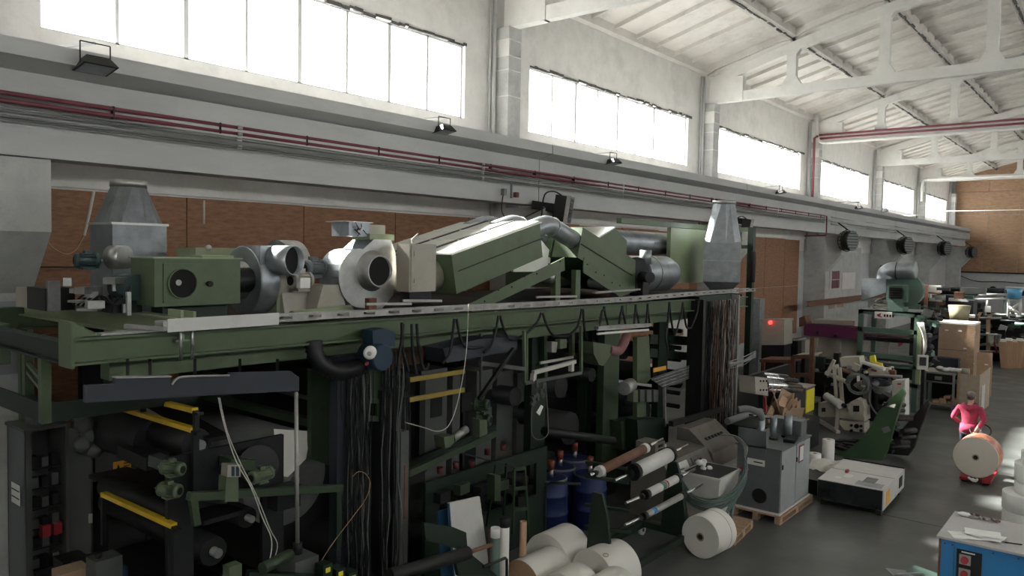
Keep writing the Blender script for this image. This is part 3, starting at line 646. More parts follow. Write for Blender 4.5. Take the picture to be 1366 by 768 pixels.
# ================================================================ ON TOP OF THE PLATFORM
DZ = 3.83
def sheet_hood(name, label, c, sx, sy, rz, z0, zs, neck, ztop, m, group, bevelbase=0):
    c = V(c); t = thing(name, label, 'duct hood', (c.x, c.y, z0), group)
    R = Matrix.Rotation(rz, 3, 'Z')
    def ring(z, hx, hy, n=24, k=8):
        out = []
        for i in range(n):
            a = 2*math.pi*(i+.5)/n; x = math.copysign(abs(math.cos(a))**(2/k), math.cos(a))*hx; y = math.copysign(abs(math.sin(a))**(2/k), math.sin(a))*hy
            out.append(V((c.x, c.y, z))+R @ V((x, y, 0)))
        return out
    def rect(z, hx, hy): return [V((c.x, c.y, z))+R @ V((sx_*hx, sy_*hy, 0)) for sx_, sy_ in ((-1, -1), (1, -1), (1, 1), (-1, 1))]
    zz = z0
    if bevelbase:
        MB().loft(rect(z0, sx/2*.62, sy/2*.62), rect(z0+bevelbase, sx/2, sy/2)).part('base_taper', m, t); zz = z0+bevelbase
    for i, z in enumerate(zs):
        MB().loft(rect(zz, sx/2, sy/2), rect(z-.012, sx/2, sy/2)).part('body_panel', m, t)
        MB().loft(rect(z-.015, sx/2+.018, sy/2+.018), rect(z+.012, sx/2+.018, sy/2+.018)).part('flange', M_steel, t); zz = z+.012
    # transition square to octagon
    n = 16; A = []; B = []
    for i in range(n):
        a = 2*math.pi*(i+.5)/n; ca, sa = math.cos(a), math.sin(a); k = 1/max(abs(ca), abs(sa))
        A.append(V((c.x, c.y, zz))+R @ V((ca*k*sx/2, sa*k*sy/2, 0))); B.append(V((c.x, c.y, ztop-.08))+R @ V((ca*neck, sa*neck, 0)))
    MB().loft(A, B).part('tapered_cone', m, t)
    MB().cyl((c.x, c.y, ztop-.09), (c.x, c.y, ztop), neck+.012, n=16, hollow=.015).part('collar', M_steel, t)
    return t
sheet_hood('exhaust_hood', 'galvanised sheet hood tapering to a round collar at the left end of the platform', (-9.82, 4.45, 0), .62, .66, 0, 3.83, [4.955], .2, 5.5, M_galvd, 'sheet metal exhaust hoods')
sheet_hood('exhaust_hood', 'galvanised sheet hood tapering to a round collar at the right end of the platform', (-8.05, 18.1, 0), .86, .86, math.radians(22), 3.86, [4.58, 5.02], .27, 6.05, M_galv, 'sheet metal exhaust hoods', bevelbase=.2)
# green fan box
t = thing('fan_housing_box', 'large green sheet metal box with a round black opening', 'fan box', (-8.1, 4.3, 4.06))
MB().box(-8.42, -7.9, 3.84, 4.82, 4.06, 4.56).part('box_body', M_green, t)
MB().box(-8.44, -7.88, 3.82, 4.84, 4.56, 4.572).part('top_lip', M_lgreen, t)
c = V((-7.89, 4.13, 4.30))
g = MB(); g.box(-7.9, -7.885, 3.93, 4.36, 4.10, 4.51); g.part('cover_plate', M_green, t)
MB().cyl(c-V((0.02, 0, 0)), c+V((.035, 0, 0)), .165, n=24, hollow=.012).part('inlet_ring', M_green, t)
MB().cyl(c-V((0.0, 0, 0)), c+V((.009, 0, 0)), .150, n=24).part('dark_inlet', M_hole, t)
MB().cyl(c+V((.009, -.045, .01)), c+V((.02, -.045, .01)), .032, n=14).part('hub', M_steel, t)
MB().cyl((-7.88, 4.43, 4.29), (-7.84, 4.43, 4.29), .032, n=12).part('knob', M_black, t)
MB().box(-8.3, -8.05, 4.0, 4.75, 3.86, 4.06).part('support_frame', M_dgreen, t)
g = MB(); g.box(-8.25, -8.0, 4.42, 4.8, 4.572, 4.60); g.part('inspection_lid', M_lgreen, t)
MB().sphere((-8.1, 4.55, 4.68), .035).thing('glass_gauge', M_steel, 'small round glass gauge on top of the green fan box', 'gauge')
MB().box(-9.2, -8.75, 4.75, 5.35, 4.3, 4.68).thing('junction_housing', M_lgreen, 'pale grey-green housing behind the green fan box', 'housing')
# motor with pulley guard left of it
motor('drive_motor', M_mot, 'dark teal motor with belt guard beside the left sheet hood', (-8.9, 3.45, 4.52), (0.25, 1, 0), .085, .26)
t = thing('belt_drive', 'grey belt guard and small gearboxes left of the green fan box', 'gearbox', (-8.7, 3.85, 3.98))
MB().cyl((-8.85, 3.82, 4.56), (-8.68, 3.90, 4.56), .13, n=20).part('belt_guard', M_steel, t)
MB().cyl((-8.5, 3.75, 4.25), (-8.2, 3.8, 4.25), .14, n=18).part('gear_housing', M_mot, t)
MB().box(-8.75, -8.3, 3.6, 3.9, 3.98, 4.14).part('base_block', M_dsteel, t)
rnd = random.Random(3)
g = MB()
for i in range(14):
    p = V((-8.3+rnd.uniform(-.5, .1), 3.45+rnd.uniform(-.15, .3), 4.0+rnd.uniform(0, .35))); g.cbox(p, (rnd.uniform(.04, .16), rnd.uniform(.04, .2), rnd.uniform(.02, .09)), rz=rnd.uniform(0, 3))
tag(g.part('linkage_pieces', M_steel, t), None, kind='stuff')
for i in range(4):
    p = V((-8.8+i*.12, 3.4, 4.05)); MB().tube(curve([p, p+V((.1, .1, .12)), p+V((.25, .2, .02)), p+V((.3, .32, .22))], 4), .012, 5).part('hose', M_black, t)
t = thing('control_box', 'small dark control box with handles at the far left of the platform', 'box', (-9.3, 3.0, 3.8))
MB().box(-9.9, -9.55, 3.22, 3.5, 3.98, 4.2).part('box_body', M_beige, t)
MB().box(-9.5, -9.0, 3.2, 3.5, 3.98, 4.22).part('motor_block', M_dsteel, t)
MB().box(-9.02, -8.96, 3.22, 3.34, 3.98, 4.3).part('lever', M_steel, t)
MB().box(-8.02, -7.98, 3.6, 3.64, 3.98, 4.22).part('lever', M_steel, t)
# corrugated coupling
g = MB(); prof = []
for i in range(17): prof.append((i*.025, .15 if i % 2 else .135))
g.lathe((-8.2, 4.83, 4.31), (0, 1, 0), prof, 20); g.thing('corrugated_duct', M_dsteel, 'dark corrugated duct joining the green box to the first fan', 'duct')
# fan 1
def scroll(y, z, R, n=28, foot=True, Yax=True):
    pass
t = thing('centrifugal_fan', 'steel centrifugal fan with round outlet turned sideways, left of the two', 'fan', (-8.3, 5.3, 3.83), 'centrifugal fans on the platform')
g = MB(); g.lathe((-8.35, 5.12, 4.3), (0, 1, 0), [(0, 0), (0, .40), (.02, .42), (.24, .42), (.26, .40), (.26, 0)], 28)
g.box(-8.76, -7.99, 5.13, 5.37, 4.3, 4.3+.001) ; g.part('casing', M_galv, t)
MB().box(-8.4, -7.98, 5.13, 5.37, 4.32, 4.72).part('outlet_throat', M_galv, t)
MB().lathe((-8.35, 5.05, 4.3), (0, 1, 0), [(0, .17), (0.05, .20), (.08, .24)], 20).part('inlet_cone', M_steel, t)
MB().cyl((-8.0, 5.35, 4.55), (-7.72, 5.42, 4.55), .175, n=24, hollow=.012).part('round_outlet', M_galv, t)
MB().cyl((-7.80, 5.39, 4.55), (-7.77, 5.405, 4.55), .163, n=24).part('dark_outlet', M_hole, t)
MB().box(-8.4, -8.05, 5.4, 5.62, 3.85, 4.35).part('pedestal', M_lgreen, t)
MB().cyl((-8.2, 5.4, 4.25), (-8.2, 5.6, 4.25), .2, n=20).part('bearing_drum', M_beige, t)
g = MB(); g.prism([(-8.38, 5.45, 3.85), (-7.95, 5.45, 3.85), (-8.02, 5.45, 4.15), (-8.3, 5.45, 4.15)], (0, .5, 0)); g.part('motor_stand', M_beige, t)
motor('fan_motor', M_beige, 'beige motor on the stand of the left fan', (-7.95, 5.52, 4.30), (-.1, 1, 0), .115, .30)
MB().box(-7.83, -7.75, 5.52, 5.66, 4.22, 4.34).thing('switch_box', M_paperw, 'small white switch box on the left fan motor', 'switch')
# fan 2: scroll across, axis X
t = thing('centrifugal_fan', 'steel snail-shaped fan with a round black inlet facing the hall, right of the two', 'fan', (-7.9, 6.5, 3.9), 'centrifugal fans on the platform')
cy, cz = 6.42, 4.38
out = []
for i in range(22):
    a = math.radians(60+i*12.5); r = .30+.16*i/21; out.append((cy+.94*r*math.cos(a), cz+r*math.sin(a)))
pr = [(0, y, z) for y, z in out]
pr = [(0, 6.98, 4.66), (0, 6.9, 4.82), (0, 6.62, 4.82)]+pr[2:17]+[(0, 6.75, 3.92), (0, 6.95, 4.1), (0, 7.0, 4.4)]
g = MB(); g.prism([(-7.72, y, z) for _, y, z in pr], (-.42, 0, 0)); g.part('scroll_casing', M_galv, t)
g = MB(); g.prism([(-7.715, cy+(y-cy)*1.02, cz+(z-cz)*1.02) for _, y, z in pr], (-.02, 0, 0)); g.part('front_rim', M_steel, t)
MB().lathe((-7.72, 6.60, 4.42), (1, 0, 0), [(0, .27), (.03, .25), (.06, .21), (.16, .205), (.16, .19), (.02, .19)], 28).part('inlet_cone', M_steel, t)
MB().cyl((-7.64, 6.60, 4.42), (-7.60, 6.60, 4.42), .189, n=24).part('dark_inlet', M_hole, t)
g = MB(); g.prism([(-7.75, 5.72, 3.85), (-7.75, 6.25, 3.85), (-7.75, 6.1, 4.25), (-7.75, 5.85, 4.25)], (-.4, 0, 0)); g.part('pedestal', M_beige, t)
g = MB(); g.box(-8.1, -7.75, 6.58, 7.0, 4.82, 4.9); g.part('outlet_flange', M_lgreen, t)
motor('fan_motor', M_greybox, 'grey round motor between the two fans', (-8.0, 5.75, 4.45), (-.3, 1, 0), .11, .36)
t = thing('switchgear_box', 'galvanised box with wiring on top of the right fan', 'box', (-7.95, 6.55, 4.9))
MB().box(-8.15, -7.8, 6.28, 6.62, 4.86, 5.04).part('box_body', M_galv, t)
MB().box(-8.2, -7.78, 6.22, 6.66, 5.04, 5.05).part('lid', M_steel, t)
MB().box(-8.1, -7.82, 6.63, 6.9, 4.9, 5.02).part('label_box', M_beige, t)
rnd = random.Random(9); g = MB()
for i in range(9):
    p = V((-7.78, 6.35+rnd.uniform(0, .2), 4.9+rnd.uniform(0, .1))); g.tube([p, p+V((.02, rnd.uniform(-.1, .1), rnd.uniform(-.08, .08)))], .007, 4)
g.part('loose_wires', M_black, t)
MB().cyl((-7.6, 5.3, 3.9), (-7.6, 6.15, 3.93), .075, n=16).thing('green_cylinder', M_lgreen, 'pale green cylinder lying on the deck in front of the fans', 'cylinder')
t = thing('curved_fan_cover', 'round fan cover behind the two fans', 'fan cover', (-8.9, 6.0, 3.85))
MB().lathe((-8.9, 5.95, 4.42), (0, 1, 0), [(0, 0), (0, .38), (.3, .38), (.3, 0)], 24).part('drum', M_steel, t)
# horizontal cream duct behind the electrical box
MB().cyl((-8.25, 6.95, 4.32), (-8.25, 8.3, 4.34), .24, n=22).thing('round_duct', M_beige, 'cream round duct between the right fan and the green hood', 'duct')
MB().cyl((-8.9, 7.3, 4.3), (-8.9, 8.6, 4.3), .30, n=22).thing('round_duct', M_galv, 'steel round duct behind the cream duct', 'duct')
# electrical box
t = thing('electrical_cabinet', 'tall grey-beige electrical box standing at the front edge of the platform', 'cabinet', (-7.45, 7.3, 4.05))
MB().box(-7.62, -7.38, 6.93, 7.42, 4.15, 4.78).part('cabinet_body', M_beige, t)
MB().box(-7.378, -7.365, 6.955, 7.405, 4.17, 4.76).part('door', M_beige, t)
for z in (4.3, 4.65): MB().box(-7.364, -7.352, 7.0, 7.02, z-.03, z+.03).part('hinge', M_steel, t)
MB().box(-7.6, -7.42, 6.98, 7.38, 4.0, 4.15).part('stand', M_dsteel, t)
g = MB(); g.tube(curve([(-7.5, 7.1, 4.78), (-7.5, 7.08, 4.83), (-7.48, 7.18, 4.92)], 4), .008, 5); g.part('wire', M_whitecable, t)
for i, (a, b, m) in enumerate((((-7.3, 6.15, 4.03), (-7.15, 6.75, 4.02), M_alu), ((-7.3, 6.75, 4.05), (-7.1, 7.25, 4.04), M_alu), ((-7.3, 9.55, 4.0), (-7.05, 10.3, 4.0), M_alu), ((-7.3, 11.2, 4.02), (-7.5, 13.1, 4.02), M_alu))):
    MB().bar(a, b, .05, .03).thing('flat_bar', m, ['flat metal bar sticking out in front of the right fan', 'flat metal bar under the electrical box', 'flat bar poking out below the green hood', 'long thin flat bar lying before the right dryer hood'][i], 'metal bar', 'loose flat bars on the platform edge')
MB().box(-7.36, -7.28, 6.18, 6.3, 3.96, 4.1).thing('brown_block', M_rust, 'small brown block on the tray before the right fan', 'block')
# dryer hoods -------------------------------------------------------
def dryer(name, label, F, xs, ridge=None, matl=M_green, group=None):
    # F: outline (y, z) list of the side
    t = thing(name, label, 'dryer hood', (xs[0][0], F[0][0], 3.83), group)
    return t
TLp, TRp, BRp, BLp = (8.16, 4.64), (10.27, 5.19), (10.37, 4.62), (8.28, 4.06)
XS = [(-7.8, -8.37), (-8.41, -8.98), (-9.02, -9.6)]
t = thing('dryer_hood', 'big green dryer hood sloping up to the right with top sheets lightened as if skylit', 'dryer hood', (-8.7, 9.3, 3.86))
for i, (xa, xb) in enumerate(XS):
    g = MB(); g.prism([(xa, *TLp), (xa, *TRp), (xa, *BRp), (xa, *BLp)], (xb-xa, 0, 0)); g.part('hood_body', M_green, t)
    g = MB(); d = (TRp[0]-TLp[0], TRp[1]-TLp[1])
    g.prism([(xa-.0, TLp[0]-.02, TLp[1]), (xa, TRp[0], TRp[1]+.005), (xa, TRp[0], TRp[1]+.03), (xa, TLp[0]-.02, TLp[1]+.025)], (xb-xa, 0, 0)); g.part('top_sheet', M_hood, t)
    for f in (.35, .68):
        y, z = TLp[0]+d[0]*f, TLp[1]+d[1]*f+.03; g = MB(); g.bar((xa-.01, y, z), (xb+.01, y, z), .05, .02); g.part('seam_strip', M_hood, t)
for xs_ in (-8.39, -9.0): MB().bar((xs_, 8.12, 4.655), (xs_, 10.3, 5.225), .07, .03).part('dark_seam', M_black, t)
g = MB(); g.bar((-7.79, 8.3, 4.40), (-7.79, 10.33, 4.93), .012, .012); g.part('side_seam', M_black, t)
g = MB(); g.bar((-7.79, 8.15, 4.645), (-7.79, 10.3, 5.20), .02, .02); g.part('edge_fold', M_hood, t)
# arched ridge pipes, one over each strip
rt_ = thing('arched_pipe', 'grey arched pipe bridging the two dryer hoods, nearest one', 'pipe', (-7.98, 10.7, 5.0))
arch = [V(q) for q in ((-7.98, 10.15, 5.03), (-7.98, 10.55, 5.15), (-7.98, 10.66, 5.17), (-7.98, 10.76, 5.165), (-7.98, 10.86, 5.14), (-7.98, 11.2, 5.03), (-7.98, 11.62, 4.90))]
MB().tube(arch, .165, 18).part('pipe', M_galv, rt_)
MB().torus((-7.98, 10.86, 5.14), (0, 1, -.3), .17, .012, 20, 6).part('joint_band', M_steel, rt_)
for j, xx in enumerate((-8.7, -9.3)):
    r2 = dup(rt_, (xx+7.98, 0, .02), label=['bright arched pipe behind the nearest one over the hood ridge', 'farthest bright arched pipe over the hood ridge'][j])
# pale inner end panel
g = MB(); g.prism([(-8.45, 10.40, 4.35), (-8.45, 10.45, 4.75), (-8.45, 10.95, 5.08), (-8.45, 11.5, 4.7), (-8.45, 11.45, 4.35)], (-.05, 0, 0)); g.thing('end_panel', M_hood, 'pale cream end panel between the two dryer hoods', 'panel')
# perforated support rails
def rail(nm, pts, label, holes):
    t = thing(nm, label, 'support rail', (-7.65, pts[0][0], pts[0][1]), 'perforated support rails')
    g = MB(); g.prism([(-7.62, y, z) for y, z in pts], (-.02, 0, 0)); g.part('rail_web', M_green, t)
    h = MB()
    for y, z in holes: h.cyl((-7.62, y, z), (-7.612, y, z), .014, n=8)
    h.part('bolt_holes', M_hole, t); return t
rail('perforated_rail', [(8.28, 3.9), (10.75, 4.62), (10.77, 4.40), (8.75, 3.86)], 'green perforated rail under the left dryer hood', [(8.7+i*.32, 3.95+i*.1+(.06 if i % 2 else 0)) for i in range(7)])
rail('perforated_rail', [(11.35, 4.62), (13.1, 3.98), (12.6, 3.88), (11.35, 4.35)], 'green perforated rail under the right dryer hood', [(11.45+i*.28, 4.5-i*.1-(.04 if i % 2 else 0)) for i in range(5)])
for y in (10.55, 11.15): MB().box(-7.75, -7.65, y, y+.14, 3.86, 4.4).thing('stub_post', M_green, 'short green post under the hood gap, %s one' % ('left' if y < 11 else 'right'), 'post')
for i, (y, z) in enumerate(((10.55, 4.28), (12.05, 4.15), (12.35, 4.08))):
    MB().lathe((-7.7, y, z), (1, 0, 0), [(-.25, .09), (0, .10), (.02, .08), (.05, .03)], 14).thing('roller_end', M_steel, ['round steel roller end under the hood gap', 'steel roller end under the right hood, left of two', 'steel roller end under the right hood, right of two'][i], 'roller')
# right hood
t = thing('dryer_hood', 'dark green dryer hood sloping down to the right behind the arched pipe', 'dryer hood', (-8.7, 12.5, 3.86))
for i, (xa, xb) in enumerate(XS):
    g = MB(); g.prism([(xa, 11.55, 5.16), (xa, 13.5, 4.56), (xa, 13.75, 3.95), (xa, 13.45, 3.95), (xa, 11.4, 4.62)], (xb-xa, 0, 0)); g.part('hood_body', M_green, t)
MB().bar((-7.79, 11.5, 4.86), (-7.79, 13.3, 4.28), .012, .014).part('side_seam', M_black, t)
t = thing('dryer_hood', 'second hood with its top lightened as if skylit, rising behind the right dryer hood', 'dryer hood', (-9.9, 15, 3.86))
g = MB(); g.prism([(-9.0, 12.3, 4.4), (-9.0, 14.6, 5.25), (-9.0, 15.1, 5.0), (-9.0, 15.1, 4.2), (-9.0, 12.3, 4.0)], (-1.2, 0, 0)); g.part('hood_body', M_green, t)
g = MB(); g.prism([(-9.0, 12.3, 4.41), (-9.0, 14.6, 5.26), (-9.0, 14.6, 5.29), (-9.0, 12.3, 4.44)], (-1.2, 0, 0)); g.part('top_sheet', M_hood, t)
# long horizontal duct and drum
t = thing('round_duct', 'long fat horizontal duct behind the blower, right of the hoods', 'duct', (-9.4, 16.5, 4.6))
MB().lathe((-9.3, 14.6, 4.96), (0, 1, 0), [(0, 0), (0, .28), (3.0, .28), (3.3, .24), (3.35, 0)], 24).part('duct_body', M_galv, t)
MB().box(-9.01, -9.0, 16.4, 17.6, 4.95, 4.99).part('label_strip', M_steel, t)
t = thing('steel_drum', 'horizontal steel drum under the long duct', 'drum', (-8.3, 14.8, 3.9))
MB().lathe((-8.35, 13.75, 4.28), (0, 1, 0), [(0, 0), (0, .36), (.05, .38), (1.9, .38), (2.15, .3), (2.2, 0)], 28).part('drum_shell', M_galv, t)
MB().torus((-8.35, 14.9, 4.28), (0, 1, 0), .385, .012, 28, 6).part('weld_band', M_steel, t)
t = thing('small_blower', 'dark blower with a short upright pipe before the steel drum', 'blower', (-7.75, 13.6, 3.86))
MB().lathe((-7.9, 13.55, 4.28), (.85, -.5, 0), [(0, 0), (0, .35), (.12, .36), (.14, .3), (.14, 0)], 24).part('casing', M_dsteel, t)
MB().cyl((-7.75, 13.75, 4.5), (-7.75, 13.75, 4.78), .12, n=16, hollow=.01).part('outlet_pipe', M_galv, t)
MB().cyl((-7.75, 13.6, 4.25), (-7.45, 13.42, 4.25), .11, n=14).part('motor', M_dsteel, t)
MB().box(-7.95, -7.65, 13.5, 13.75, 3.86, 4.15).part('stand', M_dsteel, t)
# green frame behind tower
t = thing('steel_gantry', 'tall green steel frame behind the right sheet hood', 'frame', (-9.2, 18.5, 0))
MB().box(-8.9, -8.8, 16.8, 18.7, 4.0, 5.35).part('side_panel', M_lgreen, t)
MB().bar((-8.85, 14.5, 5.42), (-8.85, 20.6, 5.42), .12, .12).part('top_beam', M_green, t)
MB().bar((-8.25, 20.4, 0), (-8.25, 20.4, 5.48), .16, .16).part('post', M_dgreen, t)
MB().bar((-8.85, 20.4, 5.42), (-8.2, 20.4, 5.42), .12, .12).part('side_beam', M_green, t)
MB().bar((-8.6, 20.4, 4.95), (-8.2, 20.4, 4.95), .1, .1).part('side_beam', M_green, t)
MB().bar((-8.7, 20.4, 3.9), (-8.7, 20.4, 5.4), .14, .14).part('post', M_dgreen, t)
MB().tube(curve([(-8.15, 20.3, 4.8), (-8.12, 20.25, 4.6), (-8.15, 20.3, 4.0)], 5), .07, 8).part('hose', M_black, t)
MB().cyl((-8.6, 19.2, 3.95), (-8.6, 20.3, 3.98), .03, n=8).part('rod', M_steel, t)
# ================================================================ UNDER THE PLATFORM
DG, DS, BK = M_dgreen, M_dsteel, M_black
def xroll(t, px, py, Xr, L, r, m, nm='roller', n=20):
    p = aX(px, py, Xr); MB().cyl(p, p-V((L, 0, 0)), r, n=n).part(nm, m, t)
    MB().cyl(p+V((.1, 0, 0)), p-V((L+.1, 0, 0)), r*.35, n=10).part('roller_shaft', M_steel, t); return p
def frame(t, x, y0, y1, z0, z1, m, holes=((.2, .8, .25, .75),), th=.06, nm='side_frame'):
    # plate with a rectangular window, built of four bars
    for a, b, c, d in holes[:1]:
        ya, yb, za, zb = y0+(y1-y0)*a, y0+(y1-y0)*b, z0+(z1-z0)*c, z0+(z1-z0)*d
        g = MB(); g.box(x-th, x, y0, ya, z0, z1); g.box(x-th, x, yb, y1, z0, z1); g.box(x-th, x, ya, yb, z0, za); g.box(x-th, x, ya, yb, zb, z1)
    return g.part(nm, m, t)
# open control cabinet at the left edge
t = thing('open_control_cabinet', 'grey control cabinet with its door open at the left frame edge', 'cabinet', (-11.2, 3.6, 0))
x0, x1, y0, y1, h = -11.75, -11.1, 3.70, 4.22, 2.25
MB().box(x0, x1, y0, y0+.03, 0, h).part('side_panel', M_greybox, t); MB().box(x0, x1, y1-.03, y1, 0, h).part('side_panel', M_ugrey, t)
MB().box(x0, x0+.03, y0, y1, 0, h).part('back_panel', M_ugrey, t); MB().box(x0-.02, x1+.02, y0-.02, y1+.02, h, h+.04).part('top_panel', M_ugrey, t)
MB().box(x1-.03, x1+.01, y0, y0+.07, 0, h).part('front_stile', M_ugrey, t); MB().box(x1-.03, x1+.01, y1-.04, y1, 0, h).part('front_stile', M_ugrey, t)
MB().bar((x1, y1+.01, h/2), (x1+.42, y1+.12, h/2), .03, h-.06).part('open_door', M_ugrey, t)
MB().box(x1+.41, x1+.44, y1+.08, y1+.12, 1.0, 1.12).part('door_latch', M_whitecable, t)
for i in range(6):
    MB().box(x0+.05, x1-.12, y0+.05, y1-.05, .35+i*.27, .37+i*.27).part('mounting_rail', DS, t)
    for j in range(3): MB().box(x1-.2, x1-.08, y0+.1+j*.12, y0+.18+j*.12, .39+i*.27, .50+i*.27+random.uniform(0, .06)).part('relay', (M_ugrey, BK, M_ugrey, M_dsteel)[(i+j) % 4], t)
for j in range(2): MB().box(x1-.16, x1-.02, y0+.2+j*.14, y0+.3+j*.14, .8, .95).part('red_switch', M_red, t)
MB().box(x0+.2, x0+.5, y0-.022, y0-.018, 1.25, 1.52).part('notice', M_paperw, t)
for z in (1.33, 1.43): MB().box(x0+.22, x0+.48, y0-.026, y0-.021, z, z+.015).part('notice_line', DS, t)
MB().box(x1-.5, x1-.15, y0+.15, y1-.15, h+.04, h+.2).thing('small_grey_box', M_ugrey, 'small grey box on top of the open control cabinet', 'box')
# white/grey cabinets at the wall with orange sign
t = thing('grey_cabinet_bank', 'long grey cabinet at the wall with an orange warning sign', 'cabinet', (-11.6, 6.2, 0))
MB().box(-12.0, -11.2, 4.6, 7.6, 0, 2.13).part('cabinet_body', M_ugrey, t); MB().box(-12.02, -11.18, 4.58, 7.62, 2.13, 2.16).part('top_panel', M_alu, t)
MB().box(-11.198, -11.19, 4.84, 5.09, 1.42, 1.61).part('warning_sign', M_orange, t)
g = MB(); g.prism([(-11.188, 4.87, 1.46), (-11.188, 4.95, 1.46), (-11.188, 4.91, 1.57)], (-.004, 0, 0)); g.part('warning_triangle', BK, t)
for z in (1.48, 1.52, 1.56): MB().box(-11.19, -11.187, 4.98, 5.07, z, z+.012).part('sign_line', BK, t)
MB().box(-11.2, -11.19, 5.3, 5.315, 0.1, 2.1).part('door_gap', BK, t)
MB().ibeam((-12.3, 5.0, 0), (-12.3, 5.0, 3.6), .3, .2).thing('steel_column', DS, 'dark steel column behind the slate blue guard', 'column')
# slate blue guard hanging below the front beam
t = thing('sheet_guard', 'long slate blue sheet guard hanging under the front beam at left', 'guard', (-7.0, 4, 3.2))
MB().prism(pX(-7.05, [(114, 514), (153, 512), (153, 503), (224, 502), (231, 511), (242, 502.5), (307, 501), (307, 497), (388, 495), (399, 503), (399, 521), (300, 526), (114, 537)]), (-.05, 0, 0)).part('sheet', M_slate, t)
MB().bar(aX(152, 503, -7.05), aX(226, 501.5, -7.05), .09, .012).part('top_fold', M_alu, t)
g = MB(); g.tube(curve([aX(229, 513, -7.04), aX(236, 505, -7.04), aX(250, 502, -7.04), aX(306, 500.5, -7.04)], 4), .012, 5); g.part('edge_strip', M_alu, t)
for px in (170, 200, 260, 320, 370): MB().bar(aX(px, 505, -7.1), aX(px, 480, -7.35), .03).part('hanger', DS, t)
# rod with box
p, q = aX(395, 523, -7.0), aX(397, 738, -7.0)
t = thing('support_rod', 'pale vertical rod from the slate guard down to a grey box', 'rod', q)
MB().cyl(p, q, .022, n=10).part('rod', M_alu, t); MB().cyl(q+V((0, 0, .12)), q, .05, n=10).part('rod_socket', DS, t)
MB().box(q.x-.18, q.x+.16, q.y-.14, q.y+.16, q.z-.45, q.z-.02).part('grey_box', M_ugrey, t); MB().box(q.x-.1, q.x+.1, q.y-.1, q.y+.1, 0, q.z-.45).part('pedestal', DS, t)
# left reel unit with yellow bars -------------------------------------------------
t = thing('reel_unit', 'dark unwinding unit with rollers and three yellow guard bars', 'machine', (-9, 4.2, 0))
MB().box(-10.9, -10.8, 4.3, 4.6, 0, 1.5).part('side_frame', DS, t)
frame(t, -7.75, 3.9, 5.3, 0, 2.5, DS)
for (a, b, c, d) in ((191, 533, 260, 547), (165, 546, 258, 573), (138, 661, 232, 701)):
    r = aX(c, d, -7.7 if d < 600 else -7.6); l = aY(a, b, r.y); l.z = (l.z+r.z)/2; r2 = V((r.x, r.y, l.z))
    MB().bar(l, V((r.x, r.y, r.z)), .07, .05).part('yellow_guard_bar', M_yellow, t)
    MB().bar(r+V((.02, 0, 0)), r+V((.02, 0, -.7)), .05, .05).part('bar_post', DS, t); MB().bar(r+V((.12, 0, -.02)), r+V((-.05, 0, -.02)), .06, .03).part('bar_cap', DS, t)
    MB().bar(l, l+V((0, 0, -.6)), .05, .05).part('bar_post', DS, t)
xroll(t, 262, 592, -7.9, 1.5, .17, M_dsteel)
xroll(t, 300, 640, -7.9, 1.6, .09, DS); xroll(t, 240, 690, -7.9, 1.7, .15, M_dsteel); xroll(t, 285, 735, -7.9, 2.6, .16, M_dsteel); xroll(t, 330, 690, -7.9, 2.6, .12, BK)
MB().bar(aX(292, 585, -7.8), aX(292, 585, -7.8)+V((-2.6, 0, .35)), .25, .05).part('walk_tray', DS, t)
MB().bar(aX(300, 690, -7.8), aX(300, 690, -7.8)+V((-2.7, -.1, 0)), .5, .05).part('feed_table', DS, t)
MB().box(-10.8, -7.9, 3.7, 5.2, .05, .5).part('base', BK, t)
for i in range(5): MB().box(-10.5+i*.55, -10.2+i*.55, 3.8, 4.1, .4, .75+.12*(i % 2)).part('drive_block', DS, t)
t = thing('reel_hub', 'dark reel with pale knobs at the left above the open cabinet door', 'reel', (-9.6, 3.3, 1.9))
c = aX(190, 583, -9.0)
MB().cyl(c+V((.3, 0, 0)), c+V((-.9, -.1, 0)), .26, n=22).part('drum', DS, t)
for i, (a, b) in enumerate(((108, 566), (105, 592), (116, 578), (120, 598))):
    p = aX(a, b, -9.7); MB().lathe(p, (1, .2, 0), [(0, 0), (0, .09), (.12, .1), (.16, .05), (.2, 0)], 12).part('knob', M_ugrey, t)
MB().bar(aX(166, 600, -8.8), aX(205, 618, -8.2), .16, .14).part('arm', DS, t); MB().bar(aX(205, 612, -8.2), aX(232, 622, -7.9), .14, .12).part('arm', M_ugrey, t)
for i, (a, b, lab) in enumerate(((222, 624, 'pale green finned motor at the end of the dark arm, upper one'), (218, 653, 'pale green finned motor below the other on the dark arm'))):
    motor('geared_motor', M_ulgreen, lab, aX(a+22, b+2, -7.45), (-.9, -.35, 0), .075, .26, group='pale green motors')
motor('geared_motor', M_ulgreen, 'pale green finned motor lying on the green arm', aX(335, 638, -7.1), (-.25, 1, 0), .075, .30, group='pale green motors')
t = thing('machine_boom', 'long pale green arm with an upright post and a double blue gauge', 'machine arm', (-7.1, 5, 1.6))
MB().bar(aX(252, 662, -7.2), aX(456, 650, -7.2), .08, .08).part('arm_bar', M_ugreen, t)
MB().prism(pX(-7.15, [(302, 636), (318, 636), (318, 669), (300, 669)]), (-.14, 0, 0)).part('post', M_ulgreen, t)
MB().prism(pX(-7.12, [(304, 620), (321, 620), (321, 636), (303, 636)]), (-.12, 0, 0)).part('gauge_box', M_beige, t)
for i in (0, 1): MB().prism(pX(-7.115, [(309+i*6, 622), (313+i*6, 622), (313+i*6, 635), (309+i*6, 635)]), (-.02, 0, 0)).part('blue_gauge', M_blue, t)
MB().bar(aX(256, 660, -7.3), aX(262, 700, -7.3), .07, .07).part('leg', M_ugreen, t); MB().bar(aX(450, 652, -7.3), aX(450, 730, -7.3), .07, .07).part('leg', DG, t)
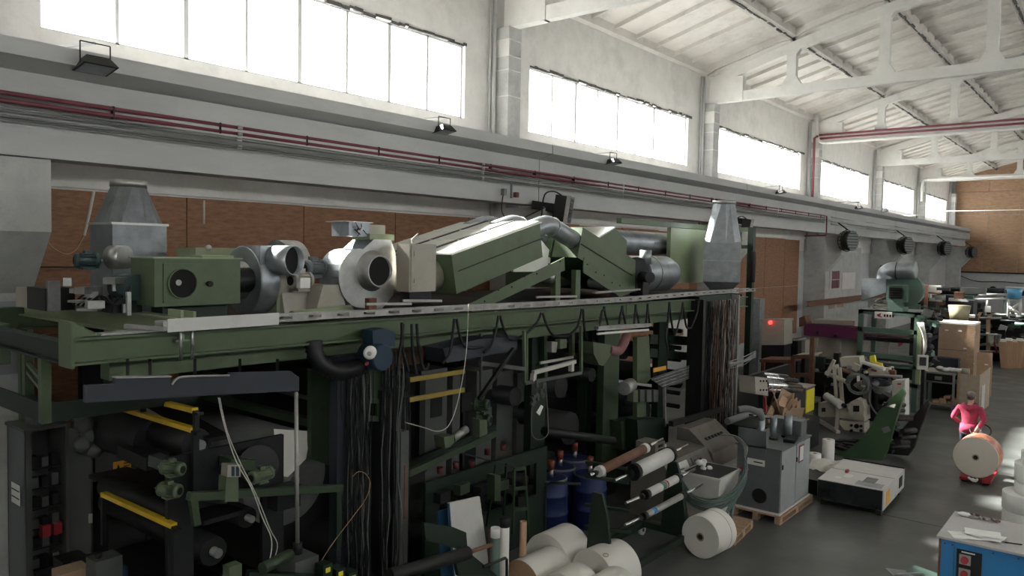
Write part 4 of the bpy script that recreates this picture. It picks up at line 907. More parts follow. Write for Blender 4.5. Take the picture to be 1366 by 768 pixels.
MB().bar(aX(252, 662, -7.2), aX(300, 668, -7.6), .06, .06).part('brace', M_ugreen, t)
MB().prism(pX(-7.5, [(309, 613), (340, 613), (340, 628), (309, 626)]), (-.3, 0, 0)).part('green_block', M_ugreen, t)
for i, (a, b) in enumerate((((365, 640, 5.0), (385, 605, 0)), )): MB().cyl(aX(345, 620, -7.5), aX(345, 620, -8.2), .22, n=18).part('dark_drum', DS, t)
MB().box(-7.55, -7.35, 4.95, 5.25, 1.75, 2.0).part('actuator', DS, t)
# hose pairs
t = thing('thin_hoses', 'pale thin hoses drooping from the slate guard to the floor', 'hoses', (-6.9, 4, 0))
MB().tube(curve([aX(291, 530, -7.0), aX(300, 570, -6.98), aX(315, 615, -6.95), aX(335, 650, -6.9), aX(350, 690, -6.9), aX(362, 718, -6.9), aX(360, 745, -6.9), aX(350, 768, -6.9)], 4), .006, 5).part('hose', M_whitecable, t)
MB().tube(curve([aX(293, 530, -7.02), aX(303, 575, -7), aX(322, 620, -6.95), aX(342, 660, -6.9), aX(360, 705, -6.9), aX(370, 725, -6.9), aX(366, 745, -6.9), aX(358, 768, -6.9)], 4), .005, 5).part('hose', M_whitecable, t)
MB().tube(curve([aX(413, 775, -6.9), aX(440, 730, -6.9), aX(470, 690, -6.9), aX(488, 665, -6.92), aX(494, 645, -6.95), aX(488, 632, -7), aX(478, 629, -7.02), aX(470, 636, -7.05)], 4), .005, 5).part('hose', M_kraft, t)
# big pale drum and sheet
t = thing('paper_web', 'large dim paper reel with its pale sheet running down below the green crosspiece', 'paper web', (-9, 6.0, 1.2))
p = aX(372, 640, -8.4); c = V((-8.4, p.y+.1, 1.75))
MB().cyl(c, c-V((2.2, 0, 0)), .62, n=36).part('reel', M_cable, t)
MB().cyl(c+V((.2, 0, 0)), c-V((2.4, 0, 0)), .07, n=12).part('core_shaft', M_steel, t)
q = [aX(365, 572, -8.1), aX(415, 575, -8.1), aX(408, 612, -8.05), aX(384, 636, -8.0), aX(372, 634, -8.0)]
MB().prism(q, (-.006, .004, 0)).part('sheet', M_paper, t)
# green machine body 1 (Y 5.3 - 7.5)
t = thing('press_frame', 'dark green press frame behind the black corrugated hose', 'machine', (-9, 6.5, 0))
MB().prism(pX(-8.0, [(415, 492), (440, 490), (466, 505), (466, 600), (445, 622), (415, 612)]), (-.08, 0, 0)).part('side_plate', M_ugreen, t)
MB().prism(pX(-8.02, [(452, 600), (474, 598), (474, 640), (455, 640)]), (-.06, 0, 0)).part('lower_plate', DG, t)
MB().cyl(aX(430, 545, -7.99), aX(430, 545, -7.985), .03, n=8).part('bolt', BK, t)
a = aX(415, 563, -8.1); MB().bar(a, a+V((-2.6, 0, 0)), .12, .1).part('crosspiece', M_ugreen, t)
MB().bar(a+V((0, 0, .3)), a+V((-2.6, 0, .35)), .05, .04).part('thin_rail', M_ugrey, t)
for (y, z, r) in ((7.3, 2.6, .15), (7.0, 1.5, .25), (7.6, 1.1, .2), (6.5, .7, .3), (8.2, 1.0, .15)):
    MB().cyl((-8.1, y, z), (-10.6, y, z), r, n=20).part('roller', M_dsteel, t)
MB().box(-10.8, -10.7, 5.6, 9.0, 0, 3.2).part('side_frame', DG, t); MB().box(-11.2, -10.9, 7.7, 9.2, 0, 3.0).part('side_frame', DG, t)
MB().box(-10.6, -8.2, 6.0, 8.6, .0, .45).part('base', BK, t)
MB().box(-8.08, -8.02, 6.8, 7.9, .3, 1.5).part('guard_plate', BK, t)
# slanted black board behind
MB().prism([(-8.6, 5.6, .5), (-8.6, 6.8, 2.9), (-8.6, 7.0, 2.9), (-8.6, 7.4, .5)], (-1.5, 0, 0)).thing('slanted_board', BK, 'black slanted board inside the press behind the paper sheet', 'board')
# corrugated black hose
g = MB(); pts = curve([aX(418, 455, -7.45), aX(422, 475, -7.4), aX(435, 490, -7.35), aX(455, 495, -7.3), aX(475, 490, -7.3), aX(492, 480, -7.3)], 8)
g.tube(pts, .1, 14, rs=[.112 if i % 2 else .095 for i in range(len(pts))]); g.thing('corrugated_hose', M_dsteel, 'thick dark corrugated hose curving under the green front beam', 'hose')
t = thing('blue_pump_motor', 'dark blue motor with a white round cap under the front beam', 'motor', aX(505, 490, -7.2))
MB().prism(pX(-7.15, [(497, 441), (512, 438), (527, 443), (527, 462), (498, 462)]), (-.2, 0, 0)).part('motor_top', M_blue, t)
c = aX(503, 476, -7.15); MB().lathe(c+V((.12, 0, 0)), (-1, 0, 0), [(0, 0), (0, .15), (.05, .17), (.3, .17), (.35, .12)], 20).part('motor_body', M_blue, t)
c = aX(493, 471, -6.98); MB().lathe(c, (.7, -.7, 0), [(-.12, .075), (0, .075), (.03, .05), (.035, 0)], 18).part('white_cap', M_paperw, t)
MB().lathe(c, (.7, -.7, 0), [(.037, .028), (.04, 0)], 12).part('cap_plate', M_alu, t); MB().lathe(c+V((-.02, -.02, -.12)), (.7, -.7, 0), [(-.03, .02), (.05, .02), (.05, 0)], 10).part('red_plug', M_redlamp if False else M_red, t)
# vertical cable columns
def cable_column(nm, label, x0, x1, ytop, X, z0, n, mats, seed, pipe=None):
    t = thing(nm, label, 'cable bundle', aX((x0+x1)/2, ytop, X)*1.0, 'vertical cable bundles'); rnd = random.Random(seed)
    a = aX(x0, ytop, X); b = aX(x1, ytop, X); zt = a.z
    gs = [MB() for _ in mats]
    for i in range(n):
        y = rnd.uniform(a.y, b.y); x = X+rnd.uniform(-.12, .05); pts = []
        k = 9
        for j in range(k): z = zt+(z0-zt)*j/(k-1); pts.append((x+rnd.uniform(-.02, .02), min(b.y, max(a.y, y+rnd.uniform(-.035, .035))), z)); 
        gs[i % len(mats)].tube(curve(pts, 2), rnd.uniform(.005, .012), 4)
    for g, m in zip(gs, mats): tag(g.part('cable', m, t), None, kind='stuff')
    return t, a, b
t, a, b = cable_column('cable_bundle', 'thick grey vertical cable bundle under the blue motor', 462, 494, 492, -7.35, .0, 46, (M_dsteel, M_black, M_cable, M_dsteel), 31)
MB().box(-7.6, -7.45, a.y-.05, b.y+.02, 0, 3.4).part('cable_duct', M_slate, t)
t, a, b = cable_column('cable_bundle', 'vertical cable bundle right of the green perforated plate', 514, 545, 470, -7.35, .0, 30, (M_dsteel, M_cable, M_black), 32)
MB().box(-7.62, -7.45, a.y+.02, b.y, .5, 2.9).part('cable_duct', DS, t); MB().box(-7.44, -7.3, b.y-.16, b.y-.02, .6, 2.35).part('pale_board', M_ugrey, t)
MB().box(-7.3, -7.29, b.y-.1, b.y-.06, 1.2, 1.9).part('orange_strip', M_rust, t)
t = thing('perforated_plate', 'green plate with a rectangular window hanging between the two cable bundles', 'plate', aX(505, 560, -7.5))
MB().prism(pX(-7.5, [(493, 486), (510, 486), (510, 532), (493, 532)]), (-.05, 0, 0)).part('upper_plate', M_ugreen, t)
for poly in ([(489, 532), (507, 532), (507, 538), (489, 538)], [(489, 555), (507, 555), (507, 562), (489, 562)], [(489, 538), (493, 538), (493, 555), (489, 555)], [(503, 538), (507, 538), (507, 555), (503, 555)]): MB().prism(pX(-7.48, poly), (-.04, 0, 0)).part('window_frame_bar', M_ugreen, t)
MB().prism(pX(-7.52, [(484, 480), (500, 478), (496, 512), (487, 512)]), (-.06, 0, 0)).part('grey_bracket', M_ugrey, t)
t, a, b = cable_column('cable_bundle', 'very thick tangled cable bundle on the dark column left of the grey cabinet', 950, 982, 402, -7.2, .9, 110, (M_black, M_dsteel, M_cable, M_dsteel, M_whitecable, M_rust), 33)
MB().box(-7.55, -7.38, a.y-.25, b.y+.15, 0, 3.8).part('column_web', DG, t); MB().box(-7.56, -7.2, a.y-.42, a.y-.3, 0, 3.75).part('column_flange', DS, t); MB().box(-7.5, -7.2, b.y+.15, b.y+.22, 1.0, 3.8).part('steel_strip', M_alu, t)
g = MB(); g.tube(curve([aX(625, 405, -7.2), aX(622, 470, -7.1), aX(612, 530, -7.0), aX(600, 565, -6.95), aX(585, 575, -6.95), aX(565, 570, -6.98), aX(540, 563, -7.1)], 5), .006, 5)
g.thing('white_cable_loop', M_whitecable, 'single pale cable swinging down from the tray in a wide loop', 'cable')
g = MB(); g.tube(curve([aX(710, 530, -7.2), aX(709, 575, -7.2), aX(718, 586, -7.2), aX(730, 580, -7.2), aX(731, 560, -7.2), aX(728, 510, -7.2)], 5), .008, 5)
g.thing('white_cable_loop', M_cable, 'pale cable loop under the hanging green frame', 'cable')
# shelves with yellow edges
t = thing('yellow_edged_table', 'table with two yellow edged shelves and a board leaning on it', 'table', (-9, 8, 0))
for (z, dy) in ((2.75, 0), (2.45, 0)):
    MB().box(-10.2, -8.4, 7.9, 9.1, z, z+.04).part('shelf', M_ugrey, t); MB().box(-8.4, -8.36, 7.9, 9.1, z-.02, z+.05).part('yellow_edge', mat('ochre_paint', (.42, .30, .06), .6) if z > 2.6 else MATS['ochre_paint'], t)
for y in (8.2, 9.1): MB().bar((-8.45, y, 0), (-8.45, y, 2.75), .12, .1).part('leg', BK, t)
MB().box(-9.2, -9.1, 7.7, 8.9, 2.8, 3.15).thing('chipboard_piece', M_osb, 'brown chipboard piece standing on the yellow edged table', 'board')
# row of grey cabinets inside the machine
for i, (px0_, px1_, X) in enumerate(((562, 598, -8.45), (604, 620, -8.4), (636, 658, -8.35), (663, 686, -8.3), (690, 710, -8.25))):
    a = aX(px0_, 520, X); b = aX(px1_, 520, X); t = thing('grey_cabinet', ['grey cabinet in the dark machine, leftmost of five in a row', 'second grey cabinet from the left in the dark machine row', 'middle grey cabinet of the five in the dark machine', 'fourth tall grey cabinet inside the machine', 'rightmost grey cabinet of the row beside the hanging box'][i], 'cabinet', (X-.3, a.y, 0), 'grey cabinets inside the machine')
    MB().box(X-.6, X, a.y, b.y-.03, 0, 2.85-.06*i).part('cabinet_body', M_ugrey, t); MB().box(X, X+.01, a.y+.2, a.y+.45, 2.1, 2.4).part('vent', DS, t)
# diagonal green conveyor with motors
t = thing('green_conveyor', 'green diagonal conveyor rail with a small gearbox', 'conveyor', aX(600, 620, -7.4))
MB().bar(aX(543, 632, -7.4), aX(660, 578, -7.4), .06, .09).part('rail', M_ugreen, t); MB().bar(aX(543, 620, -8.2), aX(660, 570, -8.2), .06, .09).part('rail', DG, t)
MB().prism(pX(-7.5, [(592, 583), (606, 580), (606, 590), (601, 596), (594, 598)]), (-.2, 0, 0)).part('gearbox', M_ulgreen, t); MB().cyl(aX(604, 585, -7.6), aX(622, 572, -7.6), .06, n=12).part('gear_motor', M_alu, t)
MB().prism(pX(-7.4, [(640, 560), (650, 560), (650, 582), (640, 586)]), (-.15, 0, 0)).part('end_block', M_ulgreen, t)
for i, (a, b) in enumerate(((652, 540), (655, 560))): motor('conveyor_motor', M_ugreen, ['upper green round motor at the top of the diagonal conveyor', 'lower green round motor at the top of the diagonal conveyor'][i], aX(a, b, -7.4), (-.9, -.3, 0), .09, .24, group='conveyor motors')
# low dark machine with red parts, pipes
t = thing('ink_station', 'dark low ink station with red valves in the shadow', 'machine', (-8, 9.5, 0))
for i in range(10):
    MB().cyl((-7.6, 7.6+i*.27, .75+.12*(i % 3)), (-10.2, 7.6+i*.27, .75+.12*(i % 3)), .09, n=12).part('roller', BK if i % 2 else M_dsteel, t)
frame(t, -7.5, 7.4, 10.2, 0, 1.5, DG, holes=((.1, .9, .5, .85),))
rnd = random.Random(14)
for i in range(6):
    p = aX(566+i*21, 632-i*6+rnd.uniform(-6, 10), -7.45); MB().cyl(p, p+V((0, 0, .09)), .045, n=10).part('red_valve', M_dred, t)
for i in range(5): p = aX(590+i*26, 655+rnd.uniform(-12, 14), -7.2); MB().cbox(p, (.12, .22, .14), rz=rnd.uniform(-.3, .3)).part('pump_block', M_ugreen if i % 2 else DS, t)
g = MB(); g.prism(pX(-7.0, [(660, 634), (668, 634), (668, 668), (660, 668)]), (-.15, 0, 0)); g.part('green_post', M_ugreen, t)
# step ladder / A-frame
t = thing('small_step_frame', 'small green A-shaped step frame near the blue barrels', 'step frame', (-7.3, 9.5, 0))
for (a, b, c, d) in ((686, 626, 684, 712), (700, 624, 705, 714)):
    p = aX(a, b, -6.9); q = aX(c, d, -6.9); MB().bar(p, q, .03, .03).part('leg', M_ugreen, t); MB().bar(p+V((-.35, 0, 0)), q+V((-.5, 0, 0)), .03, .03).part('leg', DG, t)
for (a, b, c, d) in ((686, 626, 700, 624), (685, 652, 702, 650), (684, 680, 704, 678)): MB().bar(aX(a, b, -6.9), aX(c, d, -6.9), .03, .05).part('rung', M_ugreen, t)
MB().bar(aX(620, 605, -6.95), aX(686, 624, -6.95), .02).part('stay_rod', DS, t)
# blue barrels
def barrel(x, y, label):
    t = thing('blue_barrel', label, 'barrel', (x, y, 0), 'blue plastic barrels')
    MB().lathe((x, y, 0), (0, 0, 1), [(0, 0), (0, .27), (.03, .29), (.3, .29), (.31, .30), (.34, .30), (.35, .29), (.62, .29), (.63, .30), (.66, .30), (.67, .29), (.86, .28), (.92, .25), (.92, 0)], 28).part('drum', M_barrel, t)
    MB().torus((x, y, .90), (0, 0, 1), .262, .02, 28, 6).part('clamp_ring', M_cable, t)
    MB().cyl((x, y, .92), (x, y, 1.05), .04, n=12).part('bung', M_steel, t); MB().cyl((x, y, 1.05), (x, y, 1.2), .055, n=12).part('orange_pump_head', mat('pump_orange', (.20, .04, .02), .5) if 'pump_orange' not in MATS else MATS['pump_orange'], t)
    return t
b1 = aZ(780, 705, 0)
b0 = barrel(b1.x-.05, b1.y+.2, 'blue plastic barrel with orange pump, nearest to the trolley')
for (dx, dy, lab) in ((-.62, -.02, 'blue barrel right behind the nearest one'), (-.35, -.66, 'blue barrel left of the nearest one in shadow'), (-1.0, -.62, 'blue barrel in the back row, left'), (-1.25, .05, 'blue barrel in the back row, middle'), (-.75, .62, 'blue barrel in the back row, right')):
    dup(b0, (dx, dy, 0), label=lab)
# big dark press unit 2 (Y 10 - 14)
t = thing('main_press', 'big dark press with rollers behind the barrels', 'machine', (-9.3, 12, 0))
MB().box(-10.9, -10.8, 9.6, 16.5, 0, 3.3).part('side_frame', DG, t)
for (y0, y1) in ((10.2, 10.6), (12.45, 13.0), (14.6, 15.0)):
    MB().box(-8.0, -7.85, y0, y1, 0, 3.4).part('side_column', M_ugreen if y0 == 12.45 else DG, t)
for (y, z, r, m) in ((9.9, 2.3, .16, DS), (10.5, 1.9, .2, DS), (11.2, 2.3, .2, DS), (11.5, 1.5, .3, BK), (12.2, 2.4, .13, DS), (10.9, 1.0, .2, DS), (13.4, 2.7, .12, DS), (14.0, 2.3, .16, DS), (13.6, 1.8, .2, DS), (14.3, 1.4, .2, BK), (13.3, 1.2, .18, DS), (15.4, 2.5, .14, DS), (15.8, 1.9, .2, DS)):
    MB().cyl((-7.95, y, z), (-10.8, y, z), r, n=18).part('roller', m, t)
MB().box(-10.7, -8.3, 10.0, 16.0, 0, .8).part('base', BK, t); MB().box(-9.5, -9.4, 10.2, 14.5, .8, 3.3).part('added_shade_backing', BK, t)  # backing is an added black sheet that keeps the press interior dark
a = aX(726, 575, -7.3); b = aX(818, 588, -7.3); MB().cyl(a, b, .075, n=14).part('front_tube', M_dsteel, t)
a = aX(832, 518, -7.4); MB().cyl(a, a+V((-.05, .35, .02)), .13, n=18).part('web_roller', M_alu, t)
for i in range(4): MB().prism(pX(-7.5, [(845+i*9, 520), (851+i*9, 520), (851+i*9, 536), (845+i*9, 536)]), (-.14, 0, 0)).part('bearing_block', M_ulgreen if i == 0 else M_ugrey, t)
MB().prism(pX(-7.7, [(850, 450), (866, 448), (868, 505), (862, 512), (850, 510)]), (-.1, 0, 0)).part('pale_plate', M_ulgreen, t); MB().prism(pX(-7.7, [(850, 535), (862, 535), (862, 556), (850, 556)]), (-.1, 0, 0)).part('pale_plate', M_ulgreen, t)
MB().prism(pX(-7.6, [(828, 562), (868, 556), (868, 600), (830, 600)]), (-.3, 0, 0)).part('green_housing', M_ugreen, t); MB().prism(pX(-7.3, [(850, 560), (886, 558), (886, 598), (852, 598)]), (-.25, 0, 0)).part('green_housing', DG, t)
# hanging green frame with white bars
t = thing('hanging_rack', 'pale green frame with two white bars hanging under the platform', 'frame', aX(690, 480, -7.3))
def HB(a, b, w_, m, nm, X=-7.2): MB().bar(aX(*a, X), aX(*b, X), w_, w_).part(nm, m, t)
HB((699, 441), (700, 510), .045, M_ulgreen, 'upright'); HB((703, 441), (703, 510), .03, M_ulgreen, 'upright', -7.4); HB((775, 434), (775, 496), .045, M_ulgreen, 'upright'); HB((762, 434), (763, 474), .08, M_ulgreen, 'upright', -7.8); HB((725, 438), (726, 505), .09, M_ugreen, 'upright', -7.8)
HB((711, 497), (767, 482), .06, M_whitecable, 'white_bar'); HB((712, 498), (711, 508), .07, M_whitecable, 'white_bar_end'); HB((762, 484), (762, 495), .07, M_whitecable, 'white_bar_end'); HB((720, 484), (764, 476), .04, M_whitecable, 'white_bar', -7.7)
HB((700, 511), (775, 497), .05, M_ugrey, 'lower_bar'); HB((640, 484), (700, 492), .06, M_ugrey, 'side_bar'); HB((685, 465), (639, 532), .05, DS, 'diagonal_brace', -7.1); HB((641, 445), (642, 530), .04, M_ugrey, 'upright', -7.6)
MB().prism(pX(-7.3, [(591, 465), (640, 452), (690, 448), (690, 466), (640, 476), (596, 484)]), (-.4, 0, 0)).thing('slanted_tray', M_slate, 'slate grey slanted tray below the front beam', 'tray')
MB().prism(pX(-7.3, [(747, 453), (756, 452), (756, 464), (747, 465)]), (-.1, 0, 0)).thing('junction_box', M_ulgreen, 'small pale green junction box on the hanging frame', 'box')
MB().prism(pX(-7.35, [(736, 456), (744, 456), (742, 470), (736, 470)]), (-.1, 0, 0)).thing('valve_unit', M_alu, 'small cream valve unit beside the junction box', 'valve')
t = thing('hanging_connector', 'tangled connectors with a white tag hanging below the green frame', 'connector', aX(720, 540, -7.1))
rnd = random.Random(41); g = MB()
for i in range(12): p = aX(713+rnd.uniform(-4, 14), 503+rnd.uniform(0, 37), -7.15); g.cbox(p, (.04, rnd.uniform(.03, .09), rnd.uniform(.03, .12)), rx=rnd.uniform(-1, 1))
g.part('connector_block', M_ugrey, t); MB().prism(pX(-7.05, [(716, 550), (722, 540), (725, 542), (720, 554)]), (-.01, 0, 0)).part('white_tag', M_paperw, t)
# fluorescent lamp
t = thing('tube_lamp', 'unlit double tube lamp fixture hanging before the green columns', 'lamp', aX(830, 437, -6.9))
MB().bar(aX(795, 437, -6.9), aX(866, 433, -6.9), .10, .05).part('lamp_housing', M_alu, t)
for d in (-.035, .035): a = aX(797, 440, -6.9)+V((0, 0, d-.03)); b = aX(865, 435, -6.9)+V((0, 0, d-.03)); MB().cyl(a, b, .02, n=8).part('lamp_tube', M_paperw, t)
for px in (800, 860): MB().bar(aX(px, 434, -6.9), aX(px, 424, -7.1), .02).part('hanger', DS, t)
t = thing('green_hopper', 'pale green pointed hopper with a reddish hose', 'hopper', aX(803, 470, -7.3))
a = pX(-7.2, [(791, 456), (816, 460), (817, 470), (805, 488), (799, 486), (792, 472)]); MB().prism(a, (-.3, 0, 0)).part('hopper_body', M_ulgreen, t)
MB().tube(curve([aX(812, 466, -7.25), aX(824, 468, -7.2), aX(831, 460, -7.2), aX(836, 448, -7.3)], 5), .085, 12).part('hose', mat('faded_red_hose', (.22, .10, .10), .6), t)
# right end: dark green cross beams, pipes, cabinet strip of white wall
t = thing('cross_gantry', 'dark green frame with cross beams beside the thick cable column', 'frame', (-8.5, 17, 0))
for z in (3.3, 3.0, 2.62, 2.35, 1.9, 1.6, 1.3): MB().cyl((-7.9, 15.7, z), (-10.6, 15.7, z), .05, n=10).part('cross_tube', M_dsteel, t)
for (a, b, w_) in (((866, 452), (945, 456), .2), ((866, 470), (945, 478), .18), ((870, 500), (945, 506), .1)): MB().bar(aX(*a, -7.9), aX(*b, -7.9), .05, w_).part('cross_beam', DG, t)
MB().bar(aX(895, 510, -7.6), aX(936, 500, -7.6), .08, .12).part('grey_bar', M_ugrey, t); MB().bar(aX(886, 508, -7.6), aX(887, 568, -7.6), .05, .05).part('post', M_alu, t)
MB().box(-8.3, -8.1, 18.6, 18.85, 0, 3.7).part('post', M_ugreen, t); MB().box(-9.5, -7.7, 18.6, 18.8, 3.5, 3.65).part('top_beam', M_ugreen, t)
MB().bar(aX(895, 565, -7.0), aX(965, 545, -7.0), .1, .1).part('lower_bar', DS, t)
for i in range(9): a = aX(868+i*2, 505+i*1.5, -7.5); MB().cyl(a, aX(925, 486+i*2, -7.5), .012, n=6).part('thin_rod', M_alu if i % 2 else M_cable, t)
for i in range(10): a = aX(972, 482+(i*7 % 10)*1.0, -7.0); b = aX(1008, 468+i*.9, -7.3); MB().tube(curve([a, (a+b)/2-V((0, 0, .03+.02*(i % 4))), b], 4), .010, 5).part('draped_cable', M_cable if i % 3 else M_alu, t)
MB().box(-12.9, -12.6, 24.0, 30.0, 1.2, 3.4).thing('white_wall_sheet', M_white, 'bright white sheet at the wall seen through the end of the machine', 'sheet')
for i, (a, b) in enumerate(((874, 423), (888, 440))): MB().box(-9.0, -8.8, aX(a, b, -9).y, aX(a+14, b, -9).y, aX(a, b+8, -9).z, aX(a, b, -9).z).thing('orange_board', M_card, ['small orange-brown board under the tray end', 'second orange-brown board lower beside the cables'][i], 'board')
MB().cbox(aX(880, 492, -7.4), (.02, .5, .08)).thing('orange_reflector', M_orange, 'glowing orange strip among the rods', 'strip')
# floor level dark things front-left
t = thing('canister', 'grey plastic canister standing bottom left', 'canister', aX(138, 768, -8.6)); c = aX(138, 768, -8.6)
MB().box(c.x-.12, c.x+.12, c.y-.13, c.y+.15, c.z-.1, c.z+.22).part('canister_body', M_ugrey, t); MB().cyl((c.x, c.y-.05, c.z+.22), (c.x, c.y-.05, c.z+.27), .035, n=12).part('cap', BK, t); MB().box(c.x-.5, c.x+.6, c.y-.4, c.y+.6, 0, c.z-.1).part('plinth', BK, t)
c2 = aX(160, 770, -8.6); MB().lathe((c2.x, c2.y, c2.z-.08), (0, 0, 1), [(0, 0), (0, .08), (.18, .08), (.23, .03), (.28, .03), (.28, 0)], 14).thing('dark_bottle', M_blue, 'dark blue bottle beside the grey canister', 'bottle')
c3 = aX(95, 765, -8.9); MB().cbox(c3, (.25, .3, .14)).thing('brown_carton', M_card, 'small brown carton at the bottom left corner', 'carton')
t = thing('valve_rack', 'row of small green valve boxes with yellow labels at the bottom', 'valve rack', aX(450, 755, -6.6))
for i in range(3):
    c = aX(432+i*17, 760+i*5, -6.7); bb = MB().cbox(c, (.14, .12, .16)).part('valve_box', DG, t); MB().cbox(c+V((.073, 0, .02)), (.005, .06, .05)).part('yellow_label', M_yellow2, bb)
c = aX(350, 758, -6.8); MB().cyl(c, c+V((-.1, .4, 0)), .06, n=14).part('green_cylinder', M_ugreen, t)
MB().bar(aX(330, 765, -6.9), aX(490, 775, -6.6), .1, .06).part('rack_rail', DG, t)
c = aX(310, 765, -7.0); MB().cbox(c, (.12, .14, .2)).thing('gauge_unit', M_ulgreen, 'pale green gauge block at the bottom below the rod', 'gauge')
# leaning white boards
for i, (poly, m, lab, X) in enumerate((([(585, 682), (599, 678), (603, 768), (590, 768)], M_edge, 'blue edged board behind the big white board', -6.75), ([(599, 671), (640, 662), (652, 750), (612, 768), (606, 768)], M_white, 'large white board leaning beside the paper tubes', -6.6))):
    t = thing('leaning_board', lab, 'board', aX(poly[-1][0], 768, X), 'leaning boards'); P = pX(X, poly); bz = min(p.z for p in P)
    MB().prism(P, (-.03, 0, 0)).part('board_face', m, t); MB().bar(P[0]+V((.003, -.01, 0)), P[-1]+V((.003, -.01, 0)), .02, .02).part('blue_edge', M_edge, t)
def tube_up(px, pyt, R, m, label, capm=None, X=-6.35):
    p = aX(px, pyt, X); t = thing('upright_tube', label, 'tube', (p.x, p.y, 0), 'upright tubes')
    MB().cyl((p.x, p.y, 0), (p.x, p.y, p.z), R, n=18, hollow=.008).part('tube_wall', m, t)
    if capm: MB().cyl((p.x, p.y, p.z-.12), (p.x, p.y, p.z+.004), R*1.03, n=18).part('tube_end', capm, t)
tube_up(661, 704, .062, M_tgreen, 'green upright tube with a white rim', M_paperw); tube_up(673, 690, .068, M_paper, 'tall white upright tube with a dark top', BK); tube_up(698, 695, .05, M_kraft, 'brown upright cardboard tube, alone at the right', None); tube_up(654, 706, .02, M_redpipe, 'thin red upright tube behind the green one', None, -6.5)
# green bracket with black roll in front
t = thing('roll_holder', 'dark green roll holder with a thick black roller at the bottom', 'roll holder', aX(620, 740, -5.9))
MB().prism(pX(-5.95, [(566, 697), (605, 703), (622, 710), (624, 736), (568, 720)]), (-.05, 0, 0)).part('bracket_plate', DG, t)
MB().prism(pX(-5.9, [(606, 738), (625, 736), (664, 768), (612, 768)]), (-.05, 0, 0)).part('base_plate', DG, t)
a = aX(520, 768, -5.85); b = aX(624, 737, -5.85); MB().cyl(a, b, .075, n=18).part('black_roller', BK, t); MB().cyl(b, aX(656, 726, -5.85), .025, n=10).part('shaft', M_rust, t)
MB().tube([aX(645, 756, -5.8), aX(674, 744, -5.8), aX(676, 746, -5.8), aX(676, 775, -5.8)], .018, 6).part('handle', DG, t)
# ================================================================ THINGS ON THE FLOOR IN THE MIDDLE
def pallet(x, y, sx, sy, rz, label, z=0):
    t = thing('wooden_pallet', label, 'pallet', (x, y, z), 'wooden pallets'); R = Matrix.Rotation(rz, 3, 'Z'); c = V((x, y, z))
    def B(a0, a1, b0, b1, z0, z1, nm):
        g = MB(); g.box(a0, a1, b0, b1, z0, z1); g.v = [c+R @ p for p in g.v]; g.part(nm, M_wood, t)
    n = 6
    for i in range(n):
        w_ = sy/n; B(-sx/2, sx/2, -sy/2+i*w_+.012, -sy/2+(i+1)*w_-.012, .12, .142, 'deck_board')
    for q in (-1, 0, 1):
        B(q*(sx/2-.05)-.05, q*(sx/2-.05)+.05, -sy/2, sy/2, .1, .12, 'stringer_board')
        B(q*(sx/2-.05)-.05, q*(sx/2-.05)+.05, -sy/2, sy/2, 0, .02, 'bottom_board')
        for p in (-1, 0, 1): B(q*(sx/2-.05)-.05, q*(sx/2-.05)+.05, p*(sy/2-.06)-.06, p*(sy/2-.06)+.06, .02, .1, 'block')
    return t
def roll(c, ax, R, L, m, label, core=.045, group=None, endm=None, bands=(), nm='paper_roll', cat='paper roll'):
    c = V(c); ax = V(ax).normalized(); t = thing(nm, label, cat, c-V((0, 0, R)) if abs(ax.z) < .5 else c, group)
    g = MB(); g.lathe(c, ax, [(0, core), (0, R-.006), (.006, R), (L-.006, R), (L, R-.006), (L, core), (0, core)], 40); g.part('paper_body', m, t)
    for b in bands: MB().lathe(c+ax*b, ax, [(-.004, R), (-.004, R+.002), (.004, R+.002), (.004, R)], 40).part('seam', M_cable, t)
    MB().lathe(c-ax*.003, ax, [(0, core), (0, core+.012), (L+.006, core+.012), (L+.006, core), (L+.006, core*.8), (0, core*.8), (0, core)], 20).part('core', M_card, t)
    MB().cyl(c+ax*.004, c+ax*.01, core, n=16).part('core_hole', M_hole, t)
    if endm: MB().lathe(c-ax*.002, ax, [(0, core+.012), (0, R-.004)], 36).part('end_face', endm, t)
    return t
G_ = 'white paper rolls on the floor in front'
roll(aZ(729, 748, .38), (0, 1, 0), .38, .58, M_paper, 'big white paper roll at the back of the pile', group=G_)
roll(aZ(696, 778, .31), (.05, 1, 0), .31, .72, M_paper, 'white paper roll with a brown kraft end, leftmost of the pile', group=G_, endm=M_kraft)
roll(aZ(790, 770, .37), (.12, 1, 0), .37, .60, M_paper, 'big white paper roll with a small ring mark, rightmost of the pile', group=G_)
roll(aZ(748, 800, .34), (0, 1, 0), .34, .45, M_paper, 'front paper roll cut by the bottom frame edge, left one', group=G_)
roll(aZ(802, 806, .34), (0, 1, 0), .34, .45, M_paper, 'front paper roll cut by the bottom frame edge, right one', group=G_)
roll(aZ(934, 716, .33), (.1, 1, 0), .33, .54, M_paper, 'white paper roll with a middle seam lying alone before the pallet', bands=(.38,), core=.055, group=G_)
MB().torus(aZ(808, 740, .735)+V((0, 0, 0)), (.2, -.2, 1), .035, .006, 16, 5).thing('tape_ring', M_kraft, 'small brown ring lying on the rightmost paper roll', 'ring')
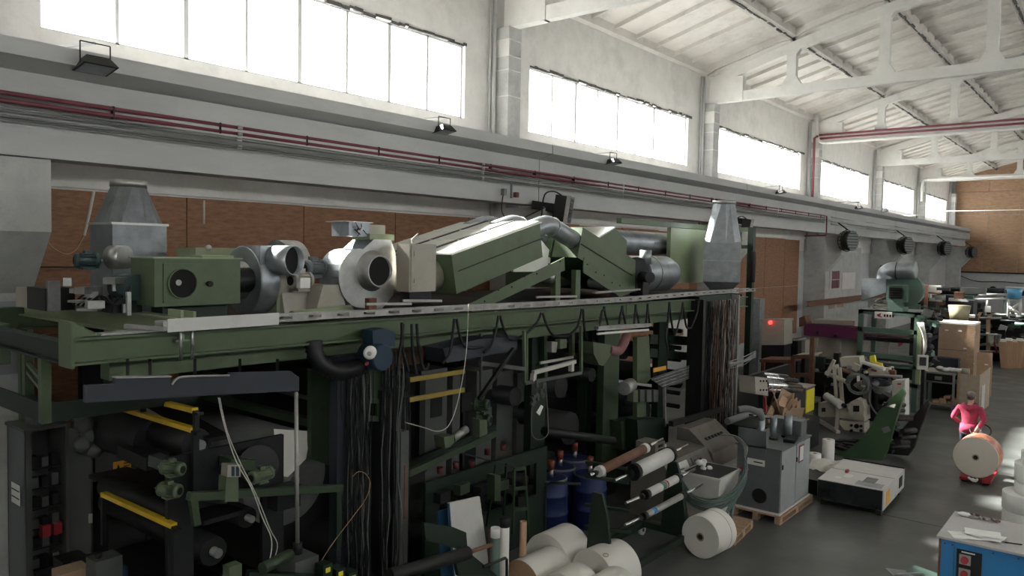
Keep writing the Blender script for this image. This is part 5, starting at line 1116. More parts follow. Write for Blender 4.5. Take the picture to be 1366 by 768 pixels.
# roll trolley with four shafts
t = thing('roll_trolley', 'dark green wheeled trolley with arms holding shafts', 'trolley', (-5.6, 9.6, 0))
DGm = M_dgreen
X1, X2 = -6.1, -5.35
def B(a, b, w_, h_, nm, m=DGm): return MB().bar(a, b, w_, h_).part(nm, m, t)
B((-5.45, 8.7, .22), (-5.45, 11.4, .22), .08, .1, 'base_rail'); B((-6.25, 8.7, .22), (-6.25, 11.4, .22), .08, .1, 'base_rail')
B((-6.35, 8.9, .24), (-5.35, 8.9, .24), .08, .1, 'cross_bar'); B((-6.35, 11.2, .24), (-5.35, 11.2, .24), .08, .1, 'cross_bar')
for y in (8.9, 11.1):
    g = MB(); g.prism([(-5.85, y, .25), (-5.4, y, .25), (-5.5, y, 1.1), (-5.6, y, 1.4), (-5.75, y, 1.4), (-5.8, y, 1.0)], (0, .05, 0)); g.part('side_plate', DGm, t)
g = MB(); g.tube([(-6.5, 8.82, .45), (-6.5, 8.82, 1.35), (-6.4, 8.82, 1.42), (-5.9, 8.82, 1.5)], .02, 6); g.tube([(-6.5, 8.82, .45), (-6.0, 8.82, .5)], .02, 6); g.part('handle', DGm, t)
for (x, y) in ((-5.4, 8.8), (-6.3, 8.8), (-5.4, 11.3), (-6.3, 11.3)):
    w0 = MB().cyl((x-.025, y, .085), (x+.025, y, .085), .085, n=16).part('wheel', M_white, t)
    MB().cyl((x-.03, y, .085), (x+.03, y, .085), .03, n=10).part('axle', M_dsteel, w0)
    MB().box(x-.045, x+.045, y-.03, y+.03, .12, .2).part('fork', M_steel, t)
SH = [((787, 634), (800, 628), (860, 598), (870, 592), .062, M_kraft, 'brown printed roller with white end rings, topmost on the trolley', M_cable),
      ((820, 641), (846, 629), (893, 606), (905, 599), .105, M_white, 'thick white roller with dark ends, second on the trolley', M_white),
      ((835, 671), (862, 659), (903, 638), (915, 631), .062, M_white, 'white roller with a green and red label, third on the trolley', M_white),
      ((834, 700), (860, 688), (910, 661), (925, 652), .048, M_alu, 'bare steel roller with blue tape, lowest on the trolley', M_alu)]
for i, (a, b, c, d, r, m, lab, m2) in enumerate(SH):
    XX = -5.28; P = [aX(x, y, XX) for x, y in (a, b, c, d)]; zt = (P[1].z+P[2].z)/2
    dr = (P[2]-P[1]).normalized(); t2 = thing('roller', lab, 'roller', P[1]-V((0, 0, r)), 'rollers on the trolley')
    MB().cyl(P[1], P[2], r, n=20).part('sleeve', m2 if i else M_rust, t2)
    MB().cyl(P[0], P[1], .022, n=10).part('shaft_end', M_chrome, t2); MB().cyl(P[2], P[3]+dr*.3, .022, n=10).part('shaft_end', M_chrome, t2)
    for q, e in ((P[1], -1), (P[2], 1)):
        MB().cyl(q-dr*.04, q+dr*.04, r*1.12, n=20).part('end_ring', M_white if i == 0 else M_black, t2)
        MB().cyl(q+dr*e*.09, q+dr*e*.14, r*.6, n=14).part('collar', M_dsteel, t2)
    if i == 2:
        MB().cyl(P[1]+dr*.4, P[1]+dr*.52, r*1.01, n=20).part('green_label', M_tgreen, t2); MB().cyl(P[1]+dr*.54, P[1]+dr*.58, r*1.01, n=20).part('red_label', M_red, t2)
    if i == 3: MB().cyl(P[1]+dr*.2, P[1]+dr*.3, r*1.02, n=20).part('blue_tape', M_bluecab, t2)
for i, (a, *_r) in enumerate(SH):
    pt_ = aX(_r[0][0], _r[0][1], -5.4); MB().bar((-5.9, 8.95, pt_.z-.06), (-5.3, 9.05+i*.05, pt_.z-.06), .05, .04).part('cradle_arm', DGm, t)
# white bin wrapped in grey cables on a pallet
pallet(-5.42, 12.33, .9, 1.05, math.radians(6), 'raw wooden pallet behind the lone white roll')
t = thing('plastic_bin', 'white plastic bin standing on the wooden pallet, wrapped with cable', 'bin', (-5.9, 12.5, .142))
c = V((-5.62, 12.45, .142))
def rc(z, a, b): return [V((c.x-a, c.y-b, z)), V((c.x+a, c.y-b, z)), V((c.x+a, c.y+b, z)), V((c.x-a, c.y+b, z))]
MB().loft(rc(.142, .26, .3), rc(.95, .34, .42)).part('bin_body', M_white, t)
MB().loft(rc(.95, .36, .44), rc(.99, .36, .44)).part('bin_rim', M_white, t)
MB().loft(rc(.985, .32, .40), rc(.992, .32, .40)).part('bin_content', M_dsteel, t)
t = thing('cable_coil', 'thick bundle of grey-green cables coiled around the white bin', 'cable coil', (-5.7, 12.3, .4)); rnd = random.Random(11)
for i in range(16):
    dz = rnd.uniform(-.1, .12); dr = rnd.uniform(0, .07)
    p = [(c.x-.36-dr, c.y-.35, .75+dz), (c.x-.1, c.y-.5-dr, .58+dz), (c.x+.25, c.y-.48-dr, .55+dz), (c.x+.45+dr, c.y-.2, .68+dz), (c.x+.47+dr, c.y+.25, .95+dz), (c.x+.40, c.y+.45, 1.15+dz*.5)]
    MB().tube(curve(p, 4), .012, 5).part('cable', M_tealcable, t)
for i in range(12):
    a = rnd.uniform(.05, .45); p = [(c.x+.42+rnd.uniform(0, .05), c.y+.2, .95), (c.x+.46+rnd.uniform(0, .06), c.y-a*.3, .65), (c.x+.40+rnd.uniform(0, .08), c.y-a, .35), (c.x+.42+rnd.uniform(-.1, .1), c.y-a*.8, .17)]
    MB().tube(curve(p, 4), .012, 5).part('cable', M_tealcable, t)
for i in range(7):
    p = [(c.x+.40, c.y+.45, 1.15), (c.x+.36+rnd.uniform(-.05, .05), c.y+.6, 1.35), (c.x+.15+rnd.uniform(-.05, .05), c.y+.6, 1.5), (c.x-.05, c.y+.5+rnd.uniform(-.1, .1), 1.52)]
    MB().tube(curve(p, 4), .010, 5).part('cable', M_cable, t)
MB().torus((c.x+.42, c.y+.38, 1.02), (0, .4, 1), .07, .018, 12, 6).part('red_strap', M_red, t)
rnd = random.Random(21); g = MB()
for i in range(7): g.sphere((c.x-.12+rnd.uniform(-.1, .1), c.y+rnd.uniform(-.12, .12), 1.04+rnd.uniform(-.03, .07)), rnd.uniform(.04, .09), 7, 5, sc=(1, .8, .7))
g.thing('crumpled_plastic', M_paperw, 'crumpled white plastic on top of the white bin', 'plastic')
# grey control cabinet on pallet
px0, py0 = -4.74, 13.35
pallet(px0-.42, py0+.85, .9, 1.75, 0, 'wooden pallet under the grey machine cabinet')
t = thing('machine_cabinet', 'grey steel machine cabinet with a black round hole and two pale side doors', 'cabinet', (px0-.42, py0+.8, .142))
MB().box(px0-.82, px0-.03, py0+.05, py0+1.6, .16, 1.28).part('cabinet_body', M_greybox, t)
MB().box(px0-.85, px0, py0+.02, py0+1.62, .142, .175).part('base_plate', M_white, t)
MB().box(px0-.85, px0, py0+.02, py0+1.62, 1.28, 1.31).part('top_plate', M_greybox, t)
for i in (0, 1):
    d = MB().box(px0-.03, px0-.012, py0+.08+i*.76, py0+.80+i*.76, .2, 1.26).part('door', mat('pale_grey_door', (.34, .36, .36), .45, var=.12, scale=2, dirt=(.2, .22, .22), dirt_amt=.6) if i == 0 else MATS['pale_grey_door'], t)
    MB().box(px0-.012, px0+.005, py0+.10+i*.72, py0+.13+i*.72, .95, 1.03).part('latch', M_black, d)
MB().box(px0-.80, px0-.28, py0+.02, py0+.05, 1.2, 1.6).part('upstand_panel', M_greybox, t)
MB().cyl((px0-.38, py0+.055, .42), (px0-.38, py0+.035, .42), .12, n=24).part('round_opening', M_hole, t)
MB().torus((px0-.38, py0+.04, .42), (0, 1, 0), .125, .01, 24, 5).part('opening_rim', M_dsteel, t)
MB().box(px0-.62, px0-.3, py0+.035, py0+.045, .96, 1.07).part('nameplate', M_paperw, t)
MB().box(px0-.5, px0-.34, py0+.03, py0+.036, 1.01, 1.03).part('nameplate_text', M_dsteel, t)
MB().box(px0-.011, px0-.004, py0+.95, py0+1.2, .9, 1.22).part('notice', M_redpipe, t); MB().box(px0-.006, px0+.001, py0+.98, py0+1.17, .93, 1.19).part('notice_sheet', M_paperw, t)
for i, (dx, dy, h, r) in enumerate(((-.5, .35, .42, .06), (-.42, .75, .4, .055), (-.28, 1.1, .42, .075))):
    MB().cyl((px0+dx, py0+dy, 1.31), (px0+dx, py0+dy, 1.31+h), r, n=14, hollow=.008).part('duct_stub', M_galv, t)
    MB().cyl((px0+dx, py0+dy, 1.31), (px0+dx, py0+dy, 1.35), r*1.5, n=14).part('duct_collar', M_dsteel, t)
MB().cbox((px0-.15, py0+.9, 1.34), (.2, .5, .06), rz=.2).part('motor_block', M_dsteel, t)
MB().box(px0-.7, px0-.1, py0+1.3, py0+1.6, 1.31, 1.6).part('back_box', M_greybox, t)
MB().tube(curve([(px0-.5, py0+.35, 1.72), (px0-.52, py0+.3, 1.85), (px0-.7, py0+.2, 1.92), (px0-.85, py0+.1, 1.9)], 5), .06, 10).part('elbow_hose', M_cable, t)
# console desk with sloped panels
CD0 = len(ORG)
def _sh(v): return V((v.x, v.y+1.5, v.z*.66 if v.z < 3 else v.z))
_op = MB.part; _ot = MB.thing
def _p2(self, *a_, **k_): self.v = [_sh(q_) for q_ in self.v]; return _op(self, *a_, **k_)
def _t2(self, *a_, **k_): self.v = [_sh(q_) for q_ in self.v]; return _ot(self, *a_, **k_)
MB.part = _p2; MB.thing = _t2
t = thing('control_desk', 'dirty beige control desk with sloped panels and a screen', 'control desk', (-6.3, 12.4, 0))
def deskY(y0, y1, prof, nm, m): g = MB(); g.prism([(x, y0, z) for x, z in prof], (0, y1-y0, 0)); return g.part(nm, m, t)
deskY(10.6, 12.3, [(-7.0, 0), (-6.1, 0), (-6.1, .85), (-6.35, 1.55), (-6.75, 1.6), (-7.0, 1.6)], 'desk_body', M_gbeige)
deskY(12.35, 13.6, [(-7.0, 0), (-6.2, 0), (-6.2, 1.0), (-6.25, 1.35), (-6.75, 1.95), (-7.0, 1.95)], 'desk_body', M_gbeige)
deskY(10.6, 13.5, [(-6.2, .92), (-5.85, .85), (-5.85, .80), (-6.2, .80)], 'shelf', M_alu)
MB().cbox((-6.23, 11.75, 1.25), (.03, .42, .42), ry=math.radians(-20)).part('screen_bezel', M_gbeige, t)
MB().cbox((-6.21, 11.75, 1.25), (.02, .26, .26), ry=math.radians(-20)).part('screen', M_screen, t)
MB().cbox((-6.22, 11.1, 1.25), (.02, .5, .45), ry=math.radians(-20)).part('keypad_panel', M_paperw, t)
MB().cyl((-6.2, 11.2, 1.13), (-6.18, 11.2, 1.135), .05, n=14).part('yellow_button', M_yellow2, t)
MB().cbox((-6.205, 11.0, 1.33), (.008, .2, .012), ry=math.radians(-20)).part('panel_marks', M_dsteel, t); MB().cbox((-6.2, 11.0, 1.27), (.008, .16, .012), ry=math.radians(-20)).part('panel_marks', M_tgreen, t)
for i in range(6): MB().cbox((-6.48, 12.6+i*.14, 1.66-.0*i), (.03, .06, .08), ry=math.radians(-40)).part('push_button', M_black, t)
t = thing('switch_panel_box', 'small beige box with a column of three black switches', 'box', (-6.55, 10.9, 1.6))
MB().box(-6.95, -6.55, 10.65, 11.0, 1.6, 2.02).part('box_body', M_gbeige, t)
for i in range(3): MB().box(-6.55, -6.53, 10.76, 10.9, 1.66+i*.12, 1.72+i*.12).part('switch', M_black, t)
MB().box(-6.95, -6.62, 11.03, 11.2, 1.6, 1.85).thing('terminal_block', M_white, 'small white terminal block beside the box with three switches', 'box')
MB.part = _op; MB.thing = _ot
t = thing('white_box_machine', 'low white steel machine cover with a black glossy front and orange label', 'machine', (-4.0, 15.5, .1))
q = [aZ(1091, 638, .50), aZ(1179, 654, .50), aZ(1207, 624.5, .50), aZ(1126, 611, .50)]; q = [V((p.x, p.y, .12)) for p in q]
MB().prism(q, (0, 0, .38)).part('cover_body', M_white, t)
def onq(a, b, u0, u1, z0, z1, off):
    d = (b-a); n = V((d.y, -d.x, 0)).normalized()*off; return [a+d*u0+n+V((0, 0, z0)), a+d*u1+n+V((0, 0, z0)), a+d*u1+n+V((0, 0, z1)), a+d*u0+n+V((0, 0, z1))], n
f, n_ = onq(q[0], q[1], .005, .985, .005, .365, .008); MB().prism(f, -n_).part('black_front', mat('black_gloss', (.012, .015, .017), .18, var=.2, scale=2), t)
f, n_ = onq(q[1], q[2], .12, .28, .04, .3, .006); MB().prism(f, -n_).part('orange_label', M_orange, t)
f, n_ = onq(q[1], q[2], .72, .86, .1, .3, .012); MB().prism(f, -n_).part('black_vent', M_black, t)
def ontop(u0, u1, v0, v1, h, z=.502):
    def S(u, v): return (q[0]*(1-u)+q[1]*u)*(1-v)+(q[3]*(1-u)+q[2]*u)*v
    return [V((p.x, p.y, z)) for p in (S(u0, v0), S(u1, v0), S(u1, v1), S(u0, v1))], (0, 0, h)
for nm, a, m in (('top_seam', (.0, 1, .5, .51, .002), M_cable), ('sheet_frame', (.62, .8, .17, .38, .002), M_cable), ('clear_sheet', (.55, .95, .03, .2, .0015), M_galv), ('paper_note', (.3, .42, .22, .36, .004), M_paperw), ('paper_note', (.2, .3, .12, .2, .004), M_paperw), ('rear_rail', (0, 1, .97, 1.0, .02), M_dsteel)):
    f, h = ontop(*a[:4], a[4]); MB().prism(f, h).part(nm, m, t)
for (ua, va) in ((.08, .08), (.92, .08), (.08, .92), (.92, .92)):
    f, h = ontop(ua-.04, ua+.04, va-.04, va+.04, -.12, .12); MB().prism(f, h).part('foot', M_black, t)
f, h = ontop(.26, .3, .4, .46, .05); MB().prism(f, h).thing('red_tool', M_red, 'small red tool lying on the low white machine cover', 'tool')
# upright white roll, draped sheet, behind the box
roll(aZ(1104, 622, 0), (0, 0, 1), .13, .62, M_paperw, 'upright slim white paper roll between grey cabinet and low white cover', core=.03, nm='upright_paper_roll')
roll(aZ(1086, 627, 0), (0, 0, 1), .14, .38, M_paperw, 'short white paper roll beside the grey cabinet', core=.03, nm='upright_paper_roll')
g = MB(); a = aZ(1082, 640, 0); n = 8; rnd = random.Random(2); pts = []
for i in range(n):
    for j in range(n):
        u, v = i/(n-1), j/(n-1); pts.append(a+V((u*1.0-.1, v*1.1-.3, .42*(1-((u-.4)**2+(v-.5)**2)*1.2)+rnd.uniform(-.05, .05))))
g.add(pts, [(i*n+j, (i+1)*n+j, (i+1)*n+j+1, i*n+j+1) for i in range(n-1) for j in range(n-1)]); g.add([p-V((0, 0, .06)) for p in pts], [(i*n+j, i*n+j+1, (i+1)*n+j+1, (i+1)*n+j) for i in range(n-1) for j in range(n-1)])
g.thing('crumpled_sheet', M_paper, 'crumpled pale sheet draped beside the grey cabinet', 'sheet')
MB().box(-5.2, -4.6, 15.5, 16.6, 0, .3).thing('low_crate', M_dsteel, 'dark low crate under the crumpled sheet', 'crate')
# blue cabinet bottom right
t = thing('blue_cabinet', 'bright blue steel cabinet with grey top and red sockets, bottom right corner', 'cabinet', (-.9, 11.05, 0))
MB().box(-1.76, .3, 10.48, 11.62, 0, 1.325).part('cabinet_body', M_bluecab, t)
MB().box(-1.79, .33, 10.45, 11.65, 1.325, 1.35).part('top_sheet', mat('lilac_grey_top', (.46, .44, .43), .55, var=.12, scale=1.2, dirt=(.4, .47, .55), dirt_amt=.6), t)
MB().box(-1.765, -1.74, 10.472, 10.482, 0, 1.32).part('corner_trim', M_rust, t)
MB().box(-1.60, -1.597, 10.474, 10.482, 0, 1.32).part('panel_joint', M_slate, t)
MB().box(-1.57, -1.31, 10.468, 10.482, .5, 1.24).part('socket_panel', M_black, t)
MB().box(-1.52, -1.38, 10.462, 10.47, 1.21, 1.225).part('panel_inscription', M_paperw, t)
for i in range(4):
    s_ = MB().box(-1.54, -1.42, 10.455, 10.47, 1.07-i*.17, 1.19-i*.17).part('socket_plate', M_alu, t)
    MB().cyl((-1.48, 10.47, 1.13-i*.17), (-1.48, 10.41, 1.13-i*.17), .04, n=16).part('red_socket_cap', M_red, s_)
g = MB(); g.tube(curve([(-1.48, 10.4, .93), (-1.49, 10.33, .86), (-1.46, 10.33, .74), (-1.38, 10.3, .62)], 5), .012, 6); g.part('white_cable', M_paperw, t)
for i, (x, z) in enumerate(((-1.7, 1.27), (-1.62, 1.27), (-1.2, 1.28), (-.95, 1.28), (-.6, 1.28))): MB().cyl((x, 10.482, z), (x, 10.472, z), .008, n=8).part('screw', M_dsteel, t)
rnd = random.Random(8)
for i in range(4):
    g = MB(); cx, cy = -1.45+rnd.uniform(-.08, .08)+i*.05, 10.68+i*.05; a = rnd.uniform(-.3, .5); pts = []; n = 6
    for u in range(n):
        for v in range(n):
            x = (u/(n-1)-.5)*.38; y = (v/(n-1)-.5)*.26; pts.append(V((cx+x*math.cos(a)-y*math.sin(a), cy+x*math.sin(a)+y*math.cos(a), 1.353+i*.008+abs(x)*rnd.uniform(0, .04)+rnd.uniform(0, .004))))
    g.add(pts, [(p*n+r_, (p+1)*n+r_, (p+1)*n+r_+1, p*n+r_+1) for p in range(n-1) for r_ in range(n-1)])
    g.thing('paper_sheet', M_paperw, ['lowest white drawing sheet on the blue cabinet', 'second white sheet on the blue cabinet, slightly turned', 'third white sheet on the blue cabinet', 'topmost rumpled white sheet on the blue cabinet'][i], 'paper', 'papers on the blue cabinet')
MB().tube([(-1.28, 10.75, 1.36), (-1.15, 10.72, 1.36), (-.95, 10.78, 1.36)], .008, 5).thing('thin_rod', M_dsteel, 'thin dark rod lying on the blue cabinet beside the papers', 'rod')
t = thing('tool_scrap', 'small metal fittings on a plastic bag at the rear of the blue cabinet', 'fittings', (-1.5, 11.5, 1.35))
for i in range(16): MB().cbox((-1.68+i*.026+rnd.uniform(-.02, .02), 11.52+rnd.uniform(-.06, .06), 1.365+rnd.uniform(0, .02)), (rnd.uniform(.02, .09), rnd.uniform(.02, .05), .02), rz=rnd.uniform(0, 3)).part('fitting', M_steel if i % 3 else M_rust, t)
g = MB(); g.sphere((-1.66, 11.52, 1.37), .08, 8, 5, sc=(1, .7, .35)); g.part('plastic_bag', M_paperw, t)
# stack of white rolls at right edge
zz = 0
for i, (x, y, R, h) in enumerate(((-1.30, 16.25, .46, .30), (-1.31, 16.25, .46, .30), (-1.18, 16.3, .42, .22), (-1.15, 16.3, .46, .30), (-1.10, 16.3, .42, .22))):
    roll((x, y, zz), (0, 0, 1), R, h, M_paperw, ['lowest wide white paper roll of the stack at the right edge', 'second wide white paper roll of the stack at the right edge', 'narrower white roll in the middle of the stack at the right edge', 'fourth white paper roll of the stack at the right edge', 'top white paper roll of the stack at the right edge'][i], group='stacked paper rolls', nm='stacked_paper_roll'); zz += h+.004
# crate with plastic sheets, bottom
t = thing('open_crate', 'low wooden crate with green and clear plastic sheets beside the blue cabinet', 'crate', (-2.2, 10.6, 0))
cc = aZ(1225, 775, .45)
MB().box(cc.x-.25, cc.x+.3, cc.y-.4, cc.y+.3, 0, .42).part('crate_body', M_wood, t)
for i in range(3): MB().cbox((cc.x+.05, cc.y-.1+i*.12, .45+i*.03), (.42, .26, .012), rz=-.3, rx=.15).part('green_sheet', M_tgreen, t)
MB().cbox((cc.x-.17, cc.y+.02, .5), (.22, .4, .01), rz=-.9, rx=-.1).part('clear_sheet', M_galv, t)
MB().cyl((cc.x-.26, cc.y-.12, .51), (cc.x+.02, cc.y+.12, .53), .008, n=6).part('white_rod', M_paperw, t)
# green curved plate machine
t = thing('curved_plate_machine', 'green machine frame with a big curved side plate and dark inner parts', 'machine', (-4.6, 19.8, 0))
P = [aY(x, y, 19.0) for x, y in ((1108, 606), (1130, 600), (1150, 585), (1163, 565), (1172, 548), (1204, 517), (1207, 524), (1200, 545), (1192, 570), (1184, 600), (1176, 614), (1140, 614))]
P = [V((p.x, p.y, max(p.z, 0.01))) for p in P]
MB().prism(P, (.02, .06, 0)).part('curved_plate', mat('bottle_green_enamel', (.045, .10, .045), .4, var=.15, scale=2), t)
P2 = [V((p.x+.35, p.y+.9, p.z*.8+.01)) for p in P[5:12]]; MB().prism(P2, (.02, .06, 0)).part('rear_plate', M_black, t)
rnd = random.Random(4)
for i in range(9):
    k_ = [aY(1190, 545, 19.0), aY(1200, 560, 19.0), aY(1205, 580, 19.0), aY(1196, 598, 19.0)][i % 4]; z = k_.z+rnd.uniform(-.1, .1)
    MB().cyl((k_.x-.1+rnd.uniform(-.1, .1), 19.05, max(.08, z)), (k_.x+.12, 19.6, max(.08, z*.95)), rnd.uniform(.03, .07), n=10).part('cross_shaft', M_dsteel, t); MB().cbox((k_.x-.15+rnd.uniform(-.15, .1), 19.3, max(.12, z+rnd.uniform(-.2, .1))), (rnd.uniform(.08, .25), .3, rnd.uniform(.08, .25)), ry=rnd.uniform(-.6, .6)).part('inner_block', (M_black, M_dsteel, M_dgreen)[i % 3], t)
MB().bar(aY(1178, 542, 19.0), aY(1204, 520, 19.0)+V((0, .1, 0)), .05, .05).part('top_rail', M_dsteel, t)
MB().cbox(aY(1186, 540, 19.02), (.02, .3, .1), rz=1.2, ry=.7).part('steel_bar', M_alu, t)
MB().cbox(aY(1182, 573, 18.97), (.16, .02, .12), ry=-.5).part('label_plate', M_cable, t)
# person ------------------------------------------------------------
# ================================================================ PERSON, PALLET TRUCK, ROLL
def skin(name, pts, edges, parent, m, sub=2):
    off = ORG[parent]
    me = bpy.data.meshes.new(name); me.from_pydata([tuple(V(p[:3])) for p in pts], edges, []); me.materials.append(m)
    o = bpy.data.objects.new(name, me); COL.objects.link(o); o.parent = parent; ORG[o] = off
    md = o.modifiers.new('skin', 'SKIN'); md.use_smooth_shade = True
    for i, p in enumerate(pts):
        s_ = me.skin_vertices[0].data[i]; s_.radius = (p[3], p[4] if len(p) > 4 else p[3]); s_.use_root = (i == 0)
    sb = o.modifiers.new('sub', 'SUBSURF'); sb.levels = sub; sb.render_levels = sub
    return o
pc = aZ(1290, 627, 0); pr_ = thing('person', 'person in a crimson hooded jacket, dark trousers and cap pulling a paper roll away', 'person', pc)
pr_.rotation_euler.z = math.radians(-6)
# local frame: +y is walking direction (away), x to the right; metres
body = [(0, 0, .94, .13, .10), (0, 0, 1.12, .12, .09), (0, .02, 1.34, .15, .10), (0, .03, 1.46, .07, .06), (0, .045, 1.54, .05, .05), (0, .06, 1.60, .072, .085), (0, .06, 1.69, .075, .092), (0, .055, 1.745, .05, .06),
        (-.19, .02, 1.42, .055), (-.31, -.03, 1.17, .045), (-.20, .16, 1.02, .036), (-.15, .22, 1.0, .03, .018),
        (.19, .02, 1.42, .055), (.30, -.12, 1.20, .045), (.21, -.22, 1.0, .034), (.19, -.26, .93, .036, .02),
        (-.095, 0, .86, .085), (-.11, .10, .50, .055), (-.11, .0, .10, .04), (-.115, .13, .035, .035, .028),
        (.095, 0, .86, .085), (.11, .02, .49, .055), (.11, -.18, .14, .04), (.115, -.08, .035, .035, .028)]
ed = [(0, 1), (1, 2), (2, 3), (3, 4), (4, 5), (5, 6), (6, 7), (2, 8), (8, 9), (9, 10), (10, 11), (2, 12), (12, 13), (13, 14), (14, 15), (0, 16), (16, 17), (17, 18), (18, 19), (0, 20), (20, 21), (21, 22), (22, 23)]
ORG[pr_] = V((0, 0, 0))
b = skin('body', body, ed, pr_, M_skin)
jk = [(0, 0, .86, .17, .125), (0, 0, 1.08, .165, .12), (0, .01, 1.26, .185, .13), (0, .02, 1.40, .175, .115), (0, .03, 1.47, .10, .09), (0, .0, 1.50, .085, .09),
      (-.205, .02, 1.405, .075), (-.33, -.03, 1.17, .062), (-.23, .13, 1.03, .05), (.205, .02, 1.405, .075), (.325, -.13, 1.20, .062), (.235, -.215, 1.02, .048)]
je = [(0, 1), (1, 2), (2, 3), (3, 4), (4, 5), (3, 6), (6, 7), (7, 8), (3, 9), (9, 10), (10, 11)]
skin('jacket', jk, je, pr_, M_pink)
def loc_part(g, nm, m): o = g.part(nm, m, pr_); return o
def ell(z, a, b_): return [V((a*math.cos(2*math.pi*i/20), b_*math.sin(2*math.pi*i/20), z)) for i in range(20)]
g = MB(); g.loft(ell(.83, .188, .135), ell(.90, .192, .138), cap=True, sm=True); g.loft(ell(.90, .192, .138), ell(1.06, .178, .128), cap=True, sm=True); loc_part(g, 'jacket_hem', M_pink)
g = MB(); g.tube(curve([(-.12, -.02, 1.47), (-.08, -.11, 1.45), (0, -.15, 1.42), (.08, -.11, 1.45), (.12, -.02, 1.47)], 5), .05, 8, rs=None); loc_part(g, 'hood', M_pink)
skin('trousers', [(0, 0, .93, .15, .11), (-.095, 0, .84, .105), (-.115, .10, .50, .078), (-.115, .01, .12, .062), (.095, 0, .84, .105), (.115, .02, .49, .078), (.115, -.17, .15, .062)], [(0, 1), (1, 2), (2, 3), (0, 4), (4, 5), (5, 6)], pr_, M_jeans)
for s_, y in ((-1, .06), (1, -.12)): g = MB(); g.sphere((s_*.115, y, .045), .06, 10, 6, sc=(.8, 2.2, .75)); loc_part(g, 'shoe', M_black)
g = MB(); g.sphere((0, .05, 1.70), .105, 14, 8, sc=(.9, 1.08, .78)); loc_part(g, 'cap', M_cap)
g = MB(); g.cbox((0, .17, 1.69), (.15, .12, .012), rx=-.15); loc_part(g, 'cap_peak', M_cap)
g = MB(); g.sphere((0, .035, 1.64), .086, 12, 8, sc=(.95, 1.0, .8)); loc_part(g, 'hair', M_hair)
for s_ in (-1, 1): g = MB(); g.sphere((s_*.085, .06, 1.635), .026, 8, 6, sc=(.45, .8, 1.2)); loc_part(g, 'ear', M_skin)
g = MB(); g.sphere((0, .155, 1.635), .018, 8, 6, sc=(.7, 1.1, 1.3)); loc_part(g, 'nose', M_skin)
for s_ in (-1, 1): g = MB(); g.sphere((s_*.032, .135, 1.665), .011, 8, 5); loc_part(g, 'eye', M_hair)
# fingers of both hands
for (hx, hy, hz, sgn, curl) in ((-.15, .22, 1.0, -1, 1), (.19, -.26, .93, 1, 1)):
    g = MB()
    for k_ in range(4):
        x = hx+(k_-1.5)*.018; l = (.07, .08, .075, .06)[k_]
        g.tube([(x, hy, hz-.01), (x, hy+.01*sgn, hz-l*.5), (x, hy+.03, hz-l*.8), (x, hy+.045, hz-l*.6)], .009, 6)
    g.tube([(hx-.03*sgn, hy, hz), (hx-.05*sgn, hy+.02, hz-.03), (hx-.04*sgn, hy+.035, hz-.05)], .010, 6); loc_part(g, 'fingers', M_skin)
ORG[pr_] = pc
rc_ = aZ(1299, 645, 0)
t = thing('pallet_truck', 'red hand pallet truck with a black ring handle carrying a paper roll', 'pallet truck', (rc_.x+.02, rc_.y+.3, 0))
x0, y0 = rc_.x+.02, rc_.y-.05
for q_ in (-1, 1):
    MB().box(x0+q_*.2-.08, x0+q_*.2+.08, y0, y0+1.0, .06, .12).part('fork', M_red, t)
    MB().cyl((x0+q_*.2-.05, y0+.12, .045), (x0+q_*.2+.05, y0+.12, .045), .045, n=12).part('roller_wheel', M_black, t)
MB().box(x0-.28, x0+.28, y0+.96, y0+1.08, .06, .3).part('head_frame', M_red, t)
MB().cyl((x0-.12, y0+1.12, .09), (x0+.12, y0+1.12, .09), .09, n=16).part('steer_wheel', M_black, t)
hp = aY(1308, 574, y0+1.0)
MB().bar((x0, y0+1.12, .25), (hp.x, hp.y, hp.z), .035, .035).part('tiller', M_white, t)
MB().torus((hp.x-.0, hp.y, hp.z), (0.1, -.75, 1), .20, .014, 24, 8).part('ring_handle', M_black, t)
for q_ in (-.02, .02): MB().bar((hp.x+q_, hp.y, hp.z-.02), (hp.x+q_, hp.y-.05, hp.z+.12), .014).part('lever', M_steel, t)
rr = roll((x0-.02, y0+.12, .12+.425), (0.03, 1, 0), .425, .55, mat('cream_paper_end', (.66, .60, .52), .7, var=.04), 'large paper roll with orange printed wrapping standing on the pallet truck', core=.055, nm='printed_paper_roll')
MB().lathe((x0-.02, y0+.16, .545), (0.03, 1, 0), [(0, .426), (.002, .428), (.46, .428), (.462, .426)], 48).part('printed_wrap', mat('orange_red_print', (.60, .22, .13), .45, var=.55, scale=9, dirt=(.75, .7, .62), dirt_amt=.9, dirt_scale=3), rr)
for i, (dx, rz) in enumerate(((-.06, .5), (.1, -.6), (.02, .1))): MB().cyl((x0+dx-.05, y0-.02-.02*i, .13), (x0+dx+.12*math.sin(rz), y0-.12, .10), .025, n=8).thing('paper_tube_scrap', M_paperw, ['left', 'right', 'middle'][i]+' scrap of white paper wedge under the big roll', 'paper', 'paper wedges under the roll')
# ================================================================ MACHINES FURTHER DOWN THE HALL
def LB(t, nm, m, x0, x1, y0, y1, z0, z1): return MB().box(x0, x1, y0, y1, z0, z1).part(nm, m, t)
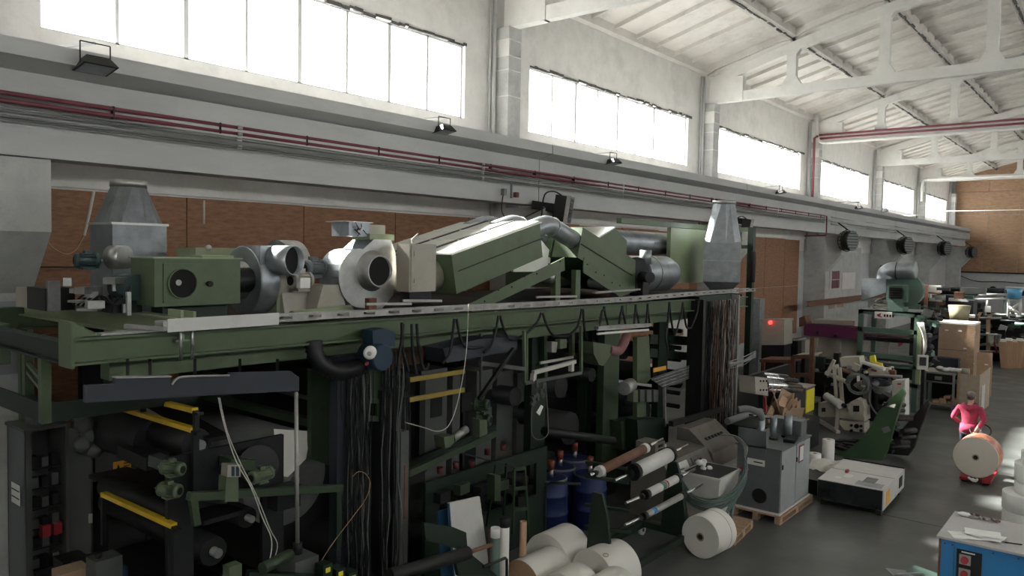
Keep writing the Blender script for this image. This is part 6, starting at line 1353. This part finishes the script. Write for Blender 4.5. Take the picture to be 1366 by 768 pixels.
# teal green machine with galvanised fan
t = thing('green_rack_machine', 'tall teal green machine frame with rollers and shelves', 'machine', (-6.4, 27, 0))
a = aY(1140, 545, 26); b = aY(1222, 545, 26); z = aY(1140, 412, 26).z
xa, xb = a.x, b.x
for x in (xa, xb-.15):
    for y in (26.0, 27.6): LB(t, 'upright', M_tgreen, x, x+.15, y, y+.12, 0, z)
for zz in (z, z-.55, z-1.35, 1.45, .9): LB(t, 'cross_beam', M_tgreen, xa, xb, 26.0, 26.12, zz-.14, zz)
LB(t, 'top_plate', M_tgreen, xa, xb, 26.0, 27.7, z-.05, z)
for i, zz in enumerate((z-.75, z-.95, z-1.6, z-2.0)): MB().cyl((xa+.1, 26.3+.3*i, zz), (xb-.1, 26.3+.3*i, zz), .07, n=14).part('roller', M_steel if i % 2 == 0 else M_dsteel, t)
LB(t, 'dark_tray', M_dsteel, xa+.1, xb-.1, 26.3, 27.4, .95, 1.3)
lx0 = aY(1167, 420, 26).x; lx1 = aY(1190, 420, 26).x
LB(t, 'white_sign', M_paperw, lx0, lx1, 25.97, 26.0, aY(1167, 424, 26).z, aY(1167, 415, 26).z)
zs = aY(1167, 419.5, 26).z
MB().prism([(lx0+.06, 25.965, zs+.0), (lx0+.2, 25.965, zs+.07), (lx0+.16, 25.965, zs-.01), (lx0+.24, 25.965, zs-.08), (lx0+.1, 25.965, zs-.05)], (0, .01, 0)).part('red_mark', M_red, t)
for i in range(4): MB().box(lx0+.27+i*.08, lx0+.32+i*.08, 25.965, 25.97, zs-.05, zs+.03).part('dark_letter', M_dsteel, t)
t = thing('coiled_cable', 'coil of pale cable on top of the teal machine', 'cable', (xa+.5, 26.5, z)); rnd = random.Random(3)
for i in range(6): MB().torus((xa+.75+rnd.uniform(-.1, .1), 26.5, z+.08+i*.05), (rnd.uniform(-.2, .2), -.3, 1), .42-.02*i, .03, 22, 5).part('coil', M_whitecable, t)
t = thing('extractor_fan', 'green fan unit with galvanised elbow and tapered duct on the teal machine', 'fan', (-6.2, 26.5, z))
fx0, fx1 = aY(1182, 400, 26).x, aY(1209, 400, 26).x; fz0, fz1 = aY(1190, 402, 26).z, aY(1190, 380, 26).z
LB(t, 'fan_frame', M_tgreen, fx0, fx1, 26, 26.9, fz0, fz1); LB(t, 'dark_grille', M_hole, fx0+.08, fx1-.12, 25.97, 26.0, fz0+.1, fz1-.08)
for i in range(5): LB(t, 'grille_slat', M_dsteel, fx0+.08, fx1-.12, 25.95, 25.97, fz0+.14+i*.08, fz0+.155+i*.08)
LB(t, 'stand', M_tgreen, fx0+.05, fx1-.1, 26, 26.8, z, fz0)
MB().lathe(((fx0+fx1)/2+.15, 26.3, (fz0+fz1)/2+.1), (0, 1, 0), [(0, 0), (0, .52), (.4, .52), (.4, 0)], 24).part('scroll', M_tgreen, t)
MB().prism([aY(1149, 372, 26), aY(1182, 371, 26), aY(1182, 390, 26), aY(1172, 393, 26), aY(1149, 401, 26)][:5], (0, .5, 0)).part('tapered_duct', M_galv, t)
MB().tube(curve([aY(1182, 372, 26.3), aY(1183, 365, 26.3), aY(1190, 361, 26.3), aY(1200, 360.5, 26.3), aY(1222, 360, 26.3)], 5), .27, 18).part('elbow_duct', M_galv, t)
MB().torus(aY(1197, 361, 26.3), (1, 0, 0), .275, .015, 20, 5).part('duct_flange', M_dsteel, t)
# clutter of dark mechanism right of the teal frame
t = thing('dark_mechanism', 'tangled dark printing mechanism at the right of the teal frame', 'mechanism', (xb+.2, 26, 0)); rnd = random.Random(17)
LB(t, 'side_post', M_lgreen, xb-.02, xb+.1, 25.8, 25.95, .9, z-.3)
for i in range(46):
    p = aY(rnd.uniform(1226, 1248), rnd.uniform(405, 490), 25.8+rnd.uniform(0, .8)); m = (M_dsteel, M_black, M_dsteel, M_tgreen, M_cable)[i % 5]
    if i % 2: MB().cyl(p, p+V((rnd.uniform(-.2, .3), rnd.uniform(0, .3), rnd.uniform(-.1, .1))), rnd.uniform(.03, .1), n=10).part('mechanism_shaft', m, t)
    else: MB().cbox(p, (rnd.uniform(.08, .3), rnd.uniform(.1, .3), rnd.uniform(.06, .25)), rz=rnd.uniform(-.4, .4), ry=rnd.uniform(-.5, .5)).part('mechanism_block', m, t)
for i in range(5): p = aY(1224+i*2, 430, 25.8); MB().tube(curve([p, aY(1232+i, 450+i*3, 25.7), aY(1230, 478, 25.75), aY(1222+i*2, 490, 25.8)], 4), .02, 5).part('hose', M_whitecable, t)
t = thing('monitor', 'small white framed monitor on the teal machine', 'monitor', aY(1231, 493, 25.3)); MB().cbox(aY(1231, 483, 25.3), (.28, .1, .42), rz=.3).part('monitor_case', M_white, t); MB().cbox(aY(1231, 482, 25.22), (.18, .02, .25), rz=.3).part('screen', M_screen, t)
_m = aY(1231, 488, 25.35); MB().bar((_m.x, _m.y+.08, 0), (_m.x, _m.y+.08, _m.z), .08, .08).part('monitor_post', M_dsteel, t)
# work table with tools + parts
t = thing('steel_work_table', 'grey steel work table with a lower shelf', 'table', (-4.6, 27.3, 0))
a = aZ(1231, 545, 0); b = aZ(1277, 546, 0); zt = aY(1250, 496, a.y).z; x0, x1, y0 = a.x, b.x, a.y
for x in (x0, x1-.06):
    for y in (y0, y0+.9): LB(t, 'leg', M_steel, x, x+.06, y, y+.06, 0, zt)
LB(t, 'table_top', M_alu, x0-.05, x1+.02, y0-.05, y0+1.0, zt-.05, zt); LB(t, 'shelf', M_steel, x0, x1, y0, y0+.95, zt*.72, zt*.72+.04); LB(t, 'shelf', M_steel, x0, x1, y0, y0+.95, .18, .22)
LB(t, 'drawer_front', M_dsteel, x0+.06, x1-.06, y0-.02, y0, zt*.76, zt-.06); LB(t, 'drawer_label', M_alu, x0+.3, x1-.35, y0-.03, y0-.02, zt*.8, zt-.13)
LB(t, 'dark_back', M_black, x0+.06, x1-.06, y0+.93, y0+.95, .2, zt-.1)
lay = 0
for row, n in ((0, 4), (1, 2), (2, 1)):
    for i in range(n):
        x = x0+.25+row*.12+i*.2+(0.06 if row else 0)+(.12*i if row == 1 else 0); lay += 1
        MB().box(x, x+.18, y0+.1, y0+.5, .225+row*.085, .305+row*.085).thing('cardboard_box', M_kraft, ['lower left', 'second lower', 'third lower', 'lower right', 'middle left', 'middle right', 'top'][lay-1]+' small cardboard box on the lower shelf of the steel table', 'box', 'small boxes on the table shelf')
rnd = random.Random(6); t = thing('cleaning_rags', 'pile of white rags and a small roll on the steel work table', 'rags', (x0+.6, y0+.3, zt))
for i in range(7): g = MB(); g.sphere((x0+.35+i*.1, y0+.35+rnd.uniform(-.15, .15), zt+.07), rnd.uniform(.08, .14), 7, 5, sc=(1, 1, .6)); g.part('rag', M_paperw, t)
MB().cyl((x0+1.0, y0+.2, zt+.09), (x0+1.2, y0+.2, zt+.09), .09, n=14).part('paper_roll', M_beige, t)
t = thing('chipboard_crate', 'tall crate made of pale chipboard sides beside the work table', 'crate', (x1+.4, y0+.3, 0))
LB(t, 'front_board', mat('pale_chipboard', (.42, .34, .26), .8, var=.15, scale=8), x1+.12, x1+.62, y0+.1, y0+.13, 0, zt*1.0); LB(t, 'side_board', MATS['pale_chipboard'], x1+.62, x1+.65, y0+.1, y0+2.2, 0, zt*1.02)
LB(t, 'corner_post', M_wood, x1+.05, x1+.12, y0+.1, y0+.17, 0, zt*1.05); LB(t, 'pink_sheet', M_white, x1+.66, x1+.68, y0+.4, y0+1.0, .1, zt*.7); LB(t, 'inner_dark', M_dsteel, x1+.12, x1+.6, y0+.2, y0+2.0, 0, zt*.8)
# big brown box with staples
t = thing('large_carton', 'large brown carton wall with rows of pale fasteners', 'carton', (-5.4, 31, 0))
P0 = aY(1250, 492, 31); P1 = aY(1298, 492, 31); zt = aY(1270, 432, 31).z
LB(t, 'carton_body', M_card, P0.x, P1.x, 31, 32.2, 0, zt); LB(t, 'pale_edge', M_wood, P1.x-.22, P1.x+.01, 30.97, 31, 0, zt); LB(t, 'top_edge', M_paper, P0.x-.1, P1.x, 30.97, 32.2, zt, zt+.06)
for j, zz in enumerate((zt-.25, zt-.85, zt-1.35)):
    for i in range(4 if j != 1 else 1): MB().box(P0.x+.2+i*.42+(.6 if j == 1 else 0), P0.x+.3+i*.42+(.6 if j == 1 else 0), 30.975, 31.0, zz, zz+.04).part('fastener', M_paperw, t)
for zz in (zt*.62, zt*.32): LB(t, 'seam', M_dsteel, P0.x, P1.x-.22, 30.985, 31.0, zz, zz+.012)
LB(t, 'dark_shelf', M_slate, P0.x, P1.x-.4, 30.6, 30.97, .9, 1.25)
MB().box(P1.x+.1, P1.x+.55, 31.0, 31.15, 0, zt*.62).thing('pale_board', M_kraft, 'upright yellow-brown board right of the large carton', 'board')
MB().lathe((P0.x+.3, 33.0, 2.4), (0, 0, 1), [(0, 0), (0, .3), (.6, .38), (.6, 0)], 16).thing('khaki_bucket', mat('khaki_plastic', (.22, .2, .12), .6), 'khaki bucket above the large carton', 'bucket')
# beige converting machine in the aisle
t = thing('beige_converting_machine', 'beige converting machine with two cable coils and steel rollers', 'machine', (-5.9, 21.8, 0)); rnd = random.Random(23)
YB = 21.6
def PB(nm, m, poly, th=.3, Y=YB): return MB().prism([aY(x, y, Y) for x, y in poly], (0, th, 0)).part(nm, m, t)
PB('body_casting', M_cream, [(1127, 540), (1152, 540), (1153, 562), (1120, 557), (1120, 545)], .6)
PB('base_plate', M_cream, [(1120, 560), (1153, 564), (1153, 577), (1126, 573), (1120, 566)], .5)
PB('round_housing', M_cream, [(1131, 545), (1134, 536), (1142, 532), (1150, 535), (1153, 545), (1151, 556), (1135, 556)], .4, YB-.15)
PB('dark_recess', M_black, [(1138, 541), (1146, 541), (1146, 549), (1138, 549)], .05, YB-.18)
for (x, y, r) in ((1143, 568, .06), (1136, 567, .035), (1149, 568, .035), (1136, 574, .04), (1149, 574, .04)): c = aY(x, y, YB-.02); MB().cyl(c, c-V((0, .05, 0)), r, n=12).part('knob', M_black, t)
PB('left_casting', M_cream, [(1091, 538), (1114, 534), (1114, 556), (1092, 556)], .5, YB+.3); PB('dark_recess', M_black, [(1096, 544), (1101, 544), (1101, 549), (1096, 549)], .05, YB+.28)
PB('white_tower', M_white, [(1190, 508), (1207, 507), (1207, 562), (1190, 562)], .5, YB+.6); PB('red_mark', M_red, [(1197, 511), (1202, 511), (1202, 513), (1197, 513)], .02, YB+.58)
PB('top_housing', M_cream, [(1157, 492), (1163, 490), (1186, 491), (1188, 502), (1160, 502)], .5, YB+.5); PB('top_housing', M_cream, [(1120, 477), (1146, 476), (1148, 487), (1122, 489)], .5, YB+1.3)
PB('inner_dark_body', M_dsteel, [(1122, 495), (1186, 500), (1188, 560), (1155, 562), (1125, 540)], .8, YB+.75)
PB('side_plate', M_greybox, [(1150, 505), (1160, 500), (1158, 540), (1152, 540)], .3, YB+.3)
for (a, b, c, d, r, m) in ((1102, 497, 1129, 509, .06, M_cream), (1122, 492, 1140, 500, .05, M_rust), (1102, 528, 1122, 540, .11, M_paperw), (1151, 483, 1180, 492, .05, M_paperw), (1160, 501, 1203, 502, .04, M_alu), (1103, 527, 1128, 542, .05, M_dsteel)):
    MB().cyl(aY(a, b, YB+.2), aY(c, d, YB-.1), r, n=14).part('roller', m, t)
for (a, b, c, d) in ((1113, 480, 1103, 500), (1113, 488, 1116, 530), (1118, 540, 1116, 574), (1120, 490, 1124, 540)): MB().bar(aY(a, b, YB), aY(c, d, YB), .1, .08).part('upright', M_cream, t)
MB().bar(aZ(1092, 560, .05), aZ(1118, 576, .05), .1, .08).part('floor_rail', M_cream, t)
for i in range(9): p = aY(1144+rnd.uniform(-2, 2), 512+rnd.uniform(-2, 2), YB-.2-.02*i); MB().torus(p, (.1, -1, rnd.uniform(-.15, .15)), .27+rnd.uniform(-.05, .03), .016, 24, 5).part('cable_coil', M_cable if i % 3 else M_tealcable, t)
for i in range(7): p = aY(1177, 512+i*1.5, YB); MB().torus(p, (0, -.25, 1), .22+rnd.uniform(-.02, .02), .018, 22, 5).part('cable_coil', M_cable, t)
MB().cyl(aY(1177, 545, YB+.35), aY(1177, 505, YB+.35), .2, n=18).part('grey_canister', M_slate, t)
MB().tube(curve([aY(1162, 515, YB-.1), aY(1160, 535, YB-.15), aY(1168, 550, YB-.1), aY(1180, 560, YB)], 4), .025, 5).part('hose', M_cable, t)
PB('paper_tag', M_paperw, [(1143, 501), (1147, 501), (1147, 508), (1143, 508)], .01, YB-.45)
for i in range(24):
    p = aY(rnd.uniform(1105, 1195), rnd.uniform(488, 520), YB+.4+rnd.uniform(-.2, .5)); MB().cbox(p, (rnd.uniform(.05, .25), .15, rnd.uniform(.04, .14)), ry=rnd.uniform(-.6, .6)).part('machine_fitting', (M_cream, M_dsteel, M_steel, M_rust)[i % 4], t)
t = thing('yellow_device', 'small bright yellow device on top of the beige machine', 'device', aY(1165, 490, YB+.8)); PBB = lambda poly, Y, m, nm: MB().prism([aY(x, y, Y) for x, y in poly], (0, .15, 0)).part(nm, m, t)
PBB([(1160, 475), (1166, 474), (1168, 483), (1176, 485), (1176, 489), (1160, 482)], YB+.7, M_yellow2, 'yellow_body')
# near section: steel roller unit with grey-yellow cabinet
t = thing('roller_unit', 'low roller unit with three shiny rollers and a control box', 'machine', (-7, 19.2, 0))
for i, (a, b, c, d, r) in enumerate(((1020, 503, 1063, 508, .06), (1020, 513, 1066, 518, .11), (1022, 519, 1055, 523, .07), (1018, 498, 1050, 502, .04))): MB().cyl(aX(a, b, -6.6), aX(c, d, -6.6+.15), r, n=16).part('roller', M_chrome, t)
MB().box(-7.6, -6.7, 17.2, 21.6, 0, .75).part('unit_base', DG, t); MB().box(-7.6, -7.5, 17.2, 21.6, 0, 1.7).part('rear_frame', M_dsteel, t)
P = [aX(x, y, -6.1) for x, y in ((1007, 502), (1023, 504), (1025, 528), (1008, 525))]; MB().prism(P, (-.35, 0, 0)).part('control_box', M_beige, t)
for i in range(6): c = aX(1014+(i % 3)*4, 508+(i//3)*12, -6.09); MB().cyl(c, c+V((.02, 0, 0)), .02, n=8).part('switch', M_black, t)
MB().bar(aX(1016, 526, -6.3), aX(1016, 560, -6.3), .1, .1).part('box_post', DG, t); MB().bar(aX(1020, 529, -6.05), aX(1021, 549, -6.05), .05, .05).part('red_pipe', M_red, t)
MB().tube(curve([aX(970, 562, -6.4), aX(1000, 552, -6.3), aX(1016, 548, -6.3)], 4), .07, 10).part('grey_pipe', M_cable, t)
t = thing('yellow_sided_cabinet', 'grey cabinet with a bright yellow side panel', 'cabinet', aX(1075, 550, -6.4))
a = aZ(1074, 556, 0); a = aX(1074, 552, -6.5); zt = aX(1074, 519, -6.5).z; y0 = a.y; y1 = aX(1086, 535, -6.5).y
LB(t, 'cabinet_body', M_greybox, -7.1, -6.51, y0, y1, 0, zt); LB(t, 'yellow_panel', M_yellow2, -6.51, -6.49, y0+.02, y1-.02, max(.05, aX(1074, 551, -6.5).z), zt-.05); LB(t, 'top_panel', M_alu, -7.12, -6.48, y0-.02, y1+.02, zt, zt+.03)
t = thing('cardboard_heap', 'heap of torn brown cardboard and wood scraps before the yellow sided cabinet', 'cardboard', aX(1045, 545, -6.2)); rnd = random.Random(77)
for i in range(18): p = aX(rnd.uniform(1022, 1066), rnd.uniform(532, 552), -6.2+rnd.uniform(-.3, .1)); MB().cbox(p, (.02, rnd.uniform(.2, .6), rnd.uniform(.15, .4)), rz=rnd.uniform(-.8, .8), rx=rnd.uniform(-1.2, 1.2), ry=rnd.uniform(-.4, .4)).part('cardboard_piece', (M_card, M_kraft, M_wood)[i % 3], t)
MB().box(-6.9, -6.1, 17.6, 19.8, 0, .72).part('bin', M_black, t)
for i in range(5): MB().cyl(aX(1000+i*4, 553+i, -6.0), aX(1068+i*5, 556+i*1.2, -6.2), .02, n=6).thing('thin_bar', M_alu if i % 2 else M_dsteel, ['first', 'second', 'third', 'fourth', 'fifth'][i]+' thin metal bar laid over the cardboard bin, counted from the front', 'bar', 'bars over the cardboard bin')
# purple machine and surroundings
t = thing('purple_beam_machine', 'long dark purple machine beam on a beige base', 'machine', (-8.6, 30, 0)); Y = 30.
PX_ = lambda nm, m, poly, th, Yq=Y: MB().prism([aY(x, y, Yq) for x, y in poly], (0, th, 0)).part(nm, m, t)
PX_('purple_beam', M_purple, [(1072, 437), (1074, 432), (1200, 441), (1205, 458), (1072, 447)], .7); PX_('beige_base', M_beige, [(1072, 448), (1150, 452), (1150, 475), (1080, 480), (1072, 478)], .9, Y+.3)
PX_('top_cover', M_beige, [(1085, 426), (1140, 428), (1140, 434), (1085, 431)], .9, Y+.3); PX_('left_cheek', M_rust, [(1066, 424), (1073, 421), (1076, 432), (1066, 436)], .6, Y+.2); PX_('pink_bracket', M_pink, [(1198, 446), (1204, 444), (1203, 460), (1198, 462)], .1, Y-.1)
for x in (1085, 1115, 1145, 1180): PX_('leg', M_beige, [(x, 450), (x+5, 450), (x+5, 492), (x, 492)], .2, Y+.1)
for (x, y) in ((1088, 442), (1112, 446)): PX_('black_knob', M_black, [(x, y), (x+4, y), (x+4, y+4), (x, y+4)], .05, Y-.05)
for i, (x, y, x2, y2, m, lab) in enumerate(((1016, 426, 1046, 460, M_beige, 'beige machine housing with a red lamp right of the green post'), (1024, 455, 1045, 478, M_lgreen, 'pale khaki box below the red lamp housing'), (1046, 452, 1064, 478, M_dsteel, 'dark box beside the khaki box'), (1062, 454, 1074, 474, M_beige, 'beige box left of the purple beam'))):
    t = thing('machine_housing', lab, 'housing', aY(x, y2, 26.5), 'housings by the wall'); P = [aY(a, b, 26.5+.4*i) for a, b in ((x, y), (x2, y), (x2, y2), (x, y2))]
    MB().prism(P, (0, .8, 0)).part('housing_body', m, t); MB().prism([P[0]+V((-.03, -.03, 0)), P[1]+V((.03, -.03, 0)), P[1]+V((.03, -.03, -.06)), P[0]+V((-.03, -.03, -.06))], (0, .86, 0)).part('lid', M_alu, t)
    MB().prism([P[3], P[2], V((P[2].x, P[2].y, 0)), V((P[3].x, P[3].y, 0))], (0, .7, 0)).part('plinth', M_dsteel, t)
    if i == 0: c = aY(1027.5, 430, 26.4); MB().sphere(c, .07, 10, 6).part('red_lamp', M_redlamp, t)
t = thing('wooden_table', 'brown wooden bench by the wall behind the roller unit', 'table', aY(1035, 500, 24.5)); P = [aY(x, y, 24.5) for x, y in ((1013, 479), (1055, 480), (1055, 484), (1013, 483))]
MB().prism(P, (0, 1.0, 0)).part('bench_top', M_rust, t)
for p in (P[0], P[1]): MB().bar((p.x+(-.1 if p is P[1] else .1), 24.6, 0), (p.x+(-.1 if p is P[1] else .1), 24.6, p.z-.05), .1, .1).part('bench_leg', M_rust, t)
t = thing('box_frame_table', 'brown open box frame right of the wooden bench', 'frame', aY(1070, 500, 24)); P = [aY(x, y, 24.) for x, y in ((1058, 476), (1084, 475), (1084, 500), (1058, 500))]
for a, b in zip(P, P[1:]+P[:1]): MB().bar(a, b, .12, .12).part('frame_bar', M_rust, t)
MB().prism([P[0], P[1], P[1]+V((0, .9, 0)), P[0]+V((0, .9, 0))], (0, 0, .05)).part('frame_top', M_beige, t)
for q in (P[2], P[3]): MB().bar((q.x, q.y, 0), q, .12, .12).part('frame_leg', M_rust, t)
MB().bar(aY(1084, 450, 23.2)*1, V((aY(1084, 450, 23.2).x, 23.2, 0)), .12, .12).thing('brown_post', M_rust, 'brown square post left of the beige converting machine', 'post')
t = thing('green_press', 'dark green press half hidden behind the beige machine', 'machine', aY(1110, 500, 24)); rnd = random.Random(15)
for i in range(16): p = aY(rnd.uniform(1092, 1118), rnd.uniform(478, 525), 23.8+rnd.uniform(0, .6)); MB().cbox(p, (rnd.uniform(.1, .4), .2, rnd.uniform(.1, .4))).part('press_block', (M_dgreen, M_dsteel, M_black)[i % 3], t)
LB(t, 'press_body', DG, aY(1096, 500, 24.6).x, aY(1116, 500, 24.6).x, 24.6, 25.6, 0, aY(1100, 478, 24.6).z)
t = thing('floor_parts', 'dark metal parts lying on the floor behind the curved green plate', 'parts', aZ(1128, 590, 0))
for i in range(7): p = aZ(1112+i*6, 588+(i % 3)*5, .05); MB().cbox(p, (.4, .15, .06), rz=rnd.uniform(-.6, .6)).part('metal_part', M_dsteel, t)
# far end: printing machine with brown paper webs
t = thing('web_machine', 'far dark bag machine with two brown paper strips over it', 'machine', (-5.0, 40, 0)); rnd = random.Random(19); YF = 41.
for i in range(80):
    p = aY(rnd.uniform(1300, 1380), rnd.uniform(415, 478), YF+rnd.uniform(0, 2.5)); m = (M_black, M_dsteel, M_dsteel, M_tgreen, M_steel, M_white, M_black)[i % 7]
    if i % 3 == 0: MB().cyl(p-V((rnd.uniform(.2, .8), 0, 0)), p+V((rnd.uniform(.2, .8), 0, 0)), rnd.uniform(.04, .12), n=10).part('machine_roller', m, t)
    else: MB().cbox(p, (rnd.uniform(.1, .6), rnd.uniform(.2, .6), rnd.uniform(.06, .4)), ry=rnd.uniform(-.3, .3)).part('machine_block', m, t)
LB(t, 'machine_body', BK, aY(1298, 470, YF+1).x, aY(1385, 470, YF+1).x, YF+1.2, YF+3, 0, aY(1340, 425, YF+1).z)
for (x, x2) in ((1300, 1305), (1315.5, 1321)):
    MB().prism([aY(x, 425, YF-.4), aY(x2, 425, YF-.4), aY(x2, 468, YF-.4), aY(x, 468, YF-.4)], (0, .02, 0)).part('brown_web', M_kraft, t)
    MB().prism([aY(x, 425, YF-.4), aY(x2, 425, YF-.4), aY(x2+6, 416, YF+2), aY(x+6, 416, YF+2)], (0, .02, .01)).part('brown_web', M_kraft, t)
for (a, b, c, d) in ((1298, 446, 1330, 446), (1298, 424, 1336, 424), (1298, 468, 1336, 469)): MB().cyl(aY(a, b, YF-.45), aY(c, d, YF-.45), .05, n=8).part('rail', M_steel, t)
LB(t, 'pale_plate', M_beige, aY(1318, 450, YF-.5).x, aY(1326, 450, YF-.5).x, YF-.55, YF-.5, aY(1320, 457, YF-.5).z, aY(1320, 447, YF-.5).z)
MB().bar(aY(1324, 450, YF-.5), aY(1330, 470, YF-.5), .06, .06).part('red_bar', M_red, t)
LB(t, 'white_sign', M_paperw, aY(1314, 410, YF).x, aY(1322, 410, YF).x, YF-.05, YF, aY(1314, 416, YF).z, aY(1314, 408, YF).z)
for i in range(5):
    x = 1340+i*5.5; a = aZ(x, 491, 0); w_ = .19; t = thing('kraft_paper_bundle', ['first', 'second', 'third', 'fourth', 'fifth'][i]+' brown kraft bundle from the left at the right frame edge', 'paper bundle', a, 'standing kraft bundles')
    zt = a.z+1.15+.05*(i % 2); g = MB(); g.loft([V((a.x-w_*.75, a.y, 0)), V((a.x+w_*.75, a.y, 0)), V((a.x+w_*.75, a.y+.35, 0)), V((a.x-w_*.75, a.y+.35, 0))], [V((a.x-w_*.9+.05*(i-2), a.y, zt)), V((a.x+w_*.7+.05*(i-2), a.y, zt)), V((a.x+w_*.7+.05*(i-2), a.y+.35, zt)), V((a.x-w_*.9+.05*(i-2), a.y+.35, zt))]); g.part('bundle', M_kraft, t)
    MB().box(a.x-.13+.05*(i-2), a.x+.1+.05*(i-2), a.y+.05, a.y+.3, zt, zt+.1).part('white_core', M_paperw, t)
# gantry frames far, bucket
t = thing('pipe_rack', 'white tube rack and table frames in front of the back wall', 'rack', (-7, 42, 0)); YR = 42.
def RB(a, b, r=.06, m=M_white, Yq=YR): MB().cyl(aY(*a, Yq), aY(*b, Yq), r, n=8).part('rack_tube', m, t)
for a, b in (((1285, 393), (1345, 393)), ((1290, 399), (1362, 398)), ((1345, 398), (1345, 425)), ((1361, 398), (1361, 430)), ((1345, 415), (1362, 403)), ((1345, 408), (1362, 420)), ((1222, 386), (1240, 386)), ((1222, 395), (1240, 396)), ((1232, 402), (1240, 388)), ((1215, 372), (1215, 410)), ((1317, 400), (1317, 412))): RB(a, b)
for a, b in (((1250, 385), (1340, 388)), ((1250, 390), (1330, 392))): RB(a, b, .12, M_dsteel, YR+1)
for px in (1256, 1300, 1340): RB((px, 388), (px, 470), .05, M_tgreen, YR+1)
LB(t, 'rack_body', M_dsteel, aY(1245, 440, YR).x, aY(1300, 440, YR).x, YR+1.5, YR+3, 0, aY(1260, 404, YR).z); LB(t, 'green_cover', M_tgreen, aY(1256, 410, YR).x, aY(1275, 410, YR).x, YR-.5, YR+1, 0, aY(1262, 412, YR).z)
LB(t, 'dark_canopy', M_dsteel, aY(1244, 388, YR+3).x, aY(1372, 388, YR+3).x, YR+3, YR+4.5, aY(1262, 390, YR+3).z, aY(1262, 384, YR+3).z)
t = thing('blue_bucket', 'blue bucket with white rim on the tube rack', 'bucket', aY(1353, 398, YR)); c = aY(1353, 398, YR); MB().lathe(c, (0, 0, 1), [(0, 0), (0, .27), (.5, .33), (.5, .3), (.45, .3), (.45, 0)], 20).part('bucket_body', mat('pale_blue_plastic', (.12, .38, .62), .4), t); MB().torus(c+V((0, 0, .5)), (0, 0, 1), .33, .025, 20, 5).part('rim', M_white, t)
t = thing('far_rusty_rack', 'far brown and grey machinery row between the teal machine and the carton', 'machinery', (-9, 36, 0)); rnd = random.Random(29)
for i in range(40): p = aY(rnd.uniform(1215, 1300), rnd.uniform(385, 425), 35+rnd.uniform(0, 2)); MB().cbox(p, (rnd.uniform(.1, .9), .3, rnd.uniform(.05, .3))).part('machinery_piece', (M_dsteel, M_tgreen, M_cable, M_rust, M_white)[i % 5], t)
LB(t, 'machinery_body', M_dsteel, aY(1215, 420, 37.5).x, aY(1298, 420, 37.5).x, 37.5, 38.5, 0, aY(1240, 398, 37.5).z)
MB().bar(aY(1236, 380, 33), V((aY(1236, 380, 33).x, 33, 0)), .12, .12).part('rusty_post', M_rust, t)
MB().box(-12.3, -11.7, 30.0, 30.5, 0, 3.0).thing('shelf_column', M_galv, 'grey steel shelf column far at the wall', 'shelf')
